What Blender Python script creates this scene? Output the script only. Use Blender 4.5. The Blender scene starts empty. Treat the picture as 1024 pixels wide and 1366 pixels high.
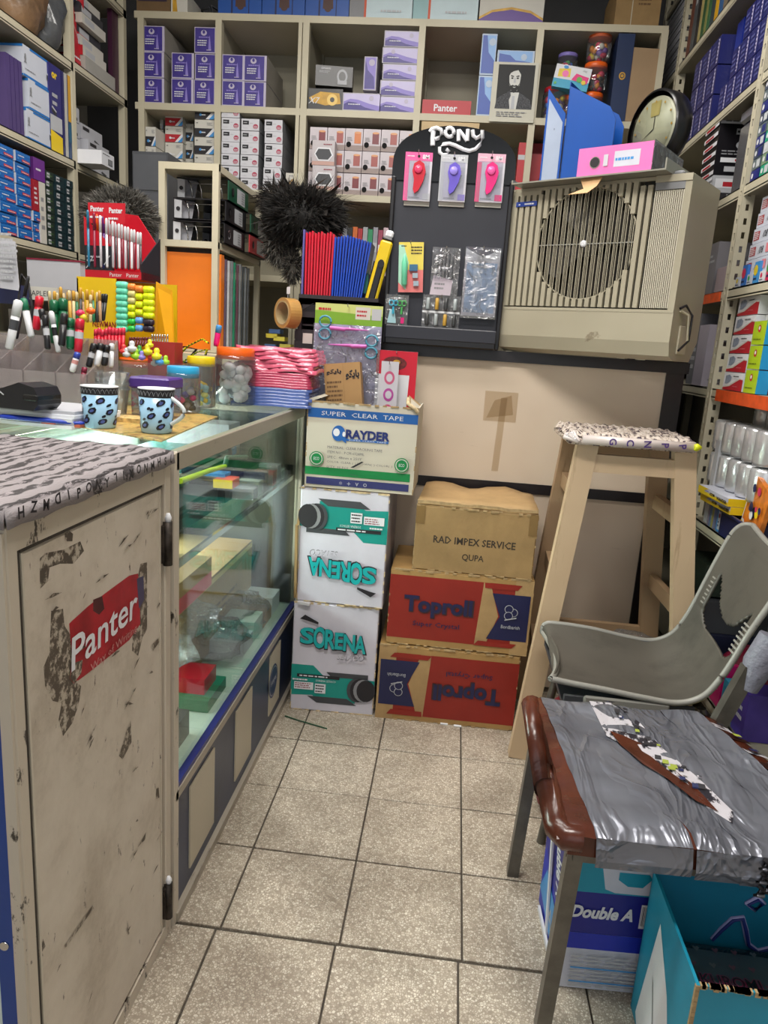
import bpy, math, random
from mathutils import Vector, Matrix
random.seed(7)
PI = math.pi
SC = bpy.context.scene
COL = SC.collection

# ------------------------------------------------------------------ camera, world, light, exposure
FPX, YAW, PITCH, ROLL = 970.609, -0.0850646549, 0.225036511, 0.06635002
CAM = Vector((0.38828, -1.99580, 1.19652))
def _axes():
    cy, sy, cp, sp = math.cos(YAW), math.sin(YAW), math.cos(PITCH), math.sin(PITCH)
    f = Vector((sy*cp, cy*cp, -sp)); r = Vector((cy, -sy, 0)); u = r.cross(f)
    c, s = math.cos(ROLL), math.sin(ROLL)
    return c*r + s*u, -s*r + c*u, f
AR, AU, AF = _axes()
cd = bpy.data.cameras.new('camera'); cam = bpy.data.objects.new('camera', cd); COL.objects.link(cam)
cd.sensor_fit = 'HORIZONTAL'; cd.sensor_width = 36.0; cd.lens = FPX/1024*36.0; cd.clip_start = .02
m = Matrix((AR, AU, -AF)).transposed().to_4x4(); m.translation = CAM
cam.matrix_world = m
SC.camera = cam

w = bpy.data.worlds.new('world'); SC.world = w; w.use_nodes = True
w.node_tree.nodes['Background'].inputs[0].default_value = (.86, .93, 1, 1)
w.node_tree.nodes['Background'].inputs[1].default_value = .30
def area(name, loc, size, sy, power, col=(1, .96, .9), rot=(0, 0, 0)):
    l = bpy.data.lights.new(name, 'AREA'); l.shape = 'RECTANGLE'; l.size = size; l.size_y = sy
    l.energy = power; l.color = col
    o = bpy.data.objects.new(name, l); o.location = loc; o.rotation_euler = rot; COL.objects.link(o)
    return o
LAMPS = [((.15, -1.3, 2.93), 1.2, .3, 50), ((.15, .25, 2.93), 1.2, .3, 24), ((-.6, -.5, 2.93), 1.2, .3, 20)]
for i, (l, a, b, pw) in enumerate(LAMPS):
    area('ceiling_lamp_light', l, a, b, pw)
area('shop_front_daylight', (.3, -3.6, 1.7), 2.6, 2.2, 14, (.93, .97, 1), (math.radians(84), 0, 0))
SC.view_settings.view_transform = 'Standard'; SC.view_settings.look = 'None'
SC.view_settings.gamma = 1; SC.view_settings.use_curve_mapping = False
SC.view_settings.exposure = 0.0

# ------------------------------------------------------------------ helpers
def at(px, py, X=None, Y=None, Z=None):
    """the point of a real plane X=, Y= or Z= that the photograph shows at a pixel of its 1024x1366 frame"""
    d = AR*((px-512)/FPX) + AU*((683-py)/FPX) + AF
    if X is not None: t = (X-CAM.x)/d.x
    elif Y is not None: t = (Y-CAM.y)/d.y
    else: t = (Z-CAM.z)/d.z
    return CAM + d*t
def C_(h):
    if isinstance(h, tuple): return h
    h = h.lstrip('#'); v = [int(h[i:i+2], 16)/255 for i in (0, 2, 4)]
    return tuple((x/12.92 if x <= .04045 else ((x+.055)/1.055)**2.4) for x in v)
MATS = {}
def nn(t, typ, **kw):
    n = t.nodes.new(typ)
    for k, v in kw.items():
        if k in ('operation', 'blend_type', 'feature', 'data_type', 'noise_dimensions', 'wave_type', 'bands_direction', 'distance'): setattr(n, k, v)
        else: n.inputs[k].default_value = v
    return n
def ramp(t, fac, stops):
    r = t.nodes.new('ShaderNodeValToRGB'); cr = r.color_ramp
    while len(cr.elements) < len(stops): cr.elements.new(.5)
    for e, (p, c) in zip(cr.elements, stops):
        e.position = p; e.color = (c, c, c, 1) if isinstance(c, (int, float)) else (*C_(c), 1)
    t.links.new(fac, r.inputs[0]); return r.outputs[0]
def M(name, col='#888888', rough=.55, metal=0, var=.08, scale=6, bump=0, bscale=40, coat=0, spec=.5):
    """one coloured surface with a little procedural unevenness"""
    if name in MATS: return MATS[name]
    mt = bpy.data.materials.new(name); mt.use_nodes = True; t = mt.node_tree
    b = t.nodes['Principled BSDF']; b.inputs['Roughness'].default_value = rough; b.inputs['Metallic'].default_value = metal
    b.inputs['Specular IOR Level'].default_value = spec
    if coat: b.inputs['Coat Weight'].default_value = coat; b.inputs['Coat Roughness'].default_value = .1
    c = C_(col)
    tc = t.nodes.new('ShaderNodeTexCoord')
    if var:
        n = nn(t, 'ShaderNodeTexNoise', Scale=scale, Detail=5.0, Roughness=.6); t.links.new(tc.outputs['Object'], n.inputs['Vector'])
        lo = tuple(x*(1-var*1.6) for x in c); hi = tuple(min(1, x*(1+var)) for x in c)
        r = t.nodes.new('ShaderNodeValToRGB'); r.color_ramp.elements[0].position = .3; r.color_ramp.elements[1].position = .7
        r.color_ramp.elements[0].color = (*lo, 1); r.color_ramp.elements[1].color = (*hi, 1)
        t.links.new(n.outputs[0], r.inputs[0]); t.links.new(r.outputs[0], b.inputs['Base Color'])
    else: b.inputs['Base Color'].default_value = (*c, 1)
    if bump:
        n2 = nn(t, 'ShaderNodeTexNoise', Scale=bscale, Detail=4.0); t.links.new(tc.outputs['Object'], n2.inputs['Vector'])
        bp = nn(t, 'ShaderNodeBump', Strength=bump, Distance=.01); t.links.new(n2.outputs[0], bp.inputs['Height']); t.links.new(bp.outputs[0], b.inputs['Normal'])
    MATS[name] = mt; return mt
def worn(name, base, dark, amount=.5, scale=9, rough=.45, metal=0, bump=.1, stretch=(1, 1, 1), soft=.03, base2=None):
    """paint with chips, scratches and grime of its own"""
    if name in MATS: return MATS[name]
    mt = bpy.data.materials.new(name); mt.use_nodes = True; t = mt.node_tree; L = t.links.new
    b = t.nodes['Principled BSDF']; b.inputs['Roughness'].default_value = rough; b.inputs['Metallic'].default_value = metal
    tc = t.nodes.new('ShaderNodeTexCoord'); mp = t.nodes.new('ShaderNodeMapping'); mp.inputs['Scale'].default_value = stretch
    L(tc.outputs['Object'], mp.inputs['Vector'])
    n1 = nn(t, 'ShaderNodeTexNoise', Scale=scale, Detail=9.0, Roughness=.7); L(mp.outputs[0], n1.inputs['Vector'])
    n2 = nn(t, 'ShaderNodeTexNoise', Scale=2.3, Detail=3.0); L(tc.outputs['Object'], n2.inputs['Vector'])
    mask = ramp(t, n1.outputs[0], [(amount, 0), (amount+soft, 1)])
    tone = ramp(t, n2.outputs[0], [(.3, base2 or base), (.7, base)])
    mx = nn(t, 'ShaderNodeMix', data_type='RGBA'); L(mask, mx.inputs[0]); L(tone, mx.inputs[6]); mx.inputs[7].default_value = (*C_(dark), 1)
    L(mx.outputs[2], b.inputs['Base Color'])
    bp = nn(t, 'ShaderNodeBump', Strength=bump, Distance=.004); L(n1.outputs[0], bp.inputs['Height']); L(bp.outputs[0], b.inputs['Normal'])
    MATS[name] = mt; return mt
def clear(name, tint='#e8f4f0', gloss=.12, rough=.03, crinkle=0, film=0, filmcol='#ffffff'):
    """thin clear sheet: transparent body, fresnel reflection, optional milky film"""
    if name in MATS: return MATS[name]
    mt = bpy.data.materials.new(name); mt.use_nodes = True; t = mt.node_tree; L = t.links.new
    t.nodes.remove(t.nodes['Principled BSDF']); out = t.nodes['Material Output']
    tr = t.nodes.new('ShaderNodeBsdfTransparent'); tr.inputs[0].default_value = (*C_(tint), 1)
    gl = t.nodes.new('ShaderNodeBsdfGlossy'); gl.inputs['Roughness'].default_value = rough
    fr = t.nodes.new('ShaderNodeFresnel'); fr.inputs[0].default_value = 1.45
    ad = nn(t, 'ShaderNodeMath', operation='MULTIPLY_ADD'); L(fr.outputs[0], ad.inputs[0]); ad.inputs[1].default_value = gloss*6; ad.inputs[2].default_value = gloss*.3
    cl = nn(t, 'ShaderNodeClamp'); L(ad.outputs[0], cl.inputs[0]); cl.inputs[2].default_value = .8 if rough > .05 else .26
    mx = t.nodes.new('ShaderNodeMixShader'); L(cl.outputs[0], mx.inputs[0])
    body = tr.outputs[0]
    if film:
        df = t.nodes.new('ShaderNodeBsdfDiffuse'); df.inputs[0].default_value = (*C_(filmcol), 1)
        m2 = t.nodes.new('ShaderNodeMixShader'); m2.inputs[0].default_value = film
        L(tr.outputs[0], m2.inputs[1]); L(df.outputs[0], m2.inputs[2]); body = m2.outputs[0]
    L(body, mx.inputs[1]); L(gl.outputs[0], mx.inputs[2]); L(mx.outputs[0], out.inputs['Surface'])
    if crinkle:
        tc = t.nodes.new('ShaderNodeTexCoord'); n = nn(t, 'ShaderNodeTexNoise', Scale=28.0, Detail=3.0, Distortion=1.5); L(tc.outputs['Object'], n.inputs['Vector'])
        bp = nn(t, 'ShaderNodeBump', Strength=crinkle, Distance=.03); L(n.outputs[0], bp.inputs['Height']); L(bp.outputs[0], gl.inputs['Normal']); L(bp.outputs[0], fr.inputs['Normal'])
    MATS[name] = mt; return mt

_tx = {}
def textmesh(s, bold=0.0, shear=0.0):
    k = (s, bold, shear)
    if k in _tx: return _tx[k]
    cu = bpy.data.curves.new('t', 'FONT'); cu.body = s; cu.offset = bold; cu.shear = shear; cu.resolution_u = 3 if len(s) < 12 else 1
    ob = bpy.data.objects.new('t', cu); COL.objects.link(ob); bpy.context.view_layer.update()
    me = bpy.data.meshes.new_from_object(ob.evaluated_get(bpy.context.evaluated_depsgraph_get()))
    vs = [(v.co.x, v.co.y) for v in me.vertices]; fs = [tuple(p.vertices) for p in me.polygons]
    bpy.data.objects.remove(ob); bpy.data.curves.remove(cu); bpy.data.meshes.remove(me)
    if vs:
        x0 = min(v[0] for v in vs); x1 = max(v[0] for v in vs); y0 = min(v[1] for v in vs); y1 = max(v[1] for v in vs)
    else: x0 = y0 = 0; x1 = y1 = 1
    _tx[k] = (vs, fs, x0, x1, y0, y1); return _tx[k]

class MB:
    """collects faces, then becomes ONE mesh object"""
    def __init__(s): s.v = []; s.f = []; s.mi = []; s.ms = []; s.sm = []; s.M = Matrix.Identity(4)
    def mat(s, m):
        if m not in s.ms: s.ms.append(m)
        return s.ms.index(m)
    def add(s, vs, fs, m, smooth=False):
        b = len(s.v); k = s.mat(m); s.v += [tuple(s.M @ Vector(v)) for v in vs]
        for f in fs: s.f.append(tuple(b+i for i in f)); s.mi.append(k); s.sm.append(smooth)
        return s
    def box(s, x0, y0, z0, x1, y1, z1, m, bev=0):
        if bev:
            b = min(bev, (x1-x0)*.45, (y1-y0)*.45)
            ring = [(x0+b, y0), (x1-b, y0), (x1, y0+b), (x1, y1-b), (x1-b, y1), (x0+b, y1), (x0, y1-b), (x0, y0+b)]
            cx, cy = (x0+x1)/2, (y0+y1)/2; bz = min(b, (z1-z0)*.45)
            def ins(r): return [(cx+(x-cx)*(1-bz*2/(x1-x0)), cy+(y-cy)*(1-bz*2/(y1-y0))) for x, y in r]
            vs = []
            for zz, rr in ((z0, ins(ring)), (z0+bz, ring), (z1-bz, ring), (z1, ins(ring))): vs += [(x, y, zz) for x, y in rr]
            fs = [tuple(range(7, -1, -1)), tuple(range(24, 32))]
            for k in range(3):
                for i in range(8): j = (i+1) % 8; fs.append((k*8+i, k*8+j, k*8+8+j, k*8+8+i))
            return s.add(vs, fs, m)
        vs = [(x0, y0, z0), (x1, y0, z0), (x1, y1, z0), (x0, y1, z0), (x0, y0, z1), (x1, y0, z1), (x1, y1, z1), (x0, y1, z1)]
        return s.add(vs, [(3, 2, 1, 0), (4, 5, 6, 7), (0, 1, 5, 4), (1, 2, 6, 5), (2, 3, 7, 6), (3, 0, 4, 7)], m)
    def prism(s, poly, a, b, m, axis='z', smooth=False):
        n = len(poly)
        def P(u, v, h): return {'z': (u, v, h), 'y': (u, h, v), 'x': (h, u, v)}[axis]
        vs = [P(u, v, a) for u, v in poly] + [P(u, v, b) for u, v in poly]
        s.add(vs, [tuple(range(n-1, -1, -1)), tuple(range(n, 2*n))] , m)
        return s.add(vs, [(i, (i+1) % n, n+(i+1) % n, n+i) for i in range(n)], m, smooth)
    def lathe(s, prof, m, n=20, c=(0, 0, 0), closed=True, smooth=True, axis='z'):
        vs = []
        for r, z in prof:
            for i in range(n):
                a = 2*PI*i/n; p = (r*math.cos(a), r*math.sin(a), z)
                if axis == 'y': p = (p[0], p[2], p[1])
                if axis == 'x': p = (p[2], p[0], p[1])
                vs.append((p[0]+c[0], p[1]+c[1], p[2]+c[2]))
        fs = [(k*n+i, k*n+(i+1) % n, (k+1)*n+(i+1) % n, (k+1)*n+i) for k in range(len(prof)-1) for i in range(n)]
        s.add(vs, fs, m, smooth)
        if closed:
            b = len(s.v)-len(vs); k = s.mat(m)
            for f in (tuple(range(n-1, -1, -1)), tuple(range((len(prof)-1)*n, len(prof)*n))):
                s.f.append(tuple(b+i for i in f)); s.mi.append(k); s.sm.append(False)
        return s
    def tube(s, path, r, m, n=8, taper=None, cap=True, smooth=True):
        path = [Vector(p) for p in path]; vs = []
        for i, p in enumerate(path):
            d = (path[min(i+1, len(path)-1)]-path[max(i-1, 0)]).normalized()
            a = d.cross(Vector((0, 0, 1)) if abs(d.z) < .9 else Vector((1, 0, 0))).normalized(); b = d.cross(a)
            rr = r if taper is None else taper[i]
            for k in range(n): t = 2*PI*k/n; vs.append(tuple(p+(a*math.cos(t)+b*math.sin(t))*rr))
        fs = [(i*n+k, i*n+(k+1) % n, (i+1)*n+(k+1) % n, (i+1)*n+k) for i in range(len(path)-1) for k in range(n)]
        s.add(vs, fs, m, smooth)
        if cap: s.add(vs[:n][::-1], [tuple(range(n))], m); s.add(vs[-n:], [tuple(range(n))], m)
        return s
    def bar(s, a, b, wx, wy, m, up=(0, 1, 0)):
        """square bar from a to b; section wx across, wy along 'up'"""
        a, b = Vector(a), Vector(b); d = (b-a).normalized(); u = Vector(up); x = u.cross(d).normalized(); y = d.cross(x).normalized()
        vs = [tuple(p+x*sx*wx/2+y*sy*wy/2) for p in (a, b) for sx, sy in ((-1, -1), (1, -1), (1, 1), (-1, 1))]
        return s.add(vs, [(3, 2, 1, 0), (4, 5, 6, 7), (0, 1, 5, 4), (1, 2, 6, 5), (2, 3, 7, 6), (3, 0, 4, 7)], m)
    def deco(s, O, U, V, W, H, items, eps=.0004):
        """flat print on a face: O corner, U right, V up, W x H metres; items in 0..1"""
        O, U, V = Vector(O), Vector(U), Vector(V); N = U.cross(V)
        for k, it in enumerate(items):
            e = eps*(k+1); kind = it[0]
            def P(u, v): return tuple(O+U*(u*W)+V*(v*H)+N*e)
            if kind == 'r':
                _, a, b, c, d, m = it; s.add([P(a, b), P(c, b), P(c, d), P(a, d)], [(0, 1, 2, 3)], m)
            elif kind == 'p':
                pts = it[1]; s.add([P(*q) for q in pts], [tuple(range(len(pts)))], it[2])
            elif kind == 'c':   # circle/ellipse: u, v, radius in units of H, mat, squash
                _, u, v, r, m = it[:5]; sq = it[5] if len(it) > 5 else 1
                s.add([P(u+r*sq*H/W*math.cos(2*PI*i/18), v+r*math.sin(2*PI*i/18)) for i in range(18)], [tuple(range(18))], m)
            elif kind == 'l':   # text-like lines: x0,y0,x1,y1,count,mat
                _, a, b, c, d, n, m = it; hh = (d-b)/n; rr = random.Random(int(a*977+b*131+n))
                for i in range(n):
                    x = a; y = d-(i+.75)*hh; xe = c-(c-a)*rr.random()*.35
                    while x < xe:
                        L = (c-a)*(.06+.14*rr.random()); x2 = min(x+L, xe)
                        s.add([P(x, y), P(x2, y), P(x2, y+hh*.45), P(x, y+hh*.45)], [(0, 1, 2, 3)], m); x = x2+(c-a)*.03
            elif kind == 't':   # text, u, v (centre), cap height in units of H, mat, opts
                _, txt, u, v, hh, m = it[:6]; o = it[6] if len(it) > 6 else {}
                vs, fs, x0, x1, y0, y1 = textmesh(txt, o.get('bold', 0), o.get('shear', 0))
                sc = hh*H/(y1-y0 or 1); sx = sc
                if 'w' in o: sx = o['w']*W/(x1-x0)
                ca, sa = math.cos(o.get('rot', 0)), math.sin(o.get('rot', 0)); out = []
                for x, y in vs:
                    X = (x-(x0+x1)/2)*sx; Y = (y-(y0+y1)/2)*sc
                    out.append(tuple(O+U*(u*W+X*ca-Y*sa)+V*(v*H+X*sa+Y*ca)+N*e))
                s.add(out, fs, m)
        return s
    def mesh(s, name):
        me = bpy.data.meshes.new(name); me.from_pydata(s.v, [], s.f)
        for m in s.ms: me.materials.append(m)
        me.polygons.foreach_set('material_index', s.mi); me.polygons.foreach_set('use_smooth', s.sm); me.update()
        return me
    def build(s, name, parent=None, loc=None, rz=None, sub=0):
        o = bpy.data.objects.new(name, s.mesh(name)); COL.objects.link(o)
        if parent: o.parent = parent
        if loc is not None: o.location = loc
        if rz is not None: o.rotation_euler = (0, 0, rz)
        if sub:
            md = o.modifiers.new('s', 'SUBSURF'); md.levels = md.render_levels = sub
        return o
def tag(o, label=None, cat=None, group=None, kind=None):
    for k, v in (('label', label), ('category', cat), ('group', group), ('kind', kind)):
        if v: o[k] = v
    return o
def thing(name, label, cat, loc=(0, 0, 0), rz=0, group=None):
    o = bpy.data.objects.new(name, None); COL.objects.link(o); o.location = loc; o.rotation_euler = (0, 0, rz); o.empty_display_size = .05
    return tag(o, label, cat, group)
def put(me, name, label, cat, loc, rz=0, group=None, rot=None, scale=None):
    o = bpy.data.objects.new(name, me); COL.objects.link(o); o.location = loc; o.rotation_euler = rot or (0, 0, rz)
    if scale: o.scale = scale
    return tag(o, label, cat, group)
def copy_tree(o, parent=None):
    c = o.copy(); COL.objects.link(c); c.parent = parent
    for ch in list(o.children): copy_tree(ch, c)
    return c
def struct(mb, name, parent=None):
    o = mb.build(name, parent)
    if not parent: o['kind'] = 'structure'
    return o
FACE = {'front': ((0, 0, 0), (1, 0, 0), (0, 0, 1), 0), 'right': (1, (0, 1, 0), (0, 0, 1), 1), 'left': (2, (0, -1, 0), (0, 0, 1), 1), 'top': (3, (1, 0, 0), (0, 1, 0), 2)}
def carton(w_, d, h, m, prints=None, bev=.0015, mside=None):
    """a printed box, origin bottom centre of the FRONT edge (front faces -Y, body goes to +Y)"""
    b = MB(); b.box(-w_/2, 0, 0, w_/2, d, h, m)
    x = w_/2
    if mside:
        e = .0003
        b.add([(x+e, 0, 0), (x+e, d, 0), (x+e, d, h), (x+e, 0, h)], [(0, 1, 2, 3)], mside); b.add([(-x-e, d, 0), (-x-e, 0, 0), (-x-e, 0, h), (-x-e, d, h)], [(0, 1, 2, 3)], mside)
    for f, items in (prints or {}).items():
        if f == 'front': b.deco((-x, 0, 0), (1, 0, 0), (0, 0, 1), w_, h, items)
        elif f == 'right': b.deco((x+.0004, 0, 0), (0, 1, 0), (0, 0, 1), d, h, items)
        elif f == 'left': b.deco((-x-.0004, d, 0), (0, -1, 0), (0, 0, 1), d, h, items)
        elif f == 'top': b.deco((-x, 0, h), (1, 0, 0), (0, 1, 0), w_, d, items)
    return b.mesh('carton')
ORD = ['first', 'second', 'third', 'fourth', 'fifth', 'sixth', 'seventh', 'eighth', 'ninth', 'tenth', 'eleventh', 'twelfth', 'thirteenth', 'fourteenth']
def nth(i, n):
    """place in a row of n counted from the left / in a pile of n counted from the bottom"""
    return 'only' if n == 1 else ORD[i]
def level(i, n):
    if n == 1: return 'single'
    return 'bottom' if i == 0 else ('topmost' if i == n-1 else ORD[i]+' from bottom')

# ------------------------------------------------------------------ shared materials
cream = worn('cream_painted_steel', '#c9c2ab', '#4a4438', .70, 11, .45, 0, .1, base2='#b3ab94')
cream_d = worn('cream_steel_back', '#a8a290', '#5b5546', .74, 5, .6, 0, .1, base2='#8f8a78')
cab = worn('cream_cabinet_paint', '#ccc1b3', '#4b4137', .65, 10, .42, 0, .15, (1, 1.6, .7), .03, base2='#b9ad9e')
cabf = worn('cream_cabinet_frame', '#c2b7a7', '#3c352d', .60, 22, .42, 0, .2, (1, 1, .5), .03)
black = M('black_plastic', '#17161a', .4, var=.1); dark = M('dark_interior', '#131314', .8); blacktrim = M('black_laminate', '#211c1e', .35, var=.15, scale=30)
white = M('white_card', '#dcdde2', .5, var=.04); offw = M('offwhite_card', '#c9c6bd', .6, var=.06); paper = M('white_paper', '#e6e8ee', .7, var=.04)
kraft = M('kraft_card', '#a98a5e', .75, var=.12, scale=9, bump=.1, bscale=60); kraft2 = M('brown_corrugated', '#977a50', .8, var=.14, scale=7, bump=.25, bscale=25)
kraft3 = M('dark_kraft_tape', '#7d6239', .35, var=.1); kedge = M('torn_kraft_edge', '#a78d66', .9, var=.2, scale=60)
navy = M('navy_card', '#1c2450', .5, var=.08); blue = M('blue_card', '#1a4fa8', .4, var=.06); skyb = M('sky_blue_print', '#3f8fd0', .4, var=.04)
red = M('red_card', '#b3202c', .45, var=.08); crimson = M('crimson_plastic', '#c50f2c', .35, var=.06); orange = M('orange_plastic', '#f0661a', .35, var=.05)
yellow = M('yellow_plastic', '#e8c81a', .4, var=.05); green = M('green_print', '#15704f', .5, var=.05); teal = M('teal_print', '#128c92', .45, var=.06)
grey = M('grey_card', '#85868a', .6, var=.06); dgrey = M('dark_grey_print', '#3f4146', .5, var=.06); lgrey = M('light_grey_print', '#b4b6bb', .55, var=.05)
purple = M('purple_print', '#4c3a96', .45, var=.14, scale=12); lilac = M('lilac_print', '#8a7cc8', .45, var=.1); pink = M('pink_plastic', '#ee6fae', .35, var=.05)
hotpink = M('hot_pink', '#e0187a', .35, var=.05); gold = M('gold_print', '#c99a2e', .4, var=.2, scale=30); ink = M('black_ink', '#1e1c22', .6, var=0)
steel = M('scuffed_steel', '#6d6a64', .38, .7, var=.2, scale=14); chrome = M('chrome', '#c8c8c8', .15, 1, var=0); silver = M('silver_foil', '#d2d3d6', .22, .55, var=.1, scale=20, bump=.35, bscale=14)
glassm = clear('greenish_display_glass', '#f8fefb', .05); cplast = clear('clear_plastic', '#eef2f4', .16, .08, film=.06); crink = clear('crinkled_film', '#f4f5f8', .12, .16, crinkle=.8, film=.06)
smoke = clear('smoky_acrylic', '#ece9ea', .07, .08, film=.24, filmcol='#cfc6c6')
maroon = M('maroon_plastic', '#7c1233', .4, var=.1); brownv = M('brown_vinyl', '#4c2316', .25, var=.3, scale=9, bump=.25, bscale=18)

# ================================================================== SETTING
# floor: grout bed with a terrazzo tile for every joint the photograph shows
fm = bpy.data.materials.new('terrazzo'); fm.use_nodes = True; t = fm.node_tree; L = t.links.new; b = t.nodes['Principled BSDF']
tc = t.nodes.new('ShaderNodeTexCoord'); vo = nn(t, 'ShaderNodeTexVoronoi', Scale=190.0, Randomness=1.0); L(tc.outputs['Object'], vo.inputs['Vector'])
oi = t.nodes.new('ShaderNodeObjectInfo'); ad = nn(t, 'ShaderNodeVectorMath', operation='ADD'); L(tc.outputs['Object'], ad.inputs[0]); L(oi.outputs['Location'], ad.inputs[1])
vo2 = nn(t, 'ShaderNodeTexVoronoi', Scale=190.0, Randomness=1.0, feature='DISTANCE_TO_EDGE')
L(ad.outputs[0], vo.inputs['Vector']); L(ad.outputs[0], vo2.inputs['Vector'])
sepc = t.nodes.new('ShaderNodeSeparateColor'); L(vo.outputs['Color'], sepc.inputs[0])
chips = ramp(t, sepc.outputs[0], [(0, '#9c9080'), (.3, '#bdb1a0'), (.65, '#cfc5b4'), (1, '#e2dbcc')])
mort = ramp(t, vo2.outputs[0], [(.05, 1), (.14, 0)])
mx = nn(t, 'ShaderNodeMix', data_type='RGBA'); L(mort, mx.inputs[0]); L(chips, mx.inputs[6]); mx.inputs[7].default_value = (*C_('#a09484'), 1)
n3 = nn(t, 'ShaderNodeTexNoise', Scale=3.0, Detail=6.0, Roughness=.65); L(ad.outputs[0], n3.inputs['Vector'])
dirt = ramp(t, n3.outputs[0], [(.38, '#8a8078'), (.62, '#ffffff')])
mu = nn(t, 'ShaderNodeMix', data_type='RGBA', blend_type='MULTIPLY'); mu.inputs[0].default_value = .55; L(mx.outputs[2], mu.inputs[6]); L(dirt, mu.inputs[7])
L(mu.outputs[2], b.inputs['Base Color']); b.inputs['Roughness'].default_value = .38
grout = M('dark_grout', '#4d463d', .9, var=.2, scale=20)
fl = MB(); fl.box(-1.62, -3.4, -.06, 1.62, 2.0, -.006, grout); floor = struct(fl, 'floor')
fl = MB(); g = .0022
fl.box(g, g, -.012, .25-g, .25-g, 0, fm, bev=.001); tile = fl.mesh('floor_tile')
for i in range(-7, 7):
    for j in range(-14, 9):
        o = bpy.data.objects.new('floor_tile', tile); COL.objects.link(o); o.parent = floor
        r = random.Random(i*50+j)
        off = (.008 if (j < -3) else 0)
        x, y = i*.25-off, j*.25-(.004 if j < -3 else 0)
        o.location = (x, y, r.uniform(-.0012, .0004))
wallm = M('grey_wall_paint', '#4b4b4d', .8, var=.08, scale=3); wallm2 = M('white_wall_paint', '#b8b4aa', .8, var=.06, scale=3)
b = MB(); b.box(-1.72, 1.95, -.06, 1.72, 2.05, 3.0, wallm); struct(b, 'wall_back')
b = MB(); b.box(-1.72, -3.4, -.06, -1.62, 1.95, 3.0, wallm2); struct(b, 'wall_left')
b = MB(); b.box(1.62, -3.4, -.06, 1.72, 1.95, 3.0, wallm2); struct(b, 'wall_right')
b = MB(); b.box(-1.72, -3.4, 3.0, 1.72, 2.05, 3.08, wallm2); struct(b, 'ceiling')
em = bpy.data.materials.new('lamp_diffuser'); em.use_nodes = True; em.node_tree.nodes['Principled BSDF'].inputs['Emission Color'].default_value = (1, .97, .92, 1); em.node_tree.nodes['Principled BSDF'].inputs['Emission Strength'].default_value = 3
for i, (l, a, c, pw) in enumerate(LAMPS):
    tl = thing('ceiling_light', ['rectangular ceiling lamp nearest the shop entrance', 'rectangular ceiling lamp over the box stacks', 'rectangular ceiling lamp over the glass counter'][i], 'ceiling light', (l[0], l[1], 2.95), 0, 'ceiling lamps')
    b = MB(); b.box(-a/2-.03, -c/2-.03, .012, a/2+.03, c/2+.03, .05, white); b.build('housing', tl)
    b = MB(); b.box(-a/2, -c/2, .0, a/2, c/2, .012, em); b.build('diffuser', tl)

# ================================================================== SHELVING
YB, XL, XR = 1.5, -1.2, 1.2
def vx(px, py): return at(px, py, Y=YB).x
bx = [vx(188, 80), vx(291, 80), vx(407, 80), vx(560, 90), vx(716, 95), vx(880, 95)]
bz = [.25, .75, 1.12, 1.48, 1.85, 2.197, 2.565]
bs = thing('shelving_unit', 'tall cream steel shelving unit along the back wall of the shop', 'shelving', (0, YB, 0))
for k, z in enumerate(bz):
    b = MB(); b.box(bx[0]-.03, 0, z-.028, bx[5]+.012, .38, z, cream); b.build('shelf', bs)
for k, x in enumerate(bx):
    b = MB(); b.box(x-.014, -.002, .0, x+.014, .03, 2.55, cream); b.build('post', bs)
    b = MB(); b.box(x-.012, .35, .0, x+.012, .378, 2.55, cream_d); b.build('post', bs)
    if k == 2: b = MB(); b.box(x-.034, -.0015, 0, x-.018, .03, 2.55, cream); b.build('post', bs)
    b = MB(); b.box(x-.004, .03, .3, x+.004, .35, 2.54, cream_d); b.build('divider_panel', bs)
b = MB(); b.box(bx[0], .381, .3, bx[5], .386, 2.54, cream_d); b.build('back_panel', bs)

def side_unit(name, label, X0, X1, ys, zs, y0, y1, holes=False):
    t = thing(name, label, 'shelving', ((X0+X1)/2, (y0+y1)/2, 0))
    cx, cy = (X0+X1)/2, (y0+y1)/2; d = (X1-X0)/2; fx = d if X0 < 0 else -d
    for z in zs:
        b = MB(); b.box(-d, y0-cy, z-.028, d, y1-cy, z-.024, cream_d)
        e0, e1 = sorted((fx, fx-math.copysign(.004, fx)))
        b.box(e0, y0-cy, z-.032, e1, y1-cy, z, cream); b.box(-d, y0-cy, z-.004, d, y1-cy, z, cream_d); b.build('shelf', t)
    for y in ys:
        for xx, mm in ((fx, cream), (-fx, cream_d)):
            b = MB(); s = math.copysign(1, xx)
            if holes and mm is cream:
                # perforated angle: two strips joined by bridges, so the slots are real holes
                for (a0, a1, face) in ((y-cy-.018, y-cy+.018, 'x'), (0, 0, 'y')):
                    if face == 'x':
                        xo = xx-s*.001; x0_, x1_ = sorted((xo, xo-s*.003)); x0_ -= .004; x1_ -= .004
                        b.box(x0_, a0, 0, x1_, a0+.012, 2.9, mm); b.box(x0_, a1-.012, 0, x1_, a1, 2.9, mm)
                        z = .0; k = 0
                        while z < 2.88: b.box(x0_+.0002, a0+.012, z, x1_-.0002, a1-.012, z+(.019 if k % 2 else .026), mm); z += .04; k += 1
                    else:
                        b.box(x0_, y-cy-.0195, 0, x0_+.014, y-cy-.0165, 2.9, mm); b.box(x0_+.024, y-cy-.0195, 0, x0_+.036, y-cy-.0165, 2.9, mm)
                        z = .0
                        while z < 2.88: b.box(x0_+.014, y-cy-.0193, z, x0_+.024, y-cy-.0167, z+.022, mm); z += .04
            else:
                x0_, x1_ = sorted((xx, xx-s*.03)); b.box(x0_, y-cy-.014, 0, x1_, y-cy+.014, 2.95, mm)
            b.build('post', t)
    return t
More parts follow.
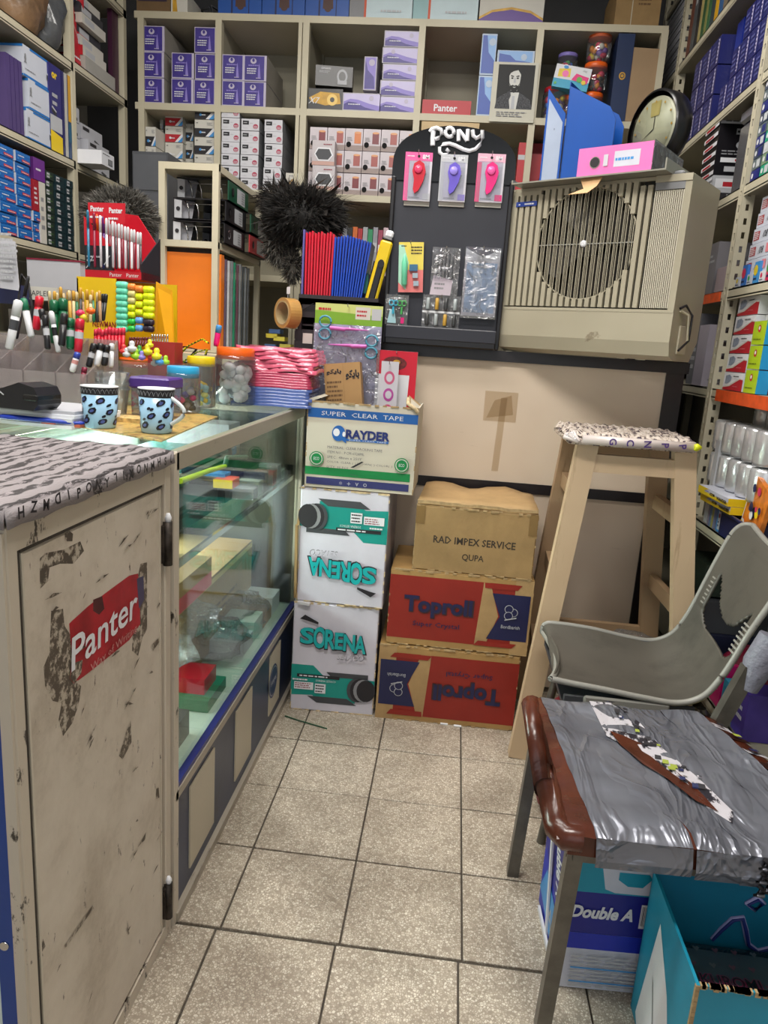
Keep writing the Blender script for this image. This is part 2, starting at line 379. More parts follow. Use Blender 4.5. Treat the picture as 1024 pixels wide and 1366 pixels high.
side_unit('shelving_unit', 'cream shelving unit on the left wall behind the glass counter', -1.58, XL, (.10, 1.02), (.4, .8, 1.15, 1.486, 1.834, 2.19, 2.56), .1, 1.02)
side_unit('shelving_unit', 'short cream corner shelving unit between left wall and back shelves', -1.58, XL, (1.485,), (.4, .8, 1.15, 1.486, 1.832, 2.2, 2.56), 1.035, 1.5)
side_unit('shelving_unit', 'slotted-angle shelving unit on the right wall, far section', XR, 1.58, (1.50, 1.86), (.25, .715, 1.13, 1.433, 1.735, 2.04, 2.41, 2.75), .485, 1.88, True)
su = side_unit('shelving_unit', 'slotted-angle shelving unit on the right wall, near section behind chair', XR, 1.58, (.462, -.9), (.25, .715, 1.13, 1.433, 1.735, 2.04, 2.41, 2.75), -.95, .482, True)
orm = M('orange_painted_steel', '#d4501c', .45, var=.15, scale=30)
b = MB(); b.box(XR-1.39-.006, -.7, 1.095, XR-1.39-.001, .62, 1.13, orm); b.build('orange_shelf_lip', su, None)
b = MB(); b.box(XR-.005, .5, 1.400, XR-.001, .95, 1.43, orm); tag(b.build('shelf_lip', None), 'orange steel lip across the far right shelf beside the cooler unit', 'shelf lip')

# ------------------------------------------------------------------ wooden partition desk (carries the air unit and the stand)
PY = .5
veneer = worn('pale_wood_veneer', '#e0d0bc', '#b5a18a', .66, 9, .5, 0, .06, (1, 1, 5), .12, base2='#d2bfa9')
pt = thing('wooden_partition', 'pale wood veneer partition desk with black edging behind the boxes', 'partition', (.5, PY, 0))
def pb(n, x0, z0, x1, z1, y0, y1, m): b = MB(); b.box(x0-.5, y0, z0, x1-.5, z1 if False else z1, z1, m) if False else b.box(x0-.5, y0, z0, x1-.5, y1, z1, m); return b.build(n, pt)
pb('worktop', -.16, 1.168, 1.135, 1.203, -.012, .42, blacktrim)
pb('veneer_panel', -.10, .765, 1.068, 1.168, .004, .02, veneer)
pb('black_rail', -.10, .73, 1.068, .765, 0, .022, blacktrim)
pb('black_stile', 1.068, 0, 1.125, 1.168, -.002, .022, blacktrim)
pb('veneer_panel', -.10, .02, .56, .73, .004, .02, veneer); pb('veneer_panel', .563, .02, 1.068, .73, .006, .02, veneer)
pb('side_panel', 1.105, 0, 1.125, 1.168, .022, .41, blacktrim); pb('side_panel', -.14, 0, -.10, 1.168, .0, .41, blacktrim)
b = MB(); tapem = clear('yellowed_tape', '#f6f1e8', .03, .3, film=.05, filmcol='#9a846a')
b.deco((.035, .003, .80), (1, 0, 0), (0, 0, 1), .03, .25, [('p', [(0, 0), (.75, 0), (1, 1), (.3, 1)], tapem)]); b.deco((-.01, .0028, .97), (1, 0, 0), (0, 0, 1), .11, .10, [('r', 0, 0, 1, 1, tapem), ('p', [(.1, .1), (.9, .25), (.8, .9), (.3, .7)], tapem)])
b.build('tape_remnant', pt)

# ------------------------------------------------------------------ glass display counter
FX = -.1
ct = thing('display_counter', 'long glass display counter with worn metal frame and blue base', 'display counter', (FX, 0, 0))
alu = worn('worn_grey_brown_frame', '#a49b8c', '#57504a', .62, 26, .4, .2, .15, (1, .2, 1), .1)
bluebase = worn('dirty_blue_paint', '#263456', '#15171f', .58, 7, .35, 0, .1, (1, 1, 1), .2, base2='#1d2946')
Y0, Y1, CW = -.752, .37, .56      # near end, far end, depth to the left
def cb(n, x0, y0, z0, x1, y1, z1, m, bev=0): b = MB(); b.box(x0, y0, z0, x1, y1, z1, m, bev); return b.build(n, ct)
cb('front_rail', -.012, Y0, .952, .006, Y1, .988, alu, .002); cb('corner_post', -.02, Y0-.012, .0, .006, Y0+.012, .985, cabf)
cb('added_fill_mount', -CW+.03, Y0+.05, .94, -CW+.06, Y1-.05, .952, alu); cb('added_fill_mount', -CW+.02, Y0+.05, .735, -CW+.05, Y1-.05, .745, alu)  # unseen bars, added only to go with the counter fill lights
for z_, e_ in ((.935, 10), (.73, 15)): area('added_counter_fill', (FX-CW+.05, (Y0+Y1)/2, z_), .04, 1.0, e_, (.93, 1, .97), (0, math.radians(-35), 0))  # invented fill lights, added to brighten the counter interior
cb('corner_post', -.016, Y1-.014, .0, .004, Y1, .96, alu); cb('back_rail', -CW, Y0, .955, -CW+.03, Y1, .988, alu); cb('far_rail', -CW, Y1-.02, .955, 0, Y1, .988, alu)
cb('near_rail', -CW, Y0-.004, .955, -.016, Y0+.014, .988, alu)
cb('glass_top', -CW, Y0+.004, .988, .004, Y1, .994, glassm)
cb('front_glass', -.010, Y0+.012, .305, -.005, Y1-.014, .953, glassm)
cb('glass_shelf', -CW+.03, Y0+.015, .748, -.03, Y1-.02, .754, glassm); cb('shelf_edge_rail', -.03, Y0+.015, .742, -.022, Y1-.02, .756, chrome)
cb('interior_back', -CW-.01, Y0, .05, -CW, Y1, .985, M('pale_mint_panel', '#dcebe2', .5)); cb('interior_end', -CW, Y1-.012, .3, -.012, Y1-.004, .95, clear('end_glass', '#f6fefa', .05))
cb('interior_floor', -CW, Y0, .285, -.014, Y1, .30, M('grey_green_floor', '#b4c0b6', .5)); cb('interior_end', -CW, Y0+.001, .05, -.014, Y0+.006, .95, cream_d)
cb('lower_rail', -.014, Y0, .283, .006, Y1, .302, alu); cb('blue_sill', -.014, Y0, .302, .003, Y1, .312, M('blue_violet_strip', '#2a2f72', .35, .2))
cb('base_panel', -.016, Y0, .02, -.002, Y1, .283, bluebase); cb('plinth_strip', -.006, Y0, .0, .010, Y1, .022, alu)
speck = worn('speckled_cream_laminate', '#bdb49f', '#4a4238', .67, 42, .4, 0, .03)
spx = [(-.66, -.50), (-.33, -.18), (.02, .15)]
for y0, y1 in spx: cb('cream_insert', -.002, y0, .055, .0015, y1, .255, speck)
b = MB(); b.deco((.0016, .02, .08), (0, 1, 0), (0, 0, 1), .17, .15, [('c', .25, .5, .36, M('navy_oval', '#25305e', .35), 1), ('c', .25, .5, .32, lgrey), ('c', .25, .5, .30, MATS['navy_oval']), ('t', 'SANJAK', .25, .5, .13, white, {'shear': .3, 'w': .42})]); b.build('oval_badge', ct)

# ------------------------------------------------------------------ white cabinet in front of the counter
CY0, CY1 = -1.255, -.772
wc = thing('metal_cabinet', 'scuffed cream metal cabinet with a torn red sticker, near left', 'cabinet', (FX, 0, 0))
def wb(n, x0, y0, z0, x1, y1, z1, m, bev=0): b = MB(); b.box(x0, y0, z0, x1, y1, z1, m, bev); return b.build(n, wc)
wb('carcass', -.6, CY0+.022, .02, -.012, CY1, .965, cab)
wb('corner_post', -.022, CY0, 0, .004, CY0+.022, .972, cabf, .002); wb('corner_post', -.022, CY1-.026, 0, .003, CY1, .972, cabf, .002)
wb('top_rail', -.016, CY0+.022, .938, .002, CY1-.026, .972, cabf); wb('bottom_rail', -.016, CY0+.022, .0, .002, CY1-.026, .03, cabf)
doorm = bpy.data.materials.new('scuffed_door_paint'); doorm.use_nodes = True; t = doorm.node_tree; L = t.links.new; bb = t.nodes['Principled BSDF']; bb.inputs['Roughness'].default_value = .42
tc = t.nodes.new('ShaderNodeTexCoord'); mp = t.nodes.new('ShaderNodeMapping'); mp.inputs['Scale'].default_value = (1, 1.4, .5); L(tc.outputs['Object'], mp.inputs[0])
na = nn(t, 'ShaderNodeTexNoise', Scale=4.0, Detail=8.0, Roughness=.7); L(tc.outputs['Object'], na.inputs['Vector']); nb = nn(t, 'ShaderNodeTexNoise', Scale=30.0, Detail=6.0, Roughness=.7); L(mp.outputs[0], nb.inputs['Vector'])
mp2 = t.nodes.new('ShaderNodeMapping'); mp2.inputs['Rotation'].default_value = (.9, 0, 0); mp2.inputs['Scale'].default_value = (1, 9, 60); L(tc.outputs['Object'], mp2.inputs[0]); nc = nn(t, 'ShaderNodeTexNoise', Scale=2.2, Detail=5.0, Roughness=.7); L(mp2.outputs[0], nc.inputs['Vector'])
c1 = ramp(t, na.outputs[0], [(.32, '#a39685'), (.5, '#c6bbac'), (.68, '#d2c8ba')]); f1 = ramp(t, nb.outputs[0], [(.63, 0), (.67, 1)]); f2 = ramp(t, nc.outputs[0], [(.66, 0), (.69, .6)]); f3 = ramp(t, na.outputs[0], [(.40, 1), (.52, 0)])
mm1 = nn(t, 'ShaderNodeMath', operation='MULTIPLY'); L(f2, mm1.inputs[0]); L(f3, mm1.inputs[1]); mm2 = nn(t, 'ShaderNodeMath', operation='MAXIMUM'); L(mm1.outputs[0], mm2.inputs[0]); L(f1, mm2.inputs[1])
mx = nn(t, 'ShaderNodeMix', data_type='RGBA'); L(mm2.outputs[0], mx.inputs[0]); L(c1, mx.inputs[6]); mx.inputs[7].default_value = (*C_('#5a4e43'), 1); L(mx.outputs[2], bb.inputs['Base Color'])
door = wb('door', -.012, CY0+.030, .036, .000, CY1-.034, .932, doorm, .003)
b = MB(); seam = M('dark_seam', '#3b342d', .8, var=.3, scale=40)
b.box(-.001, CY0+.0235, .03, .0012, CY0+.0285, .938, seam); b.box(-.001, CY0+.03, .9335, .0012, CY1-.034, .9375, seam); b.build('door_gap', wc)  # dark strips laid along the gap around the door
b = MB(); hi_ = M('pale_paint_edge', '#c9c0b0', .4, var=.1); b.box(.000, CY0+.0305, .036, .0022, CY0+.0345, .932, hi_); b.box(.0, CY1-.046, .036, .0018, CY1-.043, .932, cabf); b.build('door_edge_fold', door)
for hz in (.83, .09):
    b = MB(); b.lathe([(.0085, -.04), (.0085, .04)], M('corroded_hinge', '#3a332d', .5, .5, var=.5, scale=50), 10, (.006, CY1-.022, hz)); b.box(-.002, CY1-.036, hz-.034, .0045, CY1-.004, hz+.034, MATS['corroded_hinge'])
    b.lathe([(.004, .0), (.0065, .012), (.003, .02)], white, 8, (.007, CY1-.022, hz+.035)); b.build('hinge', wc)
grime = worn('adhesive_residue', '#5c5145', '#b3a898', .49, 60, .6, 0, .2, (1, 1, 1), .08, base2='#463d34')
rs = random.Random(3)
def blob(cu, cv, ru, rv, n=22, jag=.35): return [(cu+ru*(1+rs.uniform(-jag, jag*.6))*math.cos(2*PI*i/n), cv+rv*(1+rs.uniform(-jag, jag*.6))*math.sin(2*PI*i/n)) for i in range(n)]
DW, DH = CY1-CY0, .97
def dpx(px, py): p = at(px, py, X=FX+.0); return ((p.y-CY0)/DW, p.z/DH)
def poly(pts): return [dpx(*q) for q in pts]
stic = M('faded_red_sticker', '#a81c2a', .4, var=.25, scale=16)
items = [('p', poly([(53, 745), (60, 738), (85, 733), (107, 722), (112, 735), (98, 752), (80, 752), (66, 757), (64, 775), (53, 786)]), grime),
 ('p', poly([(68, 815), (84, 812), (86, 835), (96, 850), (97, 880), (94, 905), (108, 915), (105, 940), (96, 965), (84, 982), (78, 960), (82, 938), (70, 935), (60, 915), (58, 890), (66, 870)]), grime),
 ('p', poly([(187, 752), (196, 750), (196, 840), (190, 850), (184, 875), (176, 868), (178, 800)]), grime),
 ('p', poly([(92, 832), (96, 828), (118, 808), (146, 787), (172, 768), (184, 765), (186, 800), (187, 832), (172, 854), (140, 880), (112, 902), (98, 912), (93, 905), (96, 880)]), stic),
 ('p', poly([(124, 800), (136, 795), (139, 812), (132, 820), (124, 815)]), M('dark_scrape', '#4a1a1c', .6, var=.3)),
 ('p', poly([(93, 905), (97, 885), (110, 880), (108, 898), (98, 911)]), grime), ('p', poly([(182, 772), (191, 768), (192, 800), (185, 812)]), M('violet_scrape', '#44405e', .5, var=.3)),
 ('p', poly([(86, 712), (92, 708), (97, 712), (96, 722), (86, 722)]), grime), ('p', poly([(158, 1008), (163, 1013), (175, 990), (174, 960), (168, 975), (166, 985)]), grime),
 ('p', poly([(43, 1285), (50, 1270), (57, 1252), (60, 1262), (50, 1280), (46, 1296)]), grime), ('p', poly([(202, 860), (212, 850), (212, 856), (204, 868)]), grime),
 ('p', poly([(208, 1052), (211, 1050), (212, 1064), (208, 1066)]), grime), ('p', poly([(183, 1130), (190, 1118), (194, 1110), (193, 1120)]), grime),
 ('p', poly([(54, 710), (70, 700), (78, 697), (79, 708), (62, 722), (53, 725)]), M('grey_tape_scrap', '#a59c96', .4)),
 ('p', poly([(85, 1262), (123, 1208), (124.5, 1211), (87, 1264)]), grime)]
for k in range(34):
    u, v = rs.uniform(.12, .9), rs.uniform(.60, .93) if k < 24 else rs.uniform(.03, .5); a = rs.uniform(-.6, .9); l = rs.uniform(.012, .045)
    du, dv = l*math.cos(a)*DH/DW, l*math.sin(a)*.7
    items.append(('p', [(u, v), (u+du*.5+.002, v+dv*.5+.004), (u+du, v+dv), (u+du*.5, v+dv*.5-.001)], grime))
items += [('t', 'Panter', 0, 0, .001, white, {})]
b = MB(); b.deco((.0, CY0, 0), (0, 1, 0), (0, 0, 1), DW, DH, items[:-1], .00006); b.build('sticker_and_residue', door)['kind'] = 'stuff'
pc = dpx(142, 832); b = MB()
b.deco((.0012, CY0, 0), (0, 1, 0), (0, 0, 1), DW, DH, [('t', 'Panter', pc[0]-.0, pc[1]-.004, .050, white, {'bold': .012, 'w': .44, 'shear': .1, 'rot': .02}), ('t', 'Way of Writing', pc[0]+.05, pc[1]-.05, .017, M('pale_red', '#c58a86', .5), {'w': .32, 'rot': .02})], .0001); b.build('sticker_lettering', door)
# printed fabric cover on the cabinet top
fab = bpy.data.materials.new('printed_cover'); fab.use_nodes = True; t = fab.node_tree; L = t.links.new; bb = t.nodes['Principled BSDF']; bb.inputs['Roughness'].default_value = .6
tc = t.nodes.new('ShaderNodeTexCoord'); mp = t.nodes.new('ShaderNodeMapping'); mp.inputs['Scale'].default_value = (95, 30, 60); L(tc.outputs['Object'], mp.inputs[0])
n1 = nn(t, 'ShaderNodeTexNoise', Scale=1.0, Detail=4.0, Roughness=.8, Distortion=.7); L(mp.outputs[0], n1.inputs['Vector'])
wv = nn(t, 'ShaderNodeTexWave', Scale=13.0, Distortion=5.0, bands_direction='X'); L(tc.outputs['Object'], wv.inputs['Vector'])
m1 = ramp(t, n1.outputs[0], [(.42, '#8f878a'), (.49, '#322d2f')]); m2 = ramp(t, wv.outputs[1], [(.30, 1), (.5, 0)])
mx = nn(t, 'ShaderNodeMix', data_type='RGBA'); L(m2, mx.inputs[0]); mx.inputs[6].default_value = (*C_('#8a8385'), 1); L(m1, mx.inputs[7]); L(mx.outputs[2], bb.inputs['Base Color'])
bp = nn(t, 'ShaderNodeBump', Strength=.5, Distance=.006); L(n1.outputs[0], bp.inputs['Height']); L(bp.outputs[0], bb.inputs['Normal'])
b = MB(); nx, ny = 24, 20; vs = []; 
for i in range(nx+1):
    for j in range(ny+1):
        x = -.6+.606*i/nx; y = CY0-.004+(CY1-CY0+.004)*j/ny
        vs.append((x, y, .996+.0022*math.sin(i*2.1+j*.7)*math.sin(j*1.3)-(.006 if i == nx or j == 0 else 0)))
n = (nx+1)*(ny+1); fs = [(i*(ny+1)+j, (i+1)*(ny+1)+j, (i+1)*(ny+1)+j+1, i*(ny+1)+j+1) for i in range(nx) for j in range(ny)]
b.add(vs, fs, fab, True)
edge = [nx*(ny+1)+j for j in range(ny+1)]; e2 = [i*(ny+1) for i in range(nx+1)]
for ed, dx, dy in ((edge, .003, 0), (e2, 0, -.003)):
    tv = [vs[i] for i in ed]; bv = [(x+dx, y+dy, .969+.0015*math.sin(k*1.7)) for k, (x, y, z) in enumerate(tv)]; q = len(tv)
    b.add(tv+bv, [(k, k+1, q+k+1, q+k) if dx else (k+1, k, q+k, q+k+1) for k in range(q-1)], fab, True)
cov = b.build('cabinet_cover', None, (FX, 0, .001)); tag(cov, 'grey cloth cover printed with rows of black lettering on cream cabinet', 'cover')
so = cov.modifiers.new('t', 'SOLIDIFY'); so.thickness = .002; so.offset = -1
b = MB(); lets = [('t', c, .04+.052*k, .5+.06*math.sin(k*2.2), .52, ink, {'bold': .03, 'rot': .2*math.sin(k*5.1)+(PI if k % 3 == 0 else 0)}) for k, c in enumerate('HZMDIPONYLIXONMHSL')]
b.deco((FX+.0115, CY0, .972), (0, 1, 0), (0, 0, 1), DW, .027, lets); b.build('cover_lettering', cov); cov.children[0].matrix_parent_inverse = Matrix.Translation((-FX, 0, -.001))
# the blue-framed end on the left of the cabinet
b = MB(); lb = thing('blue_display_case', 'blue framed glass display case at the left edge of frame', 'display case', (FX, CY0+.024, 0))
b.box(-.032, -.03, .0, -.011, -.026, .96, M('royal_blue_paint', '#173e8a', .35, var=.1)); b.build('blue_panel', lb)
b = MB(); b.box(-.011, -.030, .0, .003, -.0255, .965, cabf); b.build('corner_post', lb)
b = MB(); b.lathe([(.006, 0), (.006, .003), (.003, .004)], chrome, 12, (-.022, -.033, .42), axis='y'); b.build('screw', lb)
b = MB(); b.box(-.5, -.030, .0, -.032, -.026, .95, M('frosted_pane', '#c6d6d4', .15)); b.build('glass_pane', lb)

# ------------------------------------------------------------------ stacks of cartons on the floor
BY = .19
def big(name, label, cx, y, z, w_, d, h, m, prints, rz=0, open_top=False, rag=True, tape=True, cat='box'):
    t = thing(name, label, cat, (cx, y, z), rz)
    b = MB(); x = w_/2; th = .004
    if open_top:
        b.box(-x, 0, 0, x, th, h, m); b.box(-x, d-th, 0, x, d, h, m); b.box(-x, th, 0, -x+th, d-th, h, m); b.box(x-th, th, 0, x, d-th, h, m); b.box(-x+th, th, 0, x-th, d-th, th, m)
    else: b.box(-x, 0, 0, x, d, h, m, .003)
    for f, it in prints.items():
        if f == 'front': b.deco((-x, 0, 0), (1, 0, 0), (0, 0, 1), w_, h, it)
        if f == 'left': b.deco((-x, d, 0), (0, -1, 0), (0, 0, 1), d, h, it)
        if f == 'back_in': b.deco((-x+th, d-th, 0), (1, 0, 0), (0, 0, 1), w_-2*th, h, it)
    b.build('carton_body', t)
    if not open_top:
        b = MB(); rr = random.Random(int(cx*1000)+int(z*1000))
        for sy in (0, 1):     # two closed top flaps meeting in the middle
            y0, y1 = (.001, d/2-.002) if sy == 0 else (d/2+.002, d-.001)
            b.box(-x+.001, y0, h, x-.001, y1, h+.0025, m)
        b.build('top_flaps', t)
    if rag:
        b = MB(); rr = random.Random(int(w_*5000)+int(z*100)); em_ = kedge if m not in (white, offw, MATS.get('white_carton')) else M('torn_white_edge', '#c9b48f', .9, var=.3, scale=60)
        for zz in ((h,) if open_top else (h, 0)):
            k = int(w_/.012); 
            for i in range(k):
                xa = -x+w_*i/k; a = rr.uniform(-.0008, .0035)
                if rr.random() < .6: b.box(xa, -a-.0006, zz-.001-.003*rr.random() if zz else 0, xa+w_/k, .004, (zz+.0028) if zz else .003, em_)
        for sx in (-1, 1):
            k = 14
            for i in range(k):
                if rr.random() < .5: x0, x1 = sorted((sx*(x-.002), sx*(x+.001*rr.random()))); b.box(x0, -.0009*rr.random()-.0002, h*i/k, x1+.0005, .003, h*(i+rr.random())/k, em_)
        b.build('worn_edge', t)['kind'] = 'stuff'
    return t
wcart = M('white_carton', '#c9c6d2', .55, var=.07, scale=5, bump=.15, bscale=9)
# bold SORENA block letters: teal face over black shadow; r180 turns the whole print
def flip(items):
    out = []
    for it in items:
        k = it[0]
        if k == 'r': out.append(('r', 1-it[3], 1-it[4], 1-it[1], 1-it[2], it[5]))
        elif k == 'p': out.append(('p', [(1-u, 1-v) for u, v in it[1]], it[2]))
        elif k == 'c': out.append((k, 1-it[1], 1-it[2])+tuple(it[3:]))
        elif k == 'l': out.append(('l', 1-it[3], 1-it[4], 1-it[1], 1-it[2], it[5], it[6]))
        elif k == 't': o = dict(it[6]) if len(it) > 6 else {}; o['rot'] = o.get('rot', 0)+PI; out.append(('t', it[1], 1-it[2], 1-it[3], it[4], it[5], o))
    return out
tq = M('turquoise_print', '#11a6a8', .4, var=.04); tgr = M('teal_green_band', '#0a8c82', .45, var=.06)
def sorena(face, lo):
    it = [('p', [(0, .43), (.26, .43), (.40, .33), (1, .33), (1, .27), (0, .25)], tgr), ('p', [(0, .14), (.26, .15), (.33, .10), (.78, .10), (.78, .34), (0, .34)], tgr),
          ('p', [(.20, .14), (.68, .14), (.80, .08), (.32, .08)], dgrey), ('p', [(.42, .38), (.92, .38), (.92, .335), (.48, .335)], dgrey), ('r', .07, .315, .58, .345, ink), ('l', .10, .318, .56, .342, 1, white),
          ('r', .04, .20, .27, .27, white), ('l', .05, .21, .26, .265, 3, M('dark_red_print', '#8a3040', .5)), ('r', .29, .175, .42, .265, white), ('l', .30, .18, .41, .26, 3, ink),
          ('t', 'SORENA SETACO', .42, .295, .02, white, {'w': .24}), ('l', .02, .28, .2, .31, 1, white)]
    for k in range(4): it.append(('c', .80+.035*k, .235, .115-.004*k, (dgrey, ink, grey, ink)[k], .8))
    it += [('p', [(.08, .86), (.14, .90), (.3, .84), (.3, .82), (.15, .85)], ink)]
    xs = .09
    for k, (c, w2, hh) in enumerate((('S', .17, .15), ('O', .15, .20), ('R', .13, .18), ('E', .11, .155), ('N', .14, .155), ('A', .14, .165))):
        it += [('t', c, xs+w2/2+.006, .705-.008*k, hh+.012, ink, {'bold': .06, 'w': w2+.022}), ('t', c, xs+w2/2, .71-.008*k, hh, tq, {'bold': .035, 'w': w2*.98})]; xs += w2*.92
    it += [('t', 'SETACO', .70, .545, .055, M('thin_black_outline', '#6a6872', .5), {'shear': .25, 'w': .32}), ('t', 'SETACO', .696, .548, .047, wcart, {'shear': .25, 'w': .31})]
    return it
s1 = big('carton', 'white carton with teal lettering standing upright on the floor', .070, BY, 0, .275, .27, .375, wcart, {'front': sorena(0, 0)}, .04)
s2 = big('carton', 'white carton with upside-down teal lettering, middle of the left stack', .078, BY-.003, .380, .278, .27, .37, wcart, {'front': flip(sorena(0, 0))}, -.02)
b = MB(); b.bar((-.143, 0, .01), (-.147, -.002, .25), .008, .014, kraft2); b.bar((-.143, .0, .25), (-.138, .002, .30), .008, .012, kraft2); b.build('torn_side_edge', s2)
b = MB(); b.bar((-.132, -.004, -.004), (-.092, -.007, -.006), .008, .018, M('clear_tape_roll', '#c8c6cc', .2)); b.build('peeling_tape', s2)
lb_, dg_, gr_ = M('rayder_blue_band', '#1f5ea8', .4, var=.1), M('dark_blue_letters', '#1d2b6a', .5, var=.05), M('rayder_green_band', '#0e8244', .45, var=.1)
ray = [('r', 0, .82, 1, .93, lb_), ('t', 'SUPER  CLEAR  TAPE', .5, .875, .05, white, {'w': .74}), ('r', 0, .15, .965, .245, gr_), ('r', .015, .035, .96, .12, M('rayder_navy_band', '#34386e', .4)),
       ('t', 'RAYDER', .56, .655, .105, dg_, {'w': .40, 'bold': .045}), ('r', .30, .575, .75, .60, lb_), ('t', 'SUPER CLEAR TAPE', .56, .5875, .013, white, {'w': .34}),
       ('c', .295, .655, .092, lb_, .85), ('c', .275, .665, .045, white, .85), ('p', [(.30, .60), (.37, .545), (.36, .62)], lb_), ('c', .345, .65, .03, white, .6),
       ('t', 'RAYDER', .56, .655, .001, dg_, {})][:-1]
for k, (s_, w2) in enumerate((('MATERIAL: CLEAR PACKING TAPE', .50), ('ITEM NO.: PCM-6528ML', .34), ('SPEC.: 48mm x 250Y', .32), ('COLOR: CLEAR (  ) BROWN(  ) COLOR(  )', .60), ("Q'TY: 90 PCS", .20))):
    ray.append(('t', s_, .20+w2/2, .49-.058*k, .030, M('grey_print', '#55555e', .5), {'w': w2}))
ray.append(('p', [(.42, .27), (.52, .35), (.54, .345), (.45, .27)], ink))
for u in (.105, .885):
    ray += [('c', u, .345, .085, gr_), ('c', u, .345, .073, offw), ('c', u, .345, .062, gr_), ('t', 'ECO', u, .345, .035, white, {'w': .05})]
ray += [('t', s_, .34+.075*k, .078, .04, lgrey, {}) for k, s_ in enumerate(('*', '+', 'v', 'o'))]+[('p', [(.42, .18), (.5, .17), (.49, .19), (.43, .2)], M('faint_green', '#2c7a4c', .5))]
rcart = worn('ivory_carton', '#cfc9bb', '#a59c88', .63, 8, .6, 0, .1, base2='#bdb6a4'); MATS['ivory_carton'] = rcart
rb = big('carton', 'open ivory tape carton with blue and green bands atop left stack', .118, BY-.005, .756, .336, .25, .262, rcart, {'front': ray}, -.01, open_top=True)
b = MB(); b.prism([(-.168, 0), (-.15, .003), (-.128, .012), (-.14, .016), (-.168, .006)], .0, .22, rcart, axis='y'); ob = b.build('folded_flap', rb, (0, 0, .262))
b = MB(); b.add([(.168, .01, .25), (.168, .24, .25), (.120, .22, .288), (.135, .02, .272)], [(0, 1, 2, 3)], rcart); b.add([(.168, .01, .251), (.168, .24, .251), (.120, .22, .289), (.135, .02, .273)], [(3, 2, 1, 0)], kedge); b.build('folded_flap', rb)
b = MB(); b.tube([(.165, -.002, .252), (.158, -.006, .262), (.135, .0, .275), (.13, .06, .286)], .006, M('torn_white_edge', '#c9b48f', .9), 6); b.build('torn_corner', rb)
# Toproll cartons
tred = M('brick_red_print', '#8c2217', .5, var=.08, scale=8, bump=.05); tnav = M('toproll_navy', '#191d48', .5, var=.08); tshadow = M('toproll_shadow', '#3a1f22', .6)
def toproll():
    it = [('r', .0, .09, .90, .93, tred), ('p', [(.655, .93), (.655, .93), (.70, .93), (.775, .50), (.70, .09), (.625, .09)], kraft),
          ('r', .875, .0, 1, 1, kraft), ('p', [(.655, .80), (.71, .80), (.775, .50), (.70, .20), (.645, .20), (.725, .50)], kraft), ('p', [(.72, .80), (.985, .80), (.985, .19), (.705, .19), (.785, .50)], tnav),
          ('p', [(.66, .93), (.92, .93), (.89, .86), (.665, .86)], tred), ('p', [(.62, .09), (.89, .09), (.92, .15), (.65, .155)], tred),
          ('t', 'Toproll', .355, .53, .29, tshadow, {'bold': .055, 'w': .495}), ('t', 'Toproll', .35, .54, .275, tnav, {'bold': .03, 'w': .48}), ('t', 'Toproll', .352, .537, .001, tnav, {}),
          ('t', 'Super Crystal', .345, .30, .085, tnav, {'w': .33, 'bold': .01})]
    it = [i for i in it if not (i[0] == 't' and i[4] == .001)]
    for k in range(3): it += [('c', .855+.022*math.cos(k*2.1), .57+.05*math.sin(k*2.1), .055, lgrey), ('c', .855+.022*math.cos(k*2.1), .57+.05*math.sin(k*2.1), .047, tnav)]
    it += [('p', [(.82, .46), (.9, .50), (.9, .515), (.82, .475)], lgrey), ('t', 'Bordbarish', .865, .38, .045, lgrey, {'w': .13})]
    return it
kc = M('carton_tan', '#a5824f', .7, var=.1, scale=9, bump=.12, bscale=40)
t1 = big('carton', 'red and navy printed carton upside down on the floor', .442, BY+.002, 0, .450, .28, .258, kc, {'front': flip(toproll())}, .012)
t2 = big('carton', 'red and navy printed carton right way up, middle of right stack', .460, BY+.004, .264, .448, .28, .250, kc, {'front': toproll()}, .0)
t3 = big('carton', 'crumpled plain brown carton with black service lettering atop right stack', .487, BY+.006, .518, .372, .27, .205, kraft2, {'front': [('t', 'RAD IMPEX SERVICE', .5, .50, .115, M('stencil_black', '#33291f', .7), {'w': .68, 'bold': .02}), ('t', 'QUPA', .5, .25, .115, MATS['stencil_black'], {'w': .18, 'bold': .01}), ('r', 0, .72, .075, 1, kraft3), ('r', .93, .68, 1, 1, kraft3)]}, -.03)
b = MB()
for s_, (x0, x1) in enumerate(((-.184, .0), (.0, .184))):
    pass
vs = []; rr = random.Random(5)
for i in range(13):
    for j in range(5):
        x = -.184+.368*i/12*1.0; y = .002+.25*j/4; vs.append((x*(1-.04*j/4), y, .209+.012*(j/4)+rr.uniform(0, .004)+(.008*math.sin(i*.9) if j == 4 else 0)))
b.add(vs, [(i*5+j, (i+1)*5+j, (i+1)*5+j+1, i*5+j+1) for i in range(12) for j in range(4)], kraft2, True)
vs2 = [(x, y, z+.009) for x, y, z in vs]; b.add([vs[i*5] for i in range(13)]+[vs2[i*5] for i in range(13)], [(i, i+1, 14+i, 13+i) for i in range(12)], kedge)
b.add([(x, y+.004, z+.009) for x, y, z in vs], [(i*5+j, (i+1)*5+j, (i+1)*5+j+1, i*5+j+1) for i in range(12) for j in range(4)], kraft, True)
ob = b.build('buckled_top_flap', t3); so = ob.modifiers.new('t', 'SOLIDIFY'); so.thickness = .003

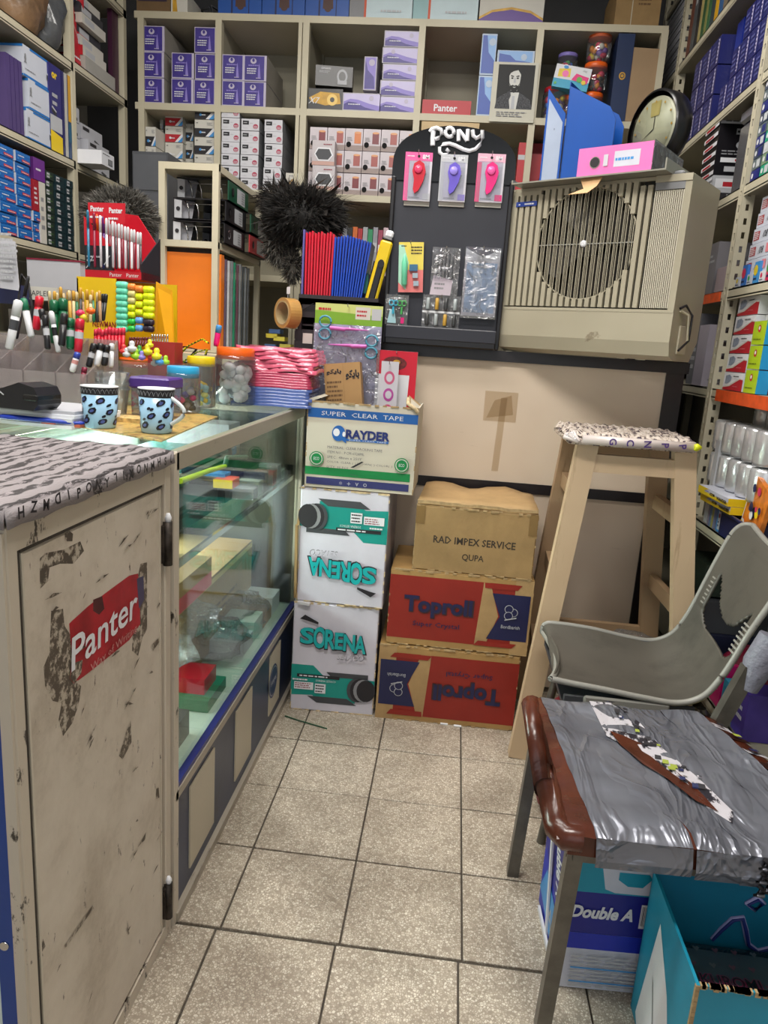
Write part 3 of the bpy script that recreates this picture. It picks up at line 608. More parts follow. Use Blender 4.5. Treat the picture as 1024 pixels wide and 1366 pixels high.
# ================================================================== TALL STOOL
pine = worn('pine_wood', '#cdb595', '#9c8262', .60, 3.2, .5, 0, .08, (9, 9, .8), .14, base2='#bda283')
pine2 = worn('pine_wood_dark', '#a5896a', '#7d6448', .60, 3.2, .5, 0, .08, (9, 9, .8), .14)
st = thing('bar_stool', 'tall pale wooden stool with a seat wrapped in printed plastic', 'stool', (.88, .2, 0))
SO = Vector((.88, .2, 0))
def W(p): return tuple(Vector(p)-SO)
FLt, FRt = at(783, 592, Y=.07), at(912, 602, Y=.07); BLt, BRt = Vector((FLt.x+.0, .33, .96)), Vector((FRt.x, .33, .96))
FLb = at(690, 1008, Z=0); FRb = Vector((1.155, FLb.y, 0)); BLb = Vector((FLb.x+.036, .445, 0)); BRb = Vector((1.145, .445, 0))
for a, c, mm, nmm in ((FLb, FLt, pine, 1), (FRb, FRt, pine, 1), (BLb, BLt, pine2, 0), (BRb, BRt, pine2, 0)):
    b = MB(); up = (0, 1, 0); a2 = a.copy(); c2 = c.copy(); c2.z = .965
    b.bar(W(a2), W(c2), .058, .036, mm, up); b.bar(W(a2+Vector((0, .0185, 0))), W(c2+Vector((0, .0185, 0))), .057, .001, pine2, up); b.build('leg', st)
def lerp(a, c, z): k = (z-a.z)/(c.z-a.z); return a+(c-a)*k
b = MB(); b.bar(W(lerp(FLb, FLt, .915)), W(lerp(FRb, FRt, .915)), .05, .03, pine, (0, 1, 0)); b.build('apron', st)
b = MB(); b.bar(W(lerp(BLb, BLt, .90)), W(lerp(BRb, BRt, .90)), .07, .03, pine2, (0, 1, 0)); b.build('apron', st)
for z in (.82, .55, .28):
    b = MB(); b.bar(W(lerp(FLb, FLt, z)), W(lerp(BLb, BLt, z)), .045, .022, pine2, (1, 0, 0)); b.build('rung', st)
    b = MB(); b.bar(W(lerp(FRb, FRt, z-.05)), W(lerp(BRb, BRt, z-.05)), .045, .022, pine2, (1, 0, 0)); b.build('rung', st)
b = MB(); b.bar(W(lerp(BLb, BLt, .3)), W(lerp(BRb, BRt, .3)), .05, .022, pine2, (0, 1, 0)); b.build('rung', st)
wrapm = bpy.data.materials.new('printed_plastic_wrap'); wrapm.use_nodes = True; t = wrapm.node_tree; L = t.links.new; bb = t.nodes['Principled BSDF']; bb.inputs['Roughness'].default_value = .25
tc = t.nodes.new('ShaderNodeTexCoord'); mp = t.nodes.new('ShaderNodeMapping'); mp.inputs['Scale'].default_value = (1, .35, 1); mp.inputs['Rotation'].default_value = (0, 0, .35); L(tc.outputs['Object'], mp.inputs[0])
wv = nn(t, 'ShaderNodeTexNoise', Scale=75.0, Distortion=1.2, Detail=2.0); L(mp.outputs[0], wv.inputs['Vector'])
cc = ramp(t, wv.outputs[0], [(.40, '#4a4150'), (.47, '#b9ab9e'), (.6, '#d8cdc4')]); L(cc, bb.inputs['Base Color'])
bp = nn(t, 'ShaderNodeBump', Strength=.6, Distance=.008); L(wv.outputs[0], bp.inputs['Height']); L(bp.outputs[0], bb.inputs['Normal'])
sx0, sx1 = at(757, 575, Y=.03).x, at(934, 590, Y=.03).x; sxm = (sx0+sx1)/2-.88
b = MB(); hw = (sx1-sx0)/2; nxx, nyy = 26, 14; vs = []
for i in range(nxx+1):
    for j in range(nyy+1):
        u, v = i/nxx*2-1, j/nyy*2-1; fx_ = math.copysign(min(1, abs(u)*1.0), u); e = max(0, max(abs(u), abs(v))-.9)/.1
        vs.append((sxm+u*hw, -.03+v*.145, 1.002-.014*e*e+.003*math.sin(u*40+v*9)+.002*math.sin(v*30)))
b.add(vs, [(i*(nyy+1)+j, (i+1)*(nyy+1)+j, (i+1)*(nyy+1)+j+1, i*(nyy+1)+j+1) for i in range(nxx) for j in range(nyy)], wrapm, True)
b.box(sxm-hw, -.175, .966, sxm+hw, .115, .989, wrapm, .008); b.build('wrapped_seat', st)
wr = M('wrap_white', '#d3c8c4', .2, var=.1); vio = M('violet_ink', '#4a2f7a', .4)
b = MB(); b.lathe([(.0125, -hw+.04), (.0135, 0), (.0125, hw-.012)], wr, 12, (sxm, -.176, .982), axis='x')
b.build('rolled_front_edge', st)
b = MB(); b.deco((sxm-hw+.11, -.1905, .970), (1, 0, 0), (0, 0, 1), .24, .026, [('t', c, .04+.19*k, .5, .75, vio, {'rot': -1.5 if k < 4 else -1.4, 'bold': .02}) for k, c in enumerate('GCNPP')], .0002); b.build('edge_lettering', st)
b = MB(); b.lathe([(.008, 0), (.011, .008), (.004, .02)], M('lime_scrap', '#d8e020', .4), 8, (sxm+hw-.02, -.186, .984), axis='x'); b.build('lime_scrap', st)
b = MB()
for k in range(9): b.tube([(sxm-hw+.004*k, -.15+.02*math.sin(k), .99), (sxm-hw-.008+.003*k, -.172, .984+.002*k), (sxm-hw+.03, -.178, .975)], .006, crink if k % 2 else wr, 6)
b.build('crumpled_wrap_end', st)

# ================================================================== GREY SHELL CHAIR
gp = worn('worn_grey_plastic', '#58544d', '#3a3833', .48, 6, .5, 0, .06, (1, 1, 1), .25, base2='#46433d'); gpl = worn('pale_grey_rim', '#8b8983', '#6a6863', .62, 12, .4, 0, .05)
far = [(727, 842), (736, 832), (790, 838), (840, 850), (875, 855), (902, 845), (920, 823), (934, 798), (947, 772), (962, 742), (978, 712), (992, 698), (1004, 696)]
near = [(731, 893), (738, 906), (800, 920), (850, 930), (895, 937), (928, 930), (952, 908), (972, 880), (990, 851), (1010, 824), (1036, 790), (1054, 768), (1068, 758)]
YF, YN = -.02, -.40
ch = thing('shell_chair', 'grey plastic shell chair facing the counter with scuffed seat', 'chair', (.9, -.2, 0)); CO = Vector((.9, -.2, 0))
F3 = [at(*q, Y=YF) for q in far]; N3 = [at(*q, Y=YN) for q in near]
xs_ = []
for k in range(len(F3)):
    zz = (F3[k].z+N3[k].z)/2; xx = (F3[k].x+N3[k].x)/2
    F3[k] = Vector((F3[k].x*.6+xx*.4, YF, F3[k].z*.6+zz*.4)); N3[k] = Vector((N3[k].x*.6+xx*.4, YN, N3[k].z*.6+zz*.4))
NT = 44; vs = []
def cr(P, s):
    i = int(min(len(P)-2, math.floor(s))); u = s-i; p0, p1, p2, p3 = P[max(i-1, 0)], P[i], P[i+1], P[min(i+2, len(P)-1)]
    return .5*((2*p1)+(-p0+p2)*u+(2*p0-5*p1+4*p2-p3)*u*u+(-p0+3*p1-3*p2+p3)*u**3)
NS = 132
for i in range(NS+1):
    s = i/NS*(len(F3)-1); f, n_ = cr(F3, s), cr(N3, s); tn = (cr(F3, min(s+.1, len(F3)-1.001))-cr(F3, max(s-.1, 0))).normalized(); nr = Vector((-tn.z, 0, tn.x))
    endr = 0
    for j in range(NT+1):
        v = j/NT; w2 = 1-(2*v-1)**2
        p = f+(n_-f)*v - nr*(.030*w2*(1 if s < 7 else .7))
        if s > 10.2: q = (s-10.2)/1.8; vv = (v-.5)*(1-.16*q*q)+.5; p = f+(n_-f)*vv-nr*(.02*w2)
        if s < 1.0: q = 1-s; p.z -= .012*q
        vs.append(tuple(p-CO))
b = MB(); fs = []
for i in range(NS):
    for j in range(NT):
        s = (i+.5)/NS*(len(F3)-1); v = (j+.5)/NT
        q = abs(2*v-1)/.74; hole = q < 1 and 6.35+.5*q**6 < s < 7.35+1.75*q**2.2-.5*q**10
        if not hole: fs.append((i*(NT+1)+j, i*(NT+1)+j+1, (i+1)*(NT+1)+j+1, (i+1)*(NT+1)+j))
b.add(vs, fs, gp, True); sh = b.build('seat_shell', ch); so = sh.modifiers.new('t', 'SOLIDIFY'); so.thickness = .006; so.offset = 0
rim = [Vector(vs[i*(NT+1)]) for i in range(NS, -1, -1)]+[Vector(vs[j]) for j in range(1, NT)]+[Vector(vs[i*(NT+1)+NT]) for i in range(NS+1)]+[Vector(vs[NS*(NT+1)+j]) for j in range(NT-1, 0, -1)]
rim.append(rim[0]); b = MB(); b.tube(rim, .0075, gpl, 8, cap=False); b.build('rolled_rim', ch)
b = MB()
for a in (i for i in range(3, 10)):
    i = int((6.9+a*.13)/(len(F3)-1)*NS)
for y_, P in ((YN+.028, N3), (YF-.028, F3)):
    for k in range(7):
        s = 7.1+k*.2; p = cr(P, s)-CO; tn = (cr(P, s+.1)-cr(P, s-.1)).normalized(); q = Vector((p.x, y_-CO.y, p.z))+Vector((-tn.z, 0, tn.x))*(-.002)
        b.bar(tuple(q-Vector((0, .018, 0))), tuple(q+Vector((0, .018, 0))), .003, .004, gpl, (tn.x, 0, tn.z))
b.build('strut_ribs', ch)['kind'] = 'stuff'
b = MB(); zs_ = .415
b.box(.70-.9, YN+.002+.2, .395, 1.0-.9, YN+.012+.2, .432, dgrey, .003); b.box(.745-.9, YN-.006+.2, .405, .94-.9, YN+.004+.2, .436, gpl, .004); b.box(.70-.9, YF-.012+.2, .395, 1.0-.9, YF-.002+.2, .44, dgrey, .003); b.box(-.2, -.19, .40, .10, .17, .41, dgrey); b.build('under_seat_frame', ch)
for x, y in ((.75, YN+.05), (1.03, YN+.05), (.75, YF-.05), (1.03, YF-.05)):
    b = MB(); b.tube([(x-.9, y+.2, .41), (x-.9+(.03 if x > .9 else -.03), y+.2, .2), (x-.9+(.06 if x > .9 else -.05), y+.2, .0)], .011, steel, 10); b.build('leg', ch)

# ================================================================== TAPED SEAT with steel legs
duct = bpy.data.materials.new('duct_tape'); duct.use_nodes = True; t = duct.node_tree; L = t.links.new; bb = t.nodes['Principled BSDF']
bb.inputs['Roughness'].default_value = .27; bb.inputs['Metallic'].default_value = .35
tc = t.nodes.new('ShaderNodeTexCoord'); mp = t.nodes.new('ShaderNodeMapping'); mp.inputs['Scale'].default_value = (1.3, .45, 1); mp.inputs['Rotation'].default_value = (0, 0, -.25); L(tc.outputs['Object'], mp.inputs[0])
n1 = nn(t, 'ShaderNodeTexNoise', Scale=9.0, Detail=3.0, Distortion=.8, Roughness=.5); L(mp.outputs[0], n1.inputs['Vector']); n2 = nn(t, 'ShaderNodeTexNoise', Scale=5.0, Detail=3.0); L(tc.outputs['Object'], n2.inputs['Vector'])
L(ramp(t, n2.outputs[0], [(.3, '#5a5c66'), (.7, '#7b7d87')]), bb.inputs['Base Color'])
ab = nn(t, 'ShaderNodeMath', operation='SUBTRACT'); L(n1.outputs[0], ab.inputs[0]); ab.inputs[1].default_value = .5
a2 = nn(t, 'ShaderNodeMath', operation='ABSOLUTE'); L(ab.outputs[0], a2.inputs[0]); rg = ramp(t, a2.outputs[0], [(0, 1), (.09, .25), (.3, 0)])
bp = nn(t, 'ShaderNodeBump', Strength=.5, Distance=.011); L(rg, bp.inputs['Height']); L(bp.outputs[0], bb.inputs['Normal'])
BX0, BX1, BY0, BY1, BZ = .612, 1.00, -.945, -.475, .463
bn = thing('taped_seat', 'brown vinyl seat patched with silver tape on square steel legs', 'stool', (.83, -.71, 0)); BO = Vector((.83, -.71, 0))
def seatz(u, v):
    e = max(0, abs(u)-.86)/.14; e2 = max(0, abs(v)-.9)/.1
    return BZ-.014*e*e-.012*e2*e2+.0035*math.sin(u*7+v*3)+.002*math.sin(v*19+u*5)
def seatx(u, v): return BX0+(u+1)/2*((BX1-BX0)+.17*(1-v)/2)-BO.x
def grid(b, u0, u1, v0, v1, nx, ny, m, dz=0, skew=0, side=.0):
    hy = (BY1-BY0)/2; vs = []
    for i in range(nx+1):
        for j in range(ny+1):
            u = u0+(u1-u0)*i/nx; v = v0+(v1-v0)*j/ny; u += skew*(-v)
            vs.append((seatx(u, v), (BY0+BY1)/2+v*hy-BO.y, seatz(u, v)+dz))
    b.add(vs, [(i*(ny+1)+j, (i+1)*(ny+1)+j, (i+1)*(ny+1)+j+1, i*(ny+1)+j+1) for i in range(nx) for j in range(ny)], m, True)
    return vs
b = MB(); vs = grid(b, -1, 1, -1, 1, 24, 24, brownv)
b.prism([(seatx(-1, -1)+.02, BY0-BO.y+.004), (seatx(1, -1), BY0-BO.y+.004), (seatx(1, 1), BY1-BO.y), (seatx(-1, 1)+.02, BY1-BO.y)], BZ-.050, BZ-.014, brownv)
for k in range(2): pass
b.build('seat_pad', bn)
b = MB(); b.tube([(BX0-BO.x+.004, BY1-BO.y-.01, BZ-.022), (BX0-BO.x-.001, -.1, BZ-.02), (BX0-BO.x+.003, .1-.15, BZ-.021), (BX0-BO.x+.006, BY0-BO.y+.03, BZ-.024), (BX0-BO.x+.016, BY0-BO.y+.014, BZ-.025), (BX0-BO.x+.04, BY0-BO.y+.016, BZ-.026)], .0225, brownv, 12); b.build('rolled_vinyl_edge', bn)
for (u0, u1, sk, dz, nm) in ((-.84, -.30, .06, .0014, 0), (-.02, .44, .05, .0024, 1), (.40, .80, .0, .0034, 2), (-.34, .04, .12, .0006, 3)):
    b = MB(); vv = grid(b, u0, u1, -1.0, 1.0, 12, 24, duct, dz, sk)
    x0, x1 = vv[0][0], vv[12*25][0]; y = BY0-BO.y
    b.add([(x0, y, BZ-.012+dz), (x1, y, BZ-.012+dz), (x1+.003, y-.004, BZ-.045), (x0+.003, y-.004, BZ-.05), (x1+.004, y+.001, BZ-.062), (x0+.004, y+.001, BZ-.066)], [(3, 2, 1, 0), (5, 4, 2, 3)], duct)
    b.build('tape_strip', bn)
b = MB(); rr = random.Random(11); wrb = worn('printed_scrap', '#b9b5bc', '#26242c', .53, 34, .3, 0, .3, (1, .5, 1), .03)
def spt(u, v, dz=.004): return (seatx(u, v), (BY0+BY1)/2+v*(BY1-BY0)/2-BO.y, seatz(u, v)+dz)
def patch(pts, m, dz): b.add([spt(u, v, dz) for u, v in pts], [tuple(range(len(pts)))], m)
patch([(-.36, .93), (-.12, .95), (.02, .6), (.03, .2), (.12, -.2), (.16, -.6), (.10, -.72), (-.02, -.5), (-.10, -.2), (-.22, .1), (-.38, .35)], wrb, .0042)
patch([(-.33, .42), (-.22, .35), (-.12, .25), (-.05, .0), (.04, -.3), (.06, -.62), (-.03, -.5), (-.12, -.25), (-.22, -.05), (-.32, .2)], brownv, .0050)
for k in range(30):
    v = rr.uniform(-.35, .93); c = -.10+(.22*(-v)+.1)*.8; u = c+rr.uniform(-.06, .10); a = rr.uniform(.014, .034)
    patch([(u-a, v-a*.7), (u+a*.6, v-a), (u+a, v+a*.5), (u-a*.4, v+a)], rr.choice([ink, navy, wrb, ink, M('olive_scrap', '#8f9a3a', .5)]), .0055+k*.00015)
b.build('torn_patch', bn)['kind'] = 'stuff'
b = MB()
for k in range(7):
    v = .95-.2*k; patch([(.80, v), (.97, v-.02), (.97, v-.10), (.80, v-.08)], (wrb if k % 2 else M('dark_brown_print', '#2c1512', .35)), .0035+k*.0003); patch([(.84, v-.02), (.90, v-.03), (.90, v-.07), (.84, v-.06)], (navy, ink, M('olive_scrap', '#8f9a3a'))[k % 3], .0062+k*.0003)
b.build('printed_side_band', bn)['kind'] = 'stuff'
b = MB()
for k in range(10):
    x = .10+.006*(k % 4); b.tube([(x, BY0-BO.y-.004, BZ-.01-.006*k), (x+.012*(-1)**k, BY0-BO.y-.012, BZ-.016-.006*k), (x+.004, BY0-BO.y-.004, BZ-.022-.006*k)], .004, duct if k % 2 else ink, 5)
b.build('torn_front_edge', bn)['kind'] = 'stuff'
for (px, py, tx, ty) in ((683, 1165, .636, -.50), (722, 1372, .650, -.915)):
    f_ = at(px, py, Z=0); b = MB(); b.bar((f_.x-BO.x, f_.y-BO.y, 0), (tx-BO.x, ty-BO.y, BZ-.045), .026, .026, steel, (0, 1, 0)); b.build('leg', bn)
for (x, y) in ((.97, -.50), (1.155, -.915)):
    b = MB(); b.bar((x+.02-BO.x, y-BO.y, 0), (x-BO.x, y-BO.y, BZ-.045), .026, .026, steel, (0, 1, 0)); b.build('leg', bn)
b = MB(); b.bar((.645-BO.x, -.92-BO.y, BZ-.06), (1.15-BO.x, -.92-BO.y, BZ-.06), .02, .02, steel, (0, 1, 0)); b.bar((.645-BO.x, -.51-BO.y, BZ-.06), (.98-BO.x, -.51-BO.y, BZ-.06), .02, .02, steel, (0, 1, 0)); b.bar((.645-BO.x, -.92-BO.y, BZ-.06), (.645-BO.x, -.51-BO.y, BZ-.06), .02, .02, steel, (0, 0, 1)); b.build('seat_frame', bn)
b = MB(); b.bar((1.00-BO.x, -.50-BO.y, BZ-.05), tuple(at(1000, 890, Y=-.50)-BO+Vector((0, 0, 0))), .03, .026, steel, (0, 1, 0)); b.build('back_upright', bn)
q = at(1012, 885, Y=-.50)-BO; b = MB(); b.tube([tuple(q+Vector((-.012, 0, -.06))), tuple(q), tuple(q+Vector((.02, 0, .06)))], .03, M('grey_cloth_tape', '#7a7a86', .5, bump=.5, bscale=60), 10, taper=[.02, .032, .03]); b.build('tape_wrapping', bn)

# ================================================================== CARTONS under the seat
dA = M('deep_blue_print', '#1b1f86', .4, var=.1); dB = M('cobalt_print', '#1d2fb0', .4, var=.1); dC = M('cyan_print', '#1493ae', .4, var=.08); wbx = M('white_box_board', '#c9cbd8', .5, var=.06)
frontA = [('r', 0, .40, 1, .68, dA), ('r', 0, .29, 1, .40, dB), ('r', 0, .68, 1, 1, dC), ('p', [(.20, .71), (.26, .69), (.62, .69), (.66, .8), (.60, 1), (.19, 1), (.17, .84)], wbx), ('p', [(.27, .78), (.33, .74), (.42, .74), (.47, .80), (.45, .83), (.27, .83)], dC), ('p', [(.28, .89), (.46, .89), (.42, .96), (.30, .96)], dC),
          ('t', 'Double A', .20, .55, .085, white, {'bold': .04, 'shear': .25, 'w': .38}), ('r', .43, .47, .52, .63, white)]+[('r', .436+.006*k, .49, .436+.006*k+(.002, .004, .002)[k % 3], .62, ink) for k in range(13)]+[('l', .05, .04, .80, .27, 9, lgrey), ('r', .05, .175, .62, .185, skyb), ('r', .05, .08, .58, .09, skyb)]
sideA = [('r', 0, 0, 1, 1, dC), ('p', [(0, 0), (.6, 0), (1, .45), (1, .75), (0, .8)], dB), ('r', 0, .6, .62, 1, dA), ('t', 'Double A', .45, .66, .16, white, {'rot': -1.35, 'bold': .03, 'shear': .2, 'w': .9})]
p0 = at(748, 1313, Z=0)
da = big('carton', 'blue and white paper carton standing under the taped seat', p0.x+.147, p0.y, 0, .31, .23, .325, wbx, {'front': frontA, 'left': [('r', 0, 0, 1, 1, dB), ('p', [(0, .45), (0, 1), (1, 1), (1, .3)], dA), ('t', 'Double A', .55, .62, .14, white, {'rot': -1.2, 'bold': .03, 'shear': .2, 'w': .62}), ('p', [(.0, .12), (.9, .02), (.9, .28), (.2, .36)], skyb), ('t', 'A', .5, .17, .12, lgrey)]}, .05, rag=False, tape=False)
b = MB(); b.bar((-.158, .12, 0), (-.163, .16, .24), .004, .012, white); b.box(-.163, .05, 0, -.158, .2, .012, white); b.build('torn_flap', da)
cyb = M('cyan_carton', '#1488a6', .45, var=.1, scale=5); cyd = M('cyan_carton_inside', '#0f7796', .5, var=.1)
p1 = at(929, 1314, Z=.30); p2 = at(866, 1160, Z=.30)
ob_ = thing('open_carton', 'open turquoise carton in the bottom right corner', 'box', (p1.x, p1.y, 0), .0); LW, LD, LH = .33, p2.y-p1.y, .30
def q4(b, pts, m): b.add(pts, [(0, 1, 2, 3)], m)
b = MB(); th = .005; b.box(0, 0, 0, LW, th, LH, cyb); b.box(0, LD-th, 0, LW, LD, LH+.012, cyd); b.box(0, th, 0, th, LD-th, LH, cyb); b.box(LW-th, th, 0, LW, LD-th, LH, cyb); b.box(th, th, 0, LW-th, LD-th, th, kraft2)
b.deco((0, LD, 0), (0, -1, 0), (0, 0, 1), LD, LH, [('p', [(.12, .06), (.30, .84), (.62, .60), (.86, .25), (.62, -.0), (.2, 0)], white), ('p', [(.32, .50), (.36, .47), (.66, .0), (.62, .0)], grey), ('l', .6, .2, .7, .3, 3, ink)])
pr = MATS['pale_red']; sw = [(.46, .52), (.50, .60), (.55, .68), (.60, .70), (.63, .62), (.66, .52), (.72, .48), (.80, .52), (.86, .60)]
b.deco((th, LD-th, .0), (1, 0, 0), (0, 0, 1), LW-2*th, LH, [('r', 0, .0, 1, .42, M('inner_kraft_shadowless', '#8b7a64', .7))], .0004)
b.build('carton_body', ob_)
b = MB()
def stroke(pts, r, m, off): b.tube([(th+(u-.1)*(LW-2*th), LD-th-off, .02+v*LH) for u, v in pts], r, m, 6, taper=[r*(.3+.7*math.sin(PI*min(1, .15+k/(len(pts)-1)*.8))) for k in range(len(pts))])
stroke(sw, .006, M('lilac_outline', '#b9b4e4', .5), .001); stroke(sw, .0038, M('dark_logo_blue', '#24307e', .5), .005); stroke([(.60, .80), (.66, .86), (.70, .82), (.66, .76), (.60, .80)], .0045, MATS['lilac_outline'], .002); stroke([(.61, .80), (.66, .845), (.69, .82), (.66, .775), (.61, .80)], .003, MATS['dark_logo_blue'], .006)
stroke([(.86, .5), (.9, .62), (.96, .7), (1.0, .72)], .005, MATS['lilac_outline'], .001)
b.build('inner_logo', ob_)
b = MB(); rr = random.Random(4)
for k in range(30): x = LW*rr.random()*.35; b.box(x, -.0015, LH-.002-.006*rr.random(), x+.008, .006, LH+.0015, kedge)
for k in range(14): z = LH*(.55+.45*k/14); b.box(-.0012, -.001, z, .005, .004, z+.009, kedge)
for k in range(8): b.box(-.002+.002*k, LD-.006, LH+.004, .004+.004*k, LD+.003, LH+.014+.002*(k % 2), kedge)
b.build('worn_edge', ob_)['kind'] = 'stuff'
gd = M('grey_green_pack', '#8b9ba2', .3, var=.08, coat=.6)
pk = thing('bagged_pack', 'glossy grey heart-patterned pack lying in the open turquoise carton', 'pack', (p1.x+.165, p1.y+LD/2, .125)); b = MB(); b.box(-.152, -LD/2+.02, 0, .152, LD/2-.02, .045, gd, .008)
its = []; hm = M('pink_heart', '#c98f9f', .5)
for i in range(9):
    for j in range(6):
        u, v = .08+i*.11+.05*(j % 2), .08+j*.17; its.append(('p', [(u, v), (u+.02, v+.04), (u+.012, v+.06), (u, v+.045), (u-.012, v+.06), (u-.02, v+.04)], hm if (i+j) % 3 else lgrey))
its += [('t', 'KUROMI', .36, .62, .12, M('pink_outline', '#f0508a', .4), {'bold': .05, 'w': .34}), ('t', 'KUROMI', .36, .62, .11, dgrey, {'bold': .01, 'w': .33}), ('c', .10, .32, .15, M('deep_pink', '#a0164e', .4), .75), ('p', [(.26, .10), (.30, .26), (.36, .34), (.40, .14), (.33, .08)], ink)]
b.deco((-.152, -LD/2+.02, .0455), (1, 0, 0), (0, 1, 0), .304, LD-.04, its, .00008); b.build('pack_body', pk)
b = MB(); b.box(-.154, -LD/2+.018, -.001, .154, LD/2-.018, .0545, clear('pack_film', '#e8eef0', .12, .1, crinkle=.3), .008); b.build('film_wrap', pk)

# ================================================================== AIR COOLER UNIT on the partition desk
acm = worn('aged_ivory_plastic', '#b0a995', '#857c69', .66, 5, .4, 0, .03, base2='#9f9884'); acd = M('fan_black', '#17140f', .7); acs = worn('shaded_ivory_rib', '#a9a28e', '#7c7462', .7, 9, .45, 0, .02)
AL, AW, AD, AH = Vector((.512, .478, 1.205)), .556, .24, .492; ATH = -.6
ac = thing('cooler_unit', 'large ivory air cooler unit with round fan grille on the desk', 'air cooler', AL, ATH)
def acw(x, y, z): return AL+Vector((x*math.cos(ATH)-y*math.sin(ATH), x*math.sin(ATH)+y*math.cos(ATH), z))
def mk(n, fn, par=ac): b = MB(); fn(b); return b.build(n, par)
FZ = .142
def body(b):
    prof = [(.05, 0), (.012, .012), (0, .05), (0, FZ), (.0, .485), (.010, AH), (AD, AH), (AD, .06), (AD-.05, 0)]
    # shell: sides, back, top and lower front; the grille opening is left open
    b.prism([(y, z) for y, z in prof], AW-.018, AW, acm, 'x'); b.prism([(y, z) for y, z in prof], 0, .012, acm, 'x')
    b.box(.012, AD-.01, .06, AW-.018, AD, AH, acm); b.box(.012, .006, .482, AW-.018, AD-.01, AH, acm); b.box(.012, .05, 0, AW-.018, AD-.05, .01, acm)
    b.add([(.012, .05, 0), (AW-.018, .05, 0), (AW-.018, .012, .012), (.012, .012, .012), (AW-.018, 0, .05), (.012, 0, .05), (AW-.018, 0, FZ-.012), (.012, 0, FZ-.012), (AW-.018, .014, FZ-.004), (.012, .014, FZ-.004)], [(0, 1, 2, 3), (3, 2, 4, 5), (5, 4, 6, 7), (7, 6, 8, 9)], acm)
mk('casing', body)
mk('inner_recess', lambda b: b.box(.014, .075, FZ-.01, AW-.02, .08, .483, acd))
cx_, cz_, cr_ = .262, .322, .158
for k in range(21):
    x = .012+k*.0212; xe = x+.0138; b = MB(); xm = (x+xe)/2
    if abs(xm-cx_) < cr_:
        hgt = math.sqrt(cr_**2-(xm-cx_)**2)
        if cz_-hgt > FZ: b.box(x, .0, FZ, xe, .012, cz_-hgt, acm)
        if cz_+hgt < .482: b.box(x, .0, cz_+hgt, xe, .012, .482, acm)
        if not b.v: continue
        b.box(x+.0055, .008, max(FZ, cz_-hgt)-.001, x+.0075, .0115, min(.482, cz_+hgt)+.001, acs)
    else: b.box(x, 0, FZ, xe, .012, .470, acm)
    b.build('grille_slat', ac)
mk('slot_backing', lambda b: b.box(.012, .013, FZ, cx_-cr_-.0, .016, .482, acd)); mk('slot_backing', lambda b: b.box(cx_+cr_, .013, FZ, .455, .016, .482, acd)); mk('top_strip', lambda b: b.box(.012, .0005, .470, .105, .012, .482, acm))
def guard(b):
    k = 0; x = cx_-cr_+.008
    while x < cx_+cr_-.004:
        h_ = math.sqrt(cr_**2-(x-cx_)**2); b.box(x-.0010, .002, cz_-h_, x+.0010, .005, cz_+h_, acs); x += .0106
    b.box(cx_-cr_, .004, cz_-.0013, cx_+cr_, .0065, cz_+.0013, M('guard_wire', '#a8a8a4', .3, .5))
    ring = [(cx_+cr_*math.cos(a*PI/24), .009, cz_+cr_*math.sin(a*PI/24)) for a in range(49)]; b.tube(ring, .0025, acs, 6, cap=False)
o = mk('fan_guard', guard); o['kind'] = 'stuff'
def fan(b):
    for k in range(4):
        a = k*PI/2+.4; pts = []
        for r_, da_, yy in ((.03, -.35, .05), (.145, -.42, .058), (.15, .15, .035), (.13, .42, .03), (.03, .45, .04)): pts.append((cx_+r_*math.cos(a+da_), yy, cz_+r_*math.sin(a+da_)))
        b.add(pts, [(0, 1, 2, 3, 4)], M('fan_blade_grey', '#2c2825', .5)); b.add([(x, y+.002, z) for x, y, z in pts], [(4, 3, 2, 1, 0)], MATS['fan_blade_grey'])
    b.lathe([(.034, .03), (.034, .065)], MATS['fan_blade_grey'], 20, (cx_, 0, cz_), axis='y')
mk('fan', fan); mk('fan_badge', lambda b: b.lathe([(.010, .003), (.0098, -.001), (.004, -.002)][::-1], white, 16, (cx_, 0, cz_), axis='y'))
def finned(b):
    for k in range(15): x = .458+k*.0055; b.box(x, -.001, FZ, x+.0032, .010, .452, M('pale_fin', '#c2bcab', .4, var=.05))
    b.box(.455, .008, FZ, .539, .013, .482, acs); b.box(.457, -.0005, .455, .538, .01, .474, grey)
o = mk('condenser_fins', finned); o['kind'] = 'stuff'
mk('edge_channel', lambda b: b.box(.0, -.001, FZ-.012, AW, .006, FZ-.004, acs))
mk('maker_badge', lambda b: (b.box(.022, -.003, .438, .094, -.0005, .452, M('badge_blue', '#1d3a8c', .3)), b.deco((.022, -.003, .438), (1, 0, 0), (0, 0, 1), .072, .014, [('p', [(.10, .4), (.2, .6), (.2, .3)], white), ('l', .42, .15, .92, .85, 1, white)], .0002)))
mk('top_handle', lambda b: b.box(AW-.075, .01, AH, AW-.03, .05, AH+.012, grey, .004))
mk('top_corner_cap', lambda b: b.box(AW-.10, -.003, .474, AW, .004, AH, acs))
mk('service_flap', lambda b: (b.box(AW, .06, .02, AW+.006, .13, .10, M('cream_flap', '#c2baa6', .4), .002)))
def cab2(b): b.tube([(AW+.003, .04, .145), (AW+.012, .06, .155), (AW+.02, .10, .13), (AW+.02, .10, .06), (AW+.012, .05, .03)], .0035, ink, 6); b.tube([(AW+.003, .045, .14), (AW+.014, .08, .13), (AW+.018, .10, .05)], .0045, cream, 6)
mk('power_cable', cab2)

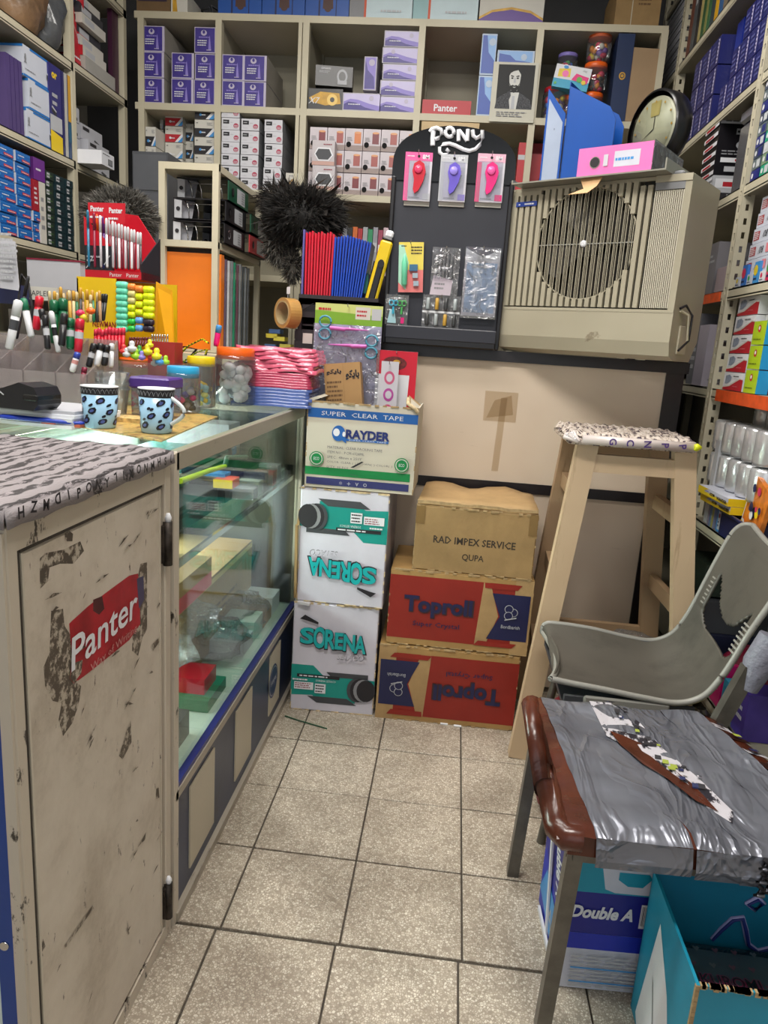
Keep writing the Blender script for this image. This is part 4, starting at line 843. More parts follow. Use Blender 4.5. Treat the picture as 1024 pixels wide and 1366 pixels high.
# ================================================================== GOODS ON THE BACK SHELVES
R = random.Random(21)
def ext(px0, px1, pyb, pyt, Y):
    ym = (pyb+pyt)/2; xm = (px0+px1)/2
    return at(px0, ym, Y=Y).x, at(px1, ym, Y=Y).x, at(xm, pyb, Y=Y).z, at(xm, pyt, Y=Y).z
Z3, Z2, Z1, Z0 = bz[6], bz[5], bz[4], bz[3]
def stack(px0, px1, z, h, n, mesh_fn, name, lab, cat, group, Y=YB+.004, d=.28, pyb=100, gap=.002, jit=.006, start=0, ids=None):
    x0, x1 = at(px0, pyb, Y=Y).x, at(px1, pyb, Y=Y).x; me = mesh_fn(x1-x0-.003, d, h) if callable(mesh_fn) else mesh_fn
    for k in range(n):
        put(me, name, lab.format(level(k, n)) if '{}' in lab else lab, cat, ((x0+x1)/2+R.uniform(-jit, jit)*(.5 if k else .2), Y+abs(R.uniform(0, jit)), z+k*(h+gap)), R.uniform(-.012, .012), group)
    return me
pbord = M('pale_lilac_border', '#b9b2c8', .5, var=.05); pdeep = M('violet_print', '#3d2f88', .4, var=.22, scale=14)
def purp(w_, d, h): return carton(w_, d, h, pbord, {'front': [('r', .03, .04, .90, .97, pdeep), ('p', [(.62, .1), (.75, .1), (.68, .7), (.64, .5)], lilac), ('c', .42, .78, .11, pbord, 1.2), ('c', .42, .81, .07, pdeep, .8), ('l', .2, .56, .68, .66, 1, lilac), ('l', .14, .26, .62, .52, 3, white), ('l', .55, .08, .85, .15, 1, pbord)]}, mside=M('carton_side_grey', '#99948c', .6))
hb = at(208, 100, Y=YB).z-at(208, 133.5, Y=YB).z
me = stack(189, 219, Z2, hb, 3, purp, 'printed_carton', 'violet carton, {} of the left stack in the far left top cell', 'box', 'violet cartons on the top row', d=.30, pyb=118)
stack(229, 258, Z2, hb, 2, me, 'printed_carton', 'violet carton, {} of the two-high middle stack in the far left top cell', 'box', 'violet cartons on the top row', pyb=118)
stack(259, 288, Z2, hb, 3, me, 'printed_carton', 'violet carton, {} of the right stack in the far left top cell', 'box', 'violet cartons on the top row', pyb=118)
stack(297, 325, Z2, hb, 2, me, 'printed_carton', 'violet carton, {} of the left pair in the second top cell', 'box', 'violet cartons on the top row', pyb=118)
stack(325, 354, Z2, hb, 2, me, 'printed_carton', 'violet carton, {} of the right pair in the second top cell', 'box', 'violet cartons on the top row', pyb=118)
# third top cell
def one(px0, px1, pyb, pyt, z, d, m, prints, name, label, cat, Y=YB+.004, rz=0, group=None, dz=0, mside=None):
    x0, x1, za, zb = ext(px0, px1, pyb, pyt, Y); zz = z if z is not None else za
    return put(carton(x1-x0, d, zb-za, m, prints, mside=mside), name, label, cat, ((x0+x1)/2, Y, zz+dz), rz, group)
blk = M('glossy_black_card', '#17151a', .3, var=.1)
one(411, 457, 143, 115, Z2, .2, blk, {'front': [('p', [(.02, .55), (.35, .85), (.9, .8), (.95, .3), (.5, .2), (.1, .35)], gold), ('c', .7, .48, .28, M('bright_gold', '#e8c46a', .4)), ('c', .7, .48, .12, blk), ('t', 'X7', .18, .42, .3, white, {'shear': .3})]}, 'printed_carton', 'black carton with golden picture in the third top cell', 'box')
one(421, 470, 115, 88, None, .12, blk, {'front': [('t', 'QWARM2', .28, .85, .1, white), ('l', .1, .62, .4, .75, 2, lgrey), ('c', .72, .5, .36, lgrey, .8), ('c', .72, .5, .24, blk, .8), ('r', .6, .1, .85, .3, lgrey)]}, 'printed_carton', 'dark webcam carton standing on the gold-picture carton', 'box', rz=.12, Y=YB+.03)
def tissue(sw=False):
    return [('r', .03, .06, .97, .94, M('pale_violet_print', '#c3bce0', .45, var=.06)), ('p', [(.03, .06), (.97, .06), (.97, .30), (.7, .42), (.4, .62), (.2, .66), (.03, .5)], lilac), ('p', [(.03, .06), (.9, .06), (.6, .2), (.35, .45), (.15, .5), (.03, .35)], pdeep), ('c', .3 if sw else .75, .72, .14, pbord), ('l', .15, .3, .5, .42, 1, white)]
tm = M('pale_tissue_carton', '#b4b0bb', .5, var=.05)
one(457, 508, 146, 122, Z2, .25, tm, {'front': tissue()}, 'tissue_box', 'violet wave-patterned box lying flat left of the five-high stack', 'box')
one(485, 502, 122, 77, Z2+.085, .25, tm, {'front': [('r', .08, .03, .92, .97, lilac), ('p', [(.1, .05), (.9, .05), (.8, .4), (.3, .6), (.1, .9)], pdeep), ('c', .6, .82, .1, pbord)]}, 'tissue_box', 'violet wave-patterned box standing on end on a flat one', 'box', Y=YB+.006)
x0, x1 = at(509, 95, Y=YB).x, at(557, 95, Y=YB).x; hh = (Z3-.035-Z2)/5.0
for k in range(5): put(carton(x1-x0, .25, hh-.004, tm, {'front': tissue(k % 2)}), 'tissue_box', 'violet wave-patterned box, %s of the five-high stack in third top cell' % level(k, 5), 'box', ((x0+x1)/2+R.uniform(-.004, .004), YB+.004, Z2+k*(hh-.002)), 0, 'violet wave boxes')
# fourth top cell
one(563, 628, 152, 133, Z2, .22, red, {'front': [('t', 'Panter', .48, .45, .5, white, {'w': .48, 'bold': .02})]}, 'printed_carton', 'low crimson carton with white lettering in the fourth top cell', 'box')
bt = M('pale_blue_carton', '#b5c4d8', .5, var=.05); bdp = M('deep_blue_wave', '#2c4fa8', .4, var=.1); bpl = M('light_blue_wave', '#7fa9dc', .4, var=.08)
def bwave(v): return [('r', .05, .04, .95, .96, bpl), ('p', [(.05, .04), (.95, .04), (.9, .3), (.5, .4), (.35, .7), (.05, .8)] if not v else [(.08, .04), (.92, .04), (.92, .35), (.5, .55), (.35, .96), (.08, .96)], bdp), ('c', .72, .8 if v else .6, .09 if v else .2, bt)]
x0, x1 = at(641, 75, Y=YB).x, at(661, 75, Y=YB).x; h2 = (Z3-.045-Z2)/2
for k in range(2): put(carton(x1-x0, .25, h2-.003, bt, {'front': bwave(True)}), 'tissue_box', 'slim blue wave box on end, %s of two beside the portrait card' % ('lower', 'upper')[k], 'box', ((x0+x1)/2, YB+.004, Z2+k*h2), 0, 'blue wave boxes')
x0, x1, za, zb = ext(664, 714, 76, 53, YB); hq = zb-za
for k in range(4): put(carton(x1-x0, .25, hq-.003, bt, {'front': bwave(False)}), 'tissue_box', 'blue wave box lying flat, %s of four behind the portrait card' % level(k, 4), 'box', ((x0+x1)/2, YB+.006, Z2+k*(hq)), 0, 'blue wave boxes')
# portrait card
pcd = M('cream_portrait_card', '#c8c5b6', .6, var=.04); pk_ = M('portrait_black', '#17181a', .6, var=.05); sk = M('portrait_white', '#d0d0cc', .6, var=.04); tw = M('portrait_tweed', '#55565a', .8, var=.5, scale=190)
x0, x1, za, zb = ext(655, 715, 163, 83, YB-.012)
X = lambda u: u
P_ = [('r', .12, .22, .93, .96, pk_), ('p', [(.10, .22), (.13, .38), (.22, .44), (.38, .50), (.5, .40), (.62, .50), (.74, .45), (.88, .38), (.93, .22)], tw), ('p', [(.38, .50), (.62, .50), (.58, .22), (.44, .22)], sk), ('p', [(.47, .44), (.53, .44), (.54, .22), (.46, .22)], lgrey),
      ('p', [(.37, .78), (.39, .62), (.43, .53), (.5, .49), (.57, .53), (.61, .62), (.63, .78), (.6, .88), (.4, .88)], sk), ('p', [(.35, .72), (.34, .84), (.38, .92), (.46, .955), (.56, .955), (.63, .91), (.66, .82), (.645, .72), (.625, .80), (.56, .87), (.46, .85), (.40, .82), (.375, .78)], pk_),
      ('p', [(.385, .66), (.41, .56), (.46, .505), (.5, .49), (.54, .505), (.59, .56), (.615, .66), (.58, .61), (.54, .625), (.5, .612), (.46, .625), (.42, .61)], pk_), ('p', [(.46, .59), (.54, .59), (.5, .575)], sk),
      ('p', [(.405, .765), (.475, .755), (.475, .77), (.41, .785)], pk_), ('p', [(.525, .755), (.595, .765), (.59, .785), (.525, .77)], pk_), ('c', .44, .735, .013, pk_, 1.6), ('c', .56, .735, .013, pk_, 1.6), ('p', [(.49, .74), (.51, .74), (.525, .66), (.475, .66)], lgrey), ('p', [(.35, .50), (.42, .53), (.44, .44), (.40, .36)], sk if 0 else tw),
      ('l', .15, .08, .85, .18, 3, grey)]
pm = MB(); pm.box(-(x1-x0)/2, 0, 0, (x1-x0)/2, .002, zb-za, pcd); pm.deco((-(x1-x0)/2, 0, 0), (1, 0, 0), (0, 0, 1), x1-x0, zb-za, P_, .0002)
put(pm.mesh('portrait_card'), 'portrait_card', 'white card with a black and white portrait of a bearded man', 'picture', ((x0+x1)/2, YB-.012, za), .0)
# fifth top cell: jars, toy box, navy case, kraft envelope
jarm = clear('jar_plastic', '#f2f2f2', .12, .06, film=.04)
def jar(name, label, loc, r, h, lidm, fill, lidh=.025, group=None, n=28, fr=.0, seed=1, sq=False, cols=None, fh=.8, lab=None):
    t = thing(name, label, 'jar', loc, 0, group); b = MB()
    b.lathe([(r*.9, 0), (r, .006), (r, h*.82), (r*.86, h*.9), (r*.84, h-lidh*.5)], jarm, 20); b.build('jar_body', t)
    b = MB(); b.lathe([(r*.88, h-lidh), (r*.93, h-lidh+.002), (r*.93, h-.002), (r*.89, h)], lidm, 24); 
    b.build('lid', t)
    rr = random.Random(seed)
    if cols:
        b = MB(); s_ = fr
        for k in range(n):
            a = rr.uniform(0, 2*PI); q = math.sqrt(rr.random())*(r-s_-.003); z = .004+s_*.8+(h*fh-s_*2)*k/n
            x, y = q*math.cos(a), q*math.sin(a); sx_, sz_ = s_*rr.uniform(.7, 1.1), s_*rr.uniform(.6, 1)
            b.lathe([(.15*sx_, -sz_), (sx_*.8, -sz_*.6), (sx_, 0), (sx_*.8, sz_*.6), (.15*sx_, sz_)], rr.choice(cols), 7, (x, y, z))
        b.build(fill, t)['kind'] = 'stuff'
    if lab: lab(t, r, h)
    return t
candy = [M('candy_%d' % i, c, .35, var=.05) for i, c in enumerate(('#d0305a', '#3a9a4a', '#e08a20', '#d8d8d0', '#6a3a9a', '#2f6fc0', '#d8c030'))]
for i, (px, py, yy, zz, nm) in enumerate(((799, 90, 1.5, None, 'topmost of the pair beside the navy case'), (793, 128, 1.5, None, 'lower of the pair beside the navy case'))):
    pass
jx = at(797, 90, Y=1.52).x
jd = [M('dark_candy', '#2b2024', .4), candy[2], candy[0]]
for k in range(3):
    jar('candy_jar', 'orange-lidded candy jar, %s of the column beside the tall navy case' % level(k, 3), (jx-.006+.004*k, 1.56, Z2+k*.118), .052, .116, orange, 'candies', .024, 'orange-lidded jars on the back shelf', 26, .015, 30+k, cols=(jd if k < 2 else candy), fh=.8)
jar('candy_jar', 'orange-lidded candy jar behind the blue magazine holder', (at(762, 130, Y=1.6).x, 1.6, Z2), .058, .115, orange, 'candies', .024, 'orange-lidded jars on the back shelf', 26, .015, 40, cols=candy, fh=.8)
jar('candy_jar', 'jar of dark red sweets in the left of the fifth top cell', (at(733, 150, Y=1.56).x+.02, 1.58, Z2), .055, .14, red, 'candies', .02, None, 30, .016, 41, cols=candy, fh=.85)
jar('candy_jar', 'small round-labelled jar behind the toy modelling clay box', (at(757, 80, Y=1.62).x, 1.62, Z2+.19), .045, .10, lilac, 'candies', .016, None, 20, .014, 42, cols=candy)
x0, x1, za, zb = ext(736, 784, 118, 86, 1.51)
put(carton(x1-x0, .14, zb-za, M('aqua_toy_card', '#2a9fc4', .4), {'front': [('r', 0, .38, 1, 1, white), ('p', [(.1, .45), (.45, .5), (.42, .88), (.1, .8)], M('toy_yellow', '#e6c838', .4)), ('c', .3, .62, .15, pink), ('p', [(.5, .4), (.95, .3), (.97, .6), (.6, .7)], hotpink), ('c', .72, .45, .13, M('toy_green', '#58b048', .4)), ('c', .85, .35, .1, MATS['toy_yellow']), ('c', .28, .9, .07, skyb, 1.6), ('t', 'clay', .82, .84, .12, grey), ('c', .08, .15, .06, MATS['toy_green'])]}), 'toy_box', 'white and aqua modelling clay box leaning on the candy jars', 'toy box', ((x0+x1)/2, 1.50, za-.005), -.05, rot=(-.12, .16, -.1))
x0, x1, za, zb = ext(819, 839, 163, 45, 1.50)
put(carton(x1-x0+.006, .26, zb-Z2, M('deep_navy_case', '#152a52', .4), {'front': [('c', .5, .52, .045, gold, .9), ('c', .5, .52, .03, MATS['deep_navy_case'], .9), ('c', .5, .52, .018, gold)]}), 'archive_case', 'tall navy archive case with a small gold seal on the back shelf', 'file case', ((x0+x1)/2, 1.497, Z2), 0)
x0, x1, za, zb = ext(832, 873, 163, 62, 1.50)
put(carton(x1-x0, .05, zb-Z2-.005, M('kraft_envelope', '#9f8464', .7, var=.08)), 'kraft_envelope', 'large plain kraft envelope between navy case and shelf post', 'envelope', ((x0+x1)/2+.004, 1.50, Z2), 0, rot=(0, .03, 0))
# on top of the back shelves
one(182, 227, 13.5, -25, Z3, .3, M('dull_brown_carton', '#6f5638', .8, var=.15), {'front': [('r', .05, .35, .9, 1, M('dark_purple_print', '#2c1d33', .6))]}, 'storage_carton', 'brown carton with dark print on top of the shelves, far left', 'box')
one(228, 250, 15, -12, Z3, .2, offw, {'front': [('p', [(.1, 0), (.4, 0), (.3, .9), (.1, 1)], gold)]}, 'storage_carton', 'small ivory carton beside the brown one on top of the shelves', 'box')
b = MB(); rr = random.Random(2)
x0 = at(254, 10, Y=1.6).x; pts = [(x0+.09*rr.random()+k*.012, 1.58+.12*rr.random(), Z3+.012+.09*rr.random()) for k in range(16)]; b.tube(pts, .006, dgrey, 6)
tag(b.build('cable_tangle'), 'tangled dark cable lying on top of the back shelves', 'cable')
db = M('bright_blue_carton', '#174d9e', .4, var=.08); lgx = M('brown_leather_print', '#4a2f28', .5)
for i, (a, c) in enumerate(((291, 349), (350, 407), (408, 466))):
    one(a, c, 18+i*1.5, -35, Z3, .26, db, {'front': [('r', .30, 0, .34, .8, navy), ('p', [(.40, .18), (.64, .18), (.62, .9), (.42, .9)], lgx), ('c', .52, .2, .1, lgx), ('r', .70, 0, .72, .9, navy)]}, 'shoe_carton', 'bright blue carton on top of the back shelves, %s of three' % ('leftmost', 'middle', 'rightmost')[i], 'box', group='blue cartons on top')
vg = M('pale_aqua_carton', '#b9ccd2', .45, var=.06); orr = M('orange_red_print', '#c8502c', .5)
for i, (a, c) in enumerate(((467, 551), (552, 639))):
    one(a, c, 23+i*4, -40, Z3, .26, vg, {'front': [('r', .0, 0, .24, 1, grey if i == 0 else M('aqua_band', '#90b4b8', .5)), ('r', .235, 0, .27, 1, orr), ('r', .25, .72, .78, 1, orr), ('t', 'VANDAD', .52, .83, .12, ink, {'w': .46, 'bold': .03}), ('t', 'Model: R-3', .50, .60, .085, dgrey, {'w': .34}), ('t', '74' if i == 0 else '7N', .14, .80, .12, ink), ('l', .5, .1, .9, .2, 1, lgrey)]}, 'model_carton', 'pale carton with orange label on top of the shelves, %s of two' % ('left', 'right')[i], 'box', group='pale cartons with orange labels')
one(641, 727, 30, -40, Z3, .26, offw, {'front': [('p', [(0, 0), (1, 0), (1, .08), (.8, .22), (.5, .28), (.2, .22), (0, .08)], gold), ('p', [(0, 0), (1, 0), (1, .03), (.8, .17), (.5, .23), (.2, .17), (0, .03)], M('purple_swoosh', '#5a3a8c', .4)), ('t', 'VANDAD', .47, .62, .12, ink, {'w': .28, 'bold': .04}), ('l', .3, .42, .62, .48, 1, grey)]}, 'model_carton', 'white carton with purple and gold swoosh on top of shelves', 'box')
one(822, 882, 35, -30, Z3, .3, kraft2, {'front': [('r', .36, 0, .38, 1, M('pale_strap', '#b9b09a', .5)), ('l', .2, .5, .36, .85, 4, M('brown_print', '#6a4e30', .7)), ('l', .5, .4, .9, .85, 5, MATS['brown_print'])]}, 'storage_carton', 'strapped brown carton on top of the shelves, far right', 'box')
# second row: toner cartons
def toner(kind):
    base = {'k': ink, 'r': red, 'w': offw}[kind]
    return [('r', 0, 0, 1, .5, base), ('p', [(.55, 0), (.72, 0), (1, .36), (1, .5), (.92, .5)], white), ('p', [(.72, 0), (.95, 0), (1, .1), (1, .36)], skyb), ('l', .62, .66, .92, .86, 3, grey), ('l', .08, .76, .22, .86, 1, ink), ('c', .30, .26, .08, skyb if kind == 'k' else white), ('l', .36, .18, .62, .32, 1, white)]
tz = at(200, 240, Y=YB).z; hh = .078
Zt = Z1
for c, (a, e, n, kinds, yy, ht, desc) in enumerate(((183.5, 208, 3, 'kkk', 1.502, .083, 'far left front'), (194, 218, 5, 'kwkww', 1.66, .070, 'far left back'), (220, 244, 5, 'kkwrr', 1.60, .070, 'second left'), (247, 258, 4, 'kkkk', 1.64, .076, 'narrow black'), (259, 286, 5, 'kkkkk', 1.52, .073, 'rightmost'))):
    x0, x1 = at(a, 200, Y=yy).x, at(e, 200, Y=yy).x
    if c == 0: x0 = max(x0, bx[0]+.016)
    if c == 1: x0 = max(x0, bx[0]+.02)
    for k in range(n):
        put(carton(x1-x0-.003, .14 if c == 0 else .16, ht-.003, offw, {'front': toner(kinds[k])}), 'toner_carton', 'printer toner carton, %s of the %s column in the second row' % (level(k, n), desc), 'box', ((x0+x1)/2, yy, Zt+k*ht), 0, 'toner cartons behind the binder rack')
def smallw(w_, d, h): return carton(w_, d, h, M('cool_white_card', '#cfcfd6', .5, var=.04), {'front': [('r', .08, .50, .42, .84, ink), ('l', .12, .6, .38, .74, 1, lgrey), ('l', .48, .6, .72, .66, 1, grey), ('c', .80, .34, .22, M('berry_red', '#b03050', .4), 1.1), ('l', .70, .1, .92, .42, 3, MATS['cool_white_card']), ('l', .1, .18, .4, .24, 1, lgrey)]}, mside=grey)
hs = .050
for c, (a, e, n, yy, desc) in enumerate(((295, 319, 7, 1.504, 'left'), (321, 345, 6, 1.506, 'middle'), (352, 376, 6, 1.503, 'right'))):
    x0, x1 = at(a, 190, Y=yy).x, at(e, 190, Y=yy).x; me = smallw(x1-x0-.001, .24, hs-.002)
    zoff = (0, .0, .012)[c]
    for k in range(n): put(me, 'label_carton', 'small white carton with red mark, %s of the %s column in second row' % (level(k, n), desc), 'box', ((x0+x1)/2+R.uniform(-.002, .002), yy+R.uniform(0, .006), Zt+k*hs), R.uniform(-.01, .01), 'small white cartons behind the binder rack')
one(381, 403, 252, 227, Z1, .2, offw, {'front': [('c', .5, .4, .3, kraft), ('c', .5, .4, .2, ink), ('l', .2, .8, .8, .9, 1, grey)]}, 'printed_carton', 'little ivory carton with a dark round picture above the feather dusters', 'box')
# third cell: mug cartons
def mugbox(ic): return [('r', 0, 0, 1, .24, M('mug_band', '#9a8a86', .5, var=.1)), ('r', .52, .32, .90, .82, ic), ('c', .71, .82, .05, M('mug_rim', '#d89a6a', .4), 3.4), ('l', .1, .42, .42, .62, 3, grey), ('c', .20, .27, .13, M('punched_hole', '#0c0b0d', .9, var=0), .95)]
ics = [M('mug_red', '#a0524e', .4), M('mug_orange', '#d07a44', .4), M('mug_dark', '#7a3038', .4)]
mc_ = M('pinkish_white_card', '#c9c0c6', .45, var=.07)
gx0 = at(412, 190, Y=YB).x; gx1 = at(556, 190, Y=YB).x; cw = (gx1-gx0)/6; rh = (Z2-.03-.038-Z1)/3
for r_ in range(3):
    for c in range(6):
        put(carton(cw-.003, .10, rh-.003, mc_, {'front': mugbox(ics[(r_+c) % 3 if r_ > 1 else (0, 2)[r_ == 0]])}), 'mug_carton', 'white mug carton with round hole, %s row, %s from left' % (('bottom', 'middle', 'top')[r_], ORD[c]), 'box', (gx0+cw*(c+.5), YB+.004+R.uniform(0, .006), Z1+r_*rh), 0, 'mug cartons with round holes')
for k in range(2):
    x0, x1, za, zb = ext(415, 445, 260-k*35, 227-k*35, 1.42)
    put(carton(x1-x0, .06, zb-za, M('hex_box_white', '#bdb6ba', .45), {'front': [('r', 0, 0, 1, .16, M('peach_band', '#c09a90', .5)), ('p', [(.1, .45), (.28, .18), (.75, .18), (.95, .42), (.80, .72), (.25, .72)], white), ('p', [(.15, .45), (.3, .23), (.72, .23), (.88, .42), (.76, .66), (.28, .66)], dgrey), ('l', .5, .8, .9, .9, 1, M('dark_red_print', '#8a3040'))]}), 'hexagon_carton', 'white carton with dark hexagon picture, %s one before the mug cartons' % ('lower', 'upper')[k], 'box', ((x0+x1)/2, 1.436, Z1+.0+k*(zb-za+.003)), 0, 'hexagon picture cartons')
b = MB(); x0 = at(413, 262, Y=1.43).x; b.box(x0, 1.42, Z1-.02, x0+.10, 1.499, Z1-.001, cream); tag(b.build('ledge_strip'), 'narrow cream ledge carrying the hexagon picture cartons', 'ledge')
# wooden frame piece and red files behind the stand
one(561, 638, 200, 163, None, .02, M('pale_wood_board', '#c2a678', .5, var=.12), {}, 'wooden_board', 'pale wooden board standing behind the black display stand', 'board', Y=1.497)
for i, (a, e, t_, bt_) in enumerate(((688, 702, 190, 246), (706, 736, 205, 240), (707, 738, 190, 240))):
    x0, x1, za, zb = ext(a, e, bt_, t_, 1.52+.09*i); put(carton(x1-x0, .08, zb-Z1, red, {'front': [('r', 0, .72, 1, .80, lgrey)]} if i != 1 else {'front': [('c', .6, .5, .1, M('dull_red', '#7a1420'))]}), 'red_file', 'red box file in the fifth second-row cell, %s' % ('narrow one behind the post', 'front one with round emblem', 'back one with grey band')[i], 'file', ((x0+x1)/2+.006, 1.52+.10*i, Z1), 0, 'red files')
one(826, 850, 190, 170, Z1, .15, white, {'front': [('l', .2, .6, .6, .8, 1, ink), ('p', [(0, 0), (.1, 0), (.06, .9), (0, .9)], M('lime_print', '#b8c828'))]}, 'printed_carton', 'small white and lime carton behind the pink binder', 'box', Y=1.53)
one(660, 690, 232, 200, Z1, .15, dgrey, {'front': [('l', .1, .4, .9, .8, 3, lgrey)]}, 'printed_carton', 'dark grey carton with pale print right of the display stand', 'box', Y=1.53)
# third row: a row of bagged files
cols3 = ['#7c1f2a', '#9a9aa0', '#2a2a2e', '#c8662a', '#a82c30', '#9ca0a4', '#2f8a5c', '#8f8f98', '#9a3f56', '#c8b0b8', '#a04a58']
for k, c in enumerate(cols3):
    xx = at(452+k*6.9, 300, Y=1.5).x
    put(carton(.021, .22, .235+.006*math.sin(k*3), M('spine_'+c[1:], c, .35, var=.15, scale=20), {'front': [('r', .1, .55, .9, .72, (white, lgrey)[k % 2])]}), 'bagged_file', 'bagged document file, %s in the row above the coloured folders' % ORD[k], 'file', (xx, 1.53, Z0), 0, 'bagged files on the third row')

# ================================================================== LEFT WALL SHELVES
def side_box(me, name, label, cat, yc, z, group=None, x=XL-.004, drz=0): return put(me, name, label, cat, (x, yc, z), PI/2+drz, group)
def ly(px, py): return at(px, py, X=XL).y
ua, ub = ly(27, 150), ly(71, 150)
mwh = M('bluish_white_card', '#c3c8d4', .5, var=.04); mbl = M('clip_box_blue', '#1f6fb8', .4, var=.05)
fr_ = [('r', 0, 0, 1, .07, mbl), ('r', .2, .93, 1, 1, mbl), ('p', [(.03, .62), (.09, .62), (.08, .5), (.10, .44), (.02, .44), (.04, .5)], grey), ('c', .06, .66, .08, grey, .6), ('l', .05, .22, .45, .28, 1, grey), ('p', [(.68, .5), (.84, .38), (.84, .2), (.68, .34)], dgrey), ('p', [(.70, .56), (.84, .42), (.82, .38), (.68, .50)], lgrey)]
sd_ = [('r', 0, .92, 1, 1, mbl), ('r', 0, 0, 1, .06, mbl), ('l', .15, .62, .85, .74, 1, lilac), ('l', .2, .2, .8, .52, 4, grey)]
h3 = (at(50, 60, X=XL).z-at(50, 178, X=XL).z)/3*1.0
h3 = .102
for k in range(3): side_box(carton(.215, .26, h3-.003, mwh, {'front': fr_, 'left': sd_}), 'clip_carton', 'white and blue clip carton, %s of three on the left shelf' % level(k, 3), 'box', .80+(.02 if k == 1 else 0), 1.834+k*h3, 'white and blue clip cartons', XL-.006-(.004 if k == 2 else 0))
for k in range(4): side_box(carton(.020, .2, .24, M('plum_file', '#4a3a6e', .4)), 'plum_file', 'plum coloured file at the left end of the left shelf, %s' % ORD[k], 'file', .60+.024*k, 1.834, 'plum files at the left edge', XL-.01)
fc = [('r', 0, .42, 1, 1, M('indigo_cover', '#2c2a6e', .35)), ('t', 'or', .45, .88, .07, MATS['yellow_plastic'], {'bold': .05}), ('r', .0, .24, 1, .42, lgrey), ('p', [(0, 0), (1, 0), (1, .2), (0, .24)], yellow), ('l', .2, .52, .8, .7, 2, lgrey)]
def lybk(px0, px1): return ly(px0, 130), ly(px1, 130)
sp = [(67, 83, fc, 'indigo_book', '#2c2a6e', 'indigo and yellow paper pack with yellow letters on the left shelf'), (84, 87, None, 'thin_book', '#2a2a60', 'thin indigo pad beside the indigo and yellow pack'), (87.5, 91, None, 'thin_book', '#b9b7b0', 'thin grey-white pad between pack and shelf post'), (91.5, 95.5, [('r', 0, .45, 1, 1, M('amber_cover', '#d09a20', .4)), ('r', 0, .2, 1, .42, M('petrol_cover', '#1f5a7a', .4))], 'thin_book', '#20406a', 'amber and petrol spine right beside the shelf post')]
for a, e, it, nm, c, lab_ in sp:
    y0, y1 = lybk(a, e); side_box(carton(y1-y0-.002, .2, .30, M('cov_'+c[1:], c, .4), {'front': it or []}), nm, lab_, 'book', (y0+y1)/2, 1.834, None, XL-.004)
# lower left shelf: blue small cartons
mb2 = M('azure_carton', '#1c62b0', .35, var=.06); mrd = M('small_red_print', '#c23a40', .4); mdg = M('forest_carton', '#26332c', .4, var=.1); mdt = M('dark_teal_carton', '#1d3238', .4, var=.1)
bf = [('r', 0, .8, 1, .84, skyb), ('l', .15, .5, .6, .72, 1, white), ('p', [(.4, .12), (.95, .08), (.95, .3), (.4, .36)], mrd), ('l', .45, .14, .9, .26, 1, white), ('c', .12, .3, .12, skyb)]
hq = .0365; zA = 1.486
for c, (a, e, n, me_, nm, gr, z_) in enumerate(((1, 23, 8, 'b', 'azure carton with red print', 'small azure cartons', 0), (24.5, 43.5, 8, 'b', 'azure carton with red print', 'small azure cartons', 0), (45, 54, 3, 'b', 'azure carton with red print', 'small azure cartons', 0))):
    y0, y1 = ly(a, 260), ly(e, 260); me = carton(y1-y0-.002, .16, hq-.002, mb2, {'front': bf, 'left': [('r', 0, 0, 1, 1, mwh)]})
    for k in range(n): side_box(me, 'azure_carton', '%s, %s of the %s column, left shelf' % (nm, level(k, n), ('left', 'middle', 'short right')[c]), 'box', (y0+y1)/2, zA+k*hq, gr, XL-.004-R.uniform(0, .006))
y0, y1 = ly(45, 200), ly(60, 200); side_box(carton(y1-y0, .15, .075, M('purple_small', '#6a2f86', .4), {'front': [('l', .2, .4, .8, .6, 1, white)], 'left': [('r', 0, 0, 1, 1, M('purple_small_side', '#54246c', .4))]}), 'purple_carton', 'purple carton atop the red cartons on the lower left shelf', 'box', (y0+y1)/2, zA+6*hq, None)
for k in range(2): y0, y1 = ly(45+k*8.5, 250), ly(53+k*8.5, 250); side_box(carton(y1-y0-.001, .15, 3*hq-.002 if k == 0 else 6*hq-.002, M('deep_red_carton', '#9c2230', .4) if k == 0 else offw, {'front': [('l', .2, .2+.0, .8, .8, 4, white if k == 0 else grey)]}), 'red_carton', ('deep red carton under the purple one on the lower left shelf', 'narrow ivory carton right of the deep red one')[k], 'box', (y0+y1)/2, zA+(3*hq if k == 0 else 0), None)
for c, (a, e) in enumerate(((63, 74), (75.5, 88), (89.5, 99))):
    y0, y1 = ly(a, 270), ly(e, 270); me = carton(y1-y0-.001, .15, .0285, mdg if c == 0 else mdt, {'front': [('r', .15, .2, .5, .8, lgrey), ('l', .2, .3, .85, .7, 1, ink if c else M('moss_print', '#4a6a3c'))]})
    for k in range(9): side_box(me, 'dark_carton', 'dark green refill carton, %s of the %s column on the lower left shelf' % (level(k, 9), ('left', 'middle', 'right')[c]), 'box', (y0+y1)/2, zA+k*.0297, 'dark green refill cartons', XL-.003-R.uniform(0, .004))
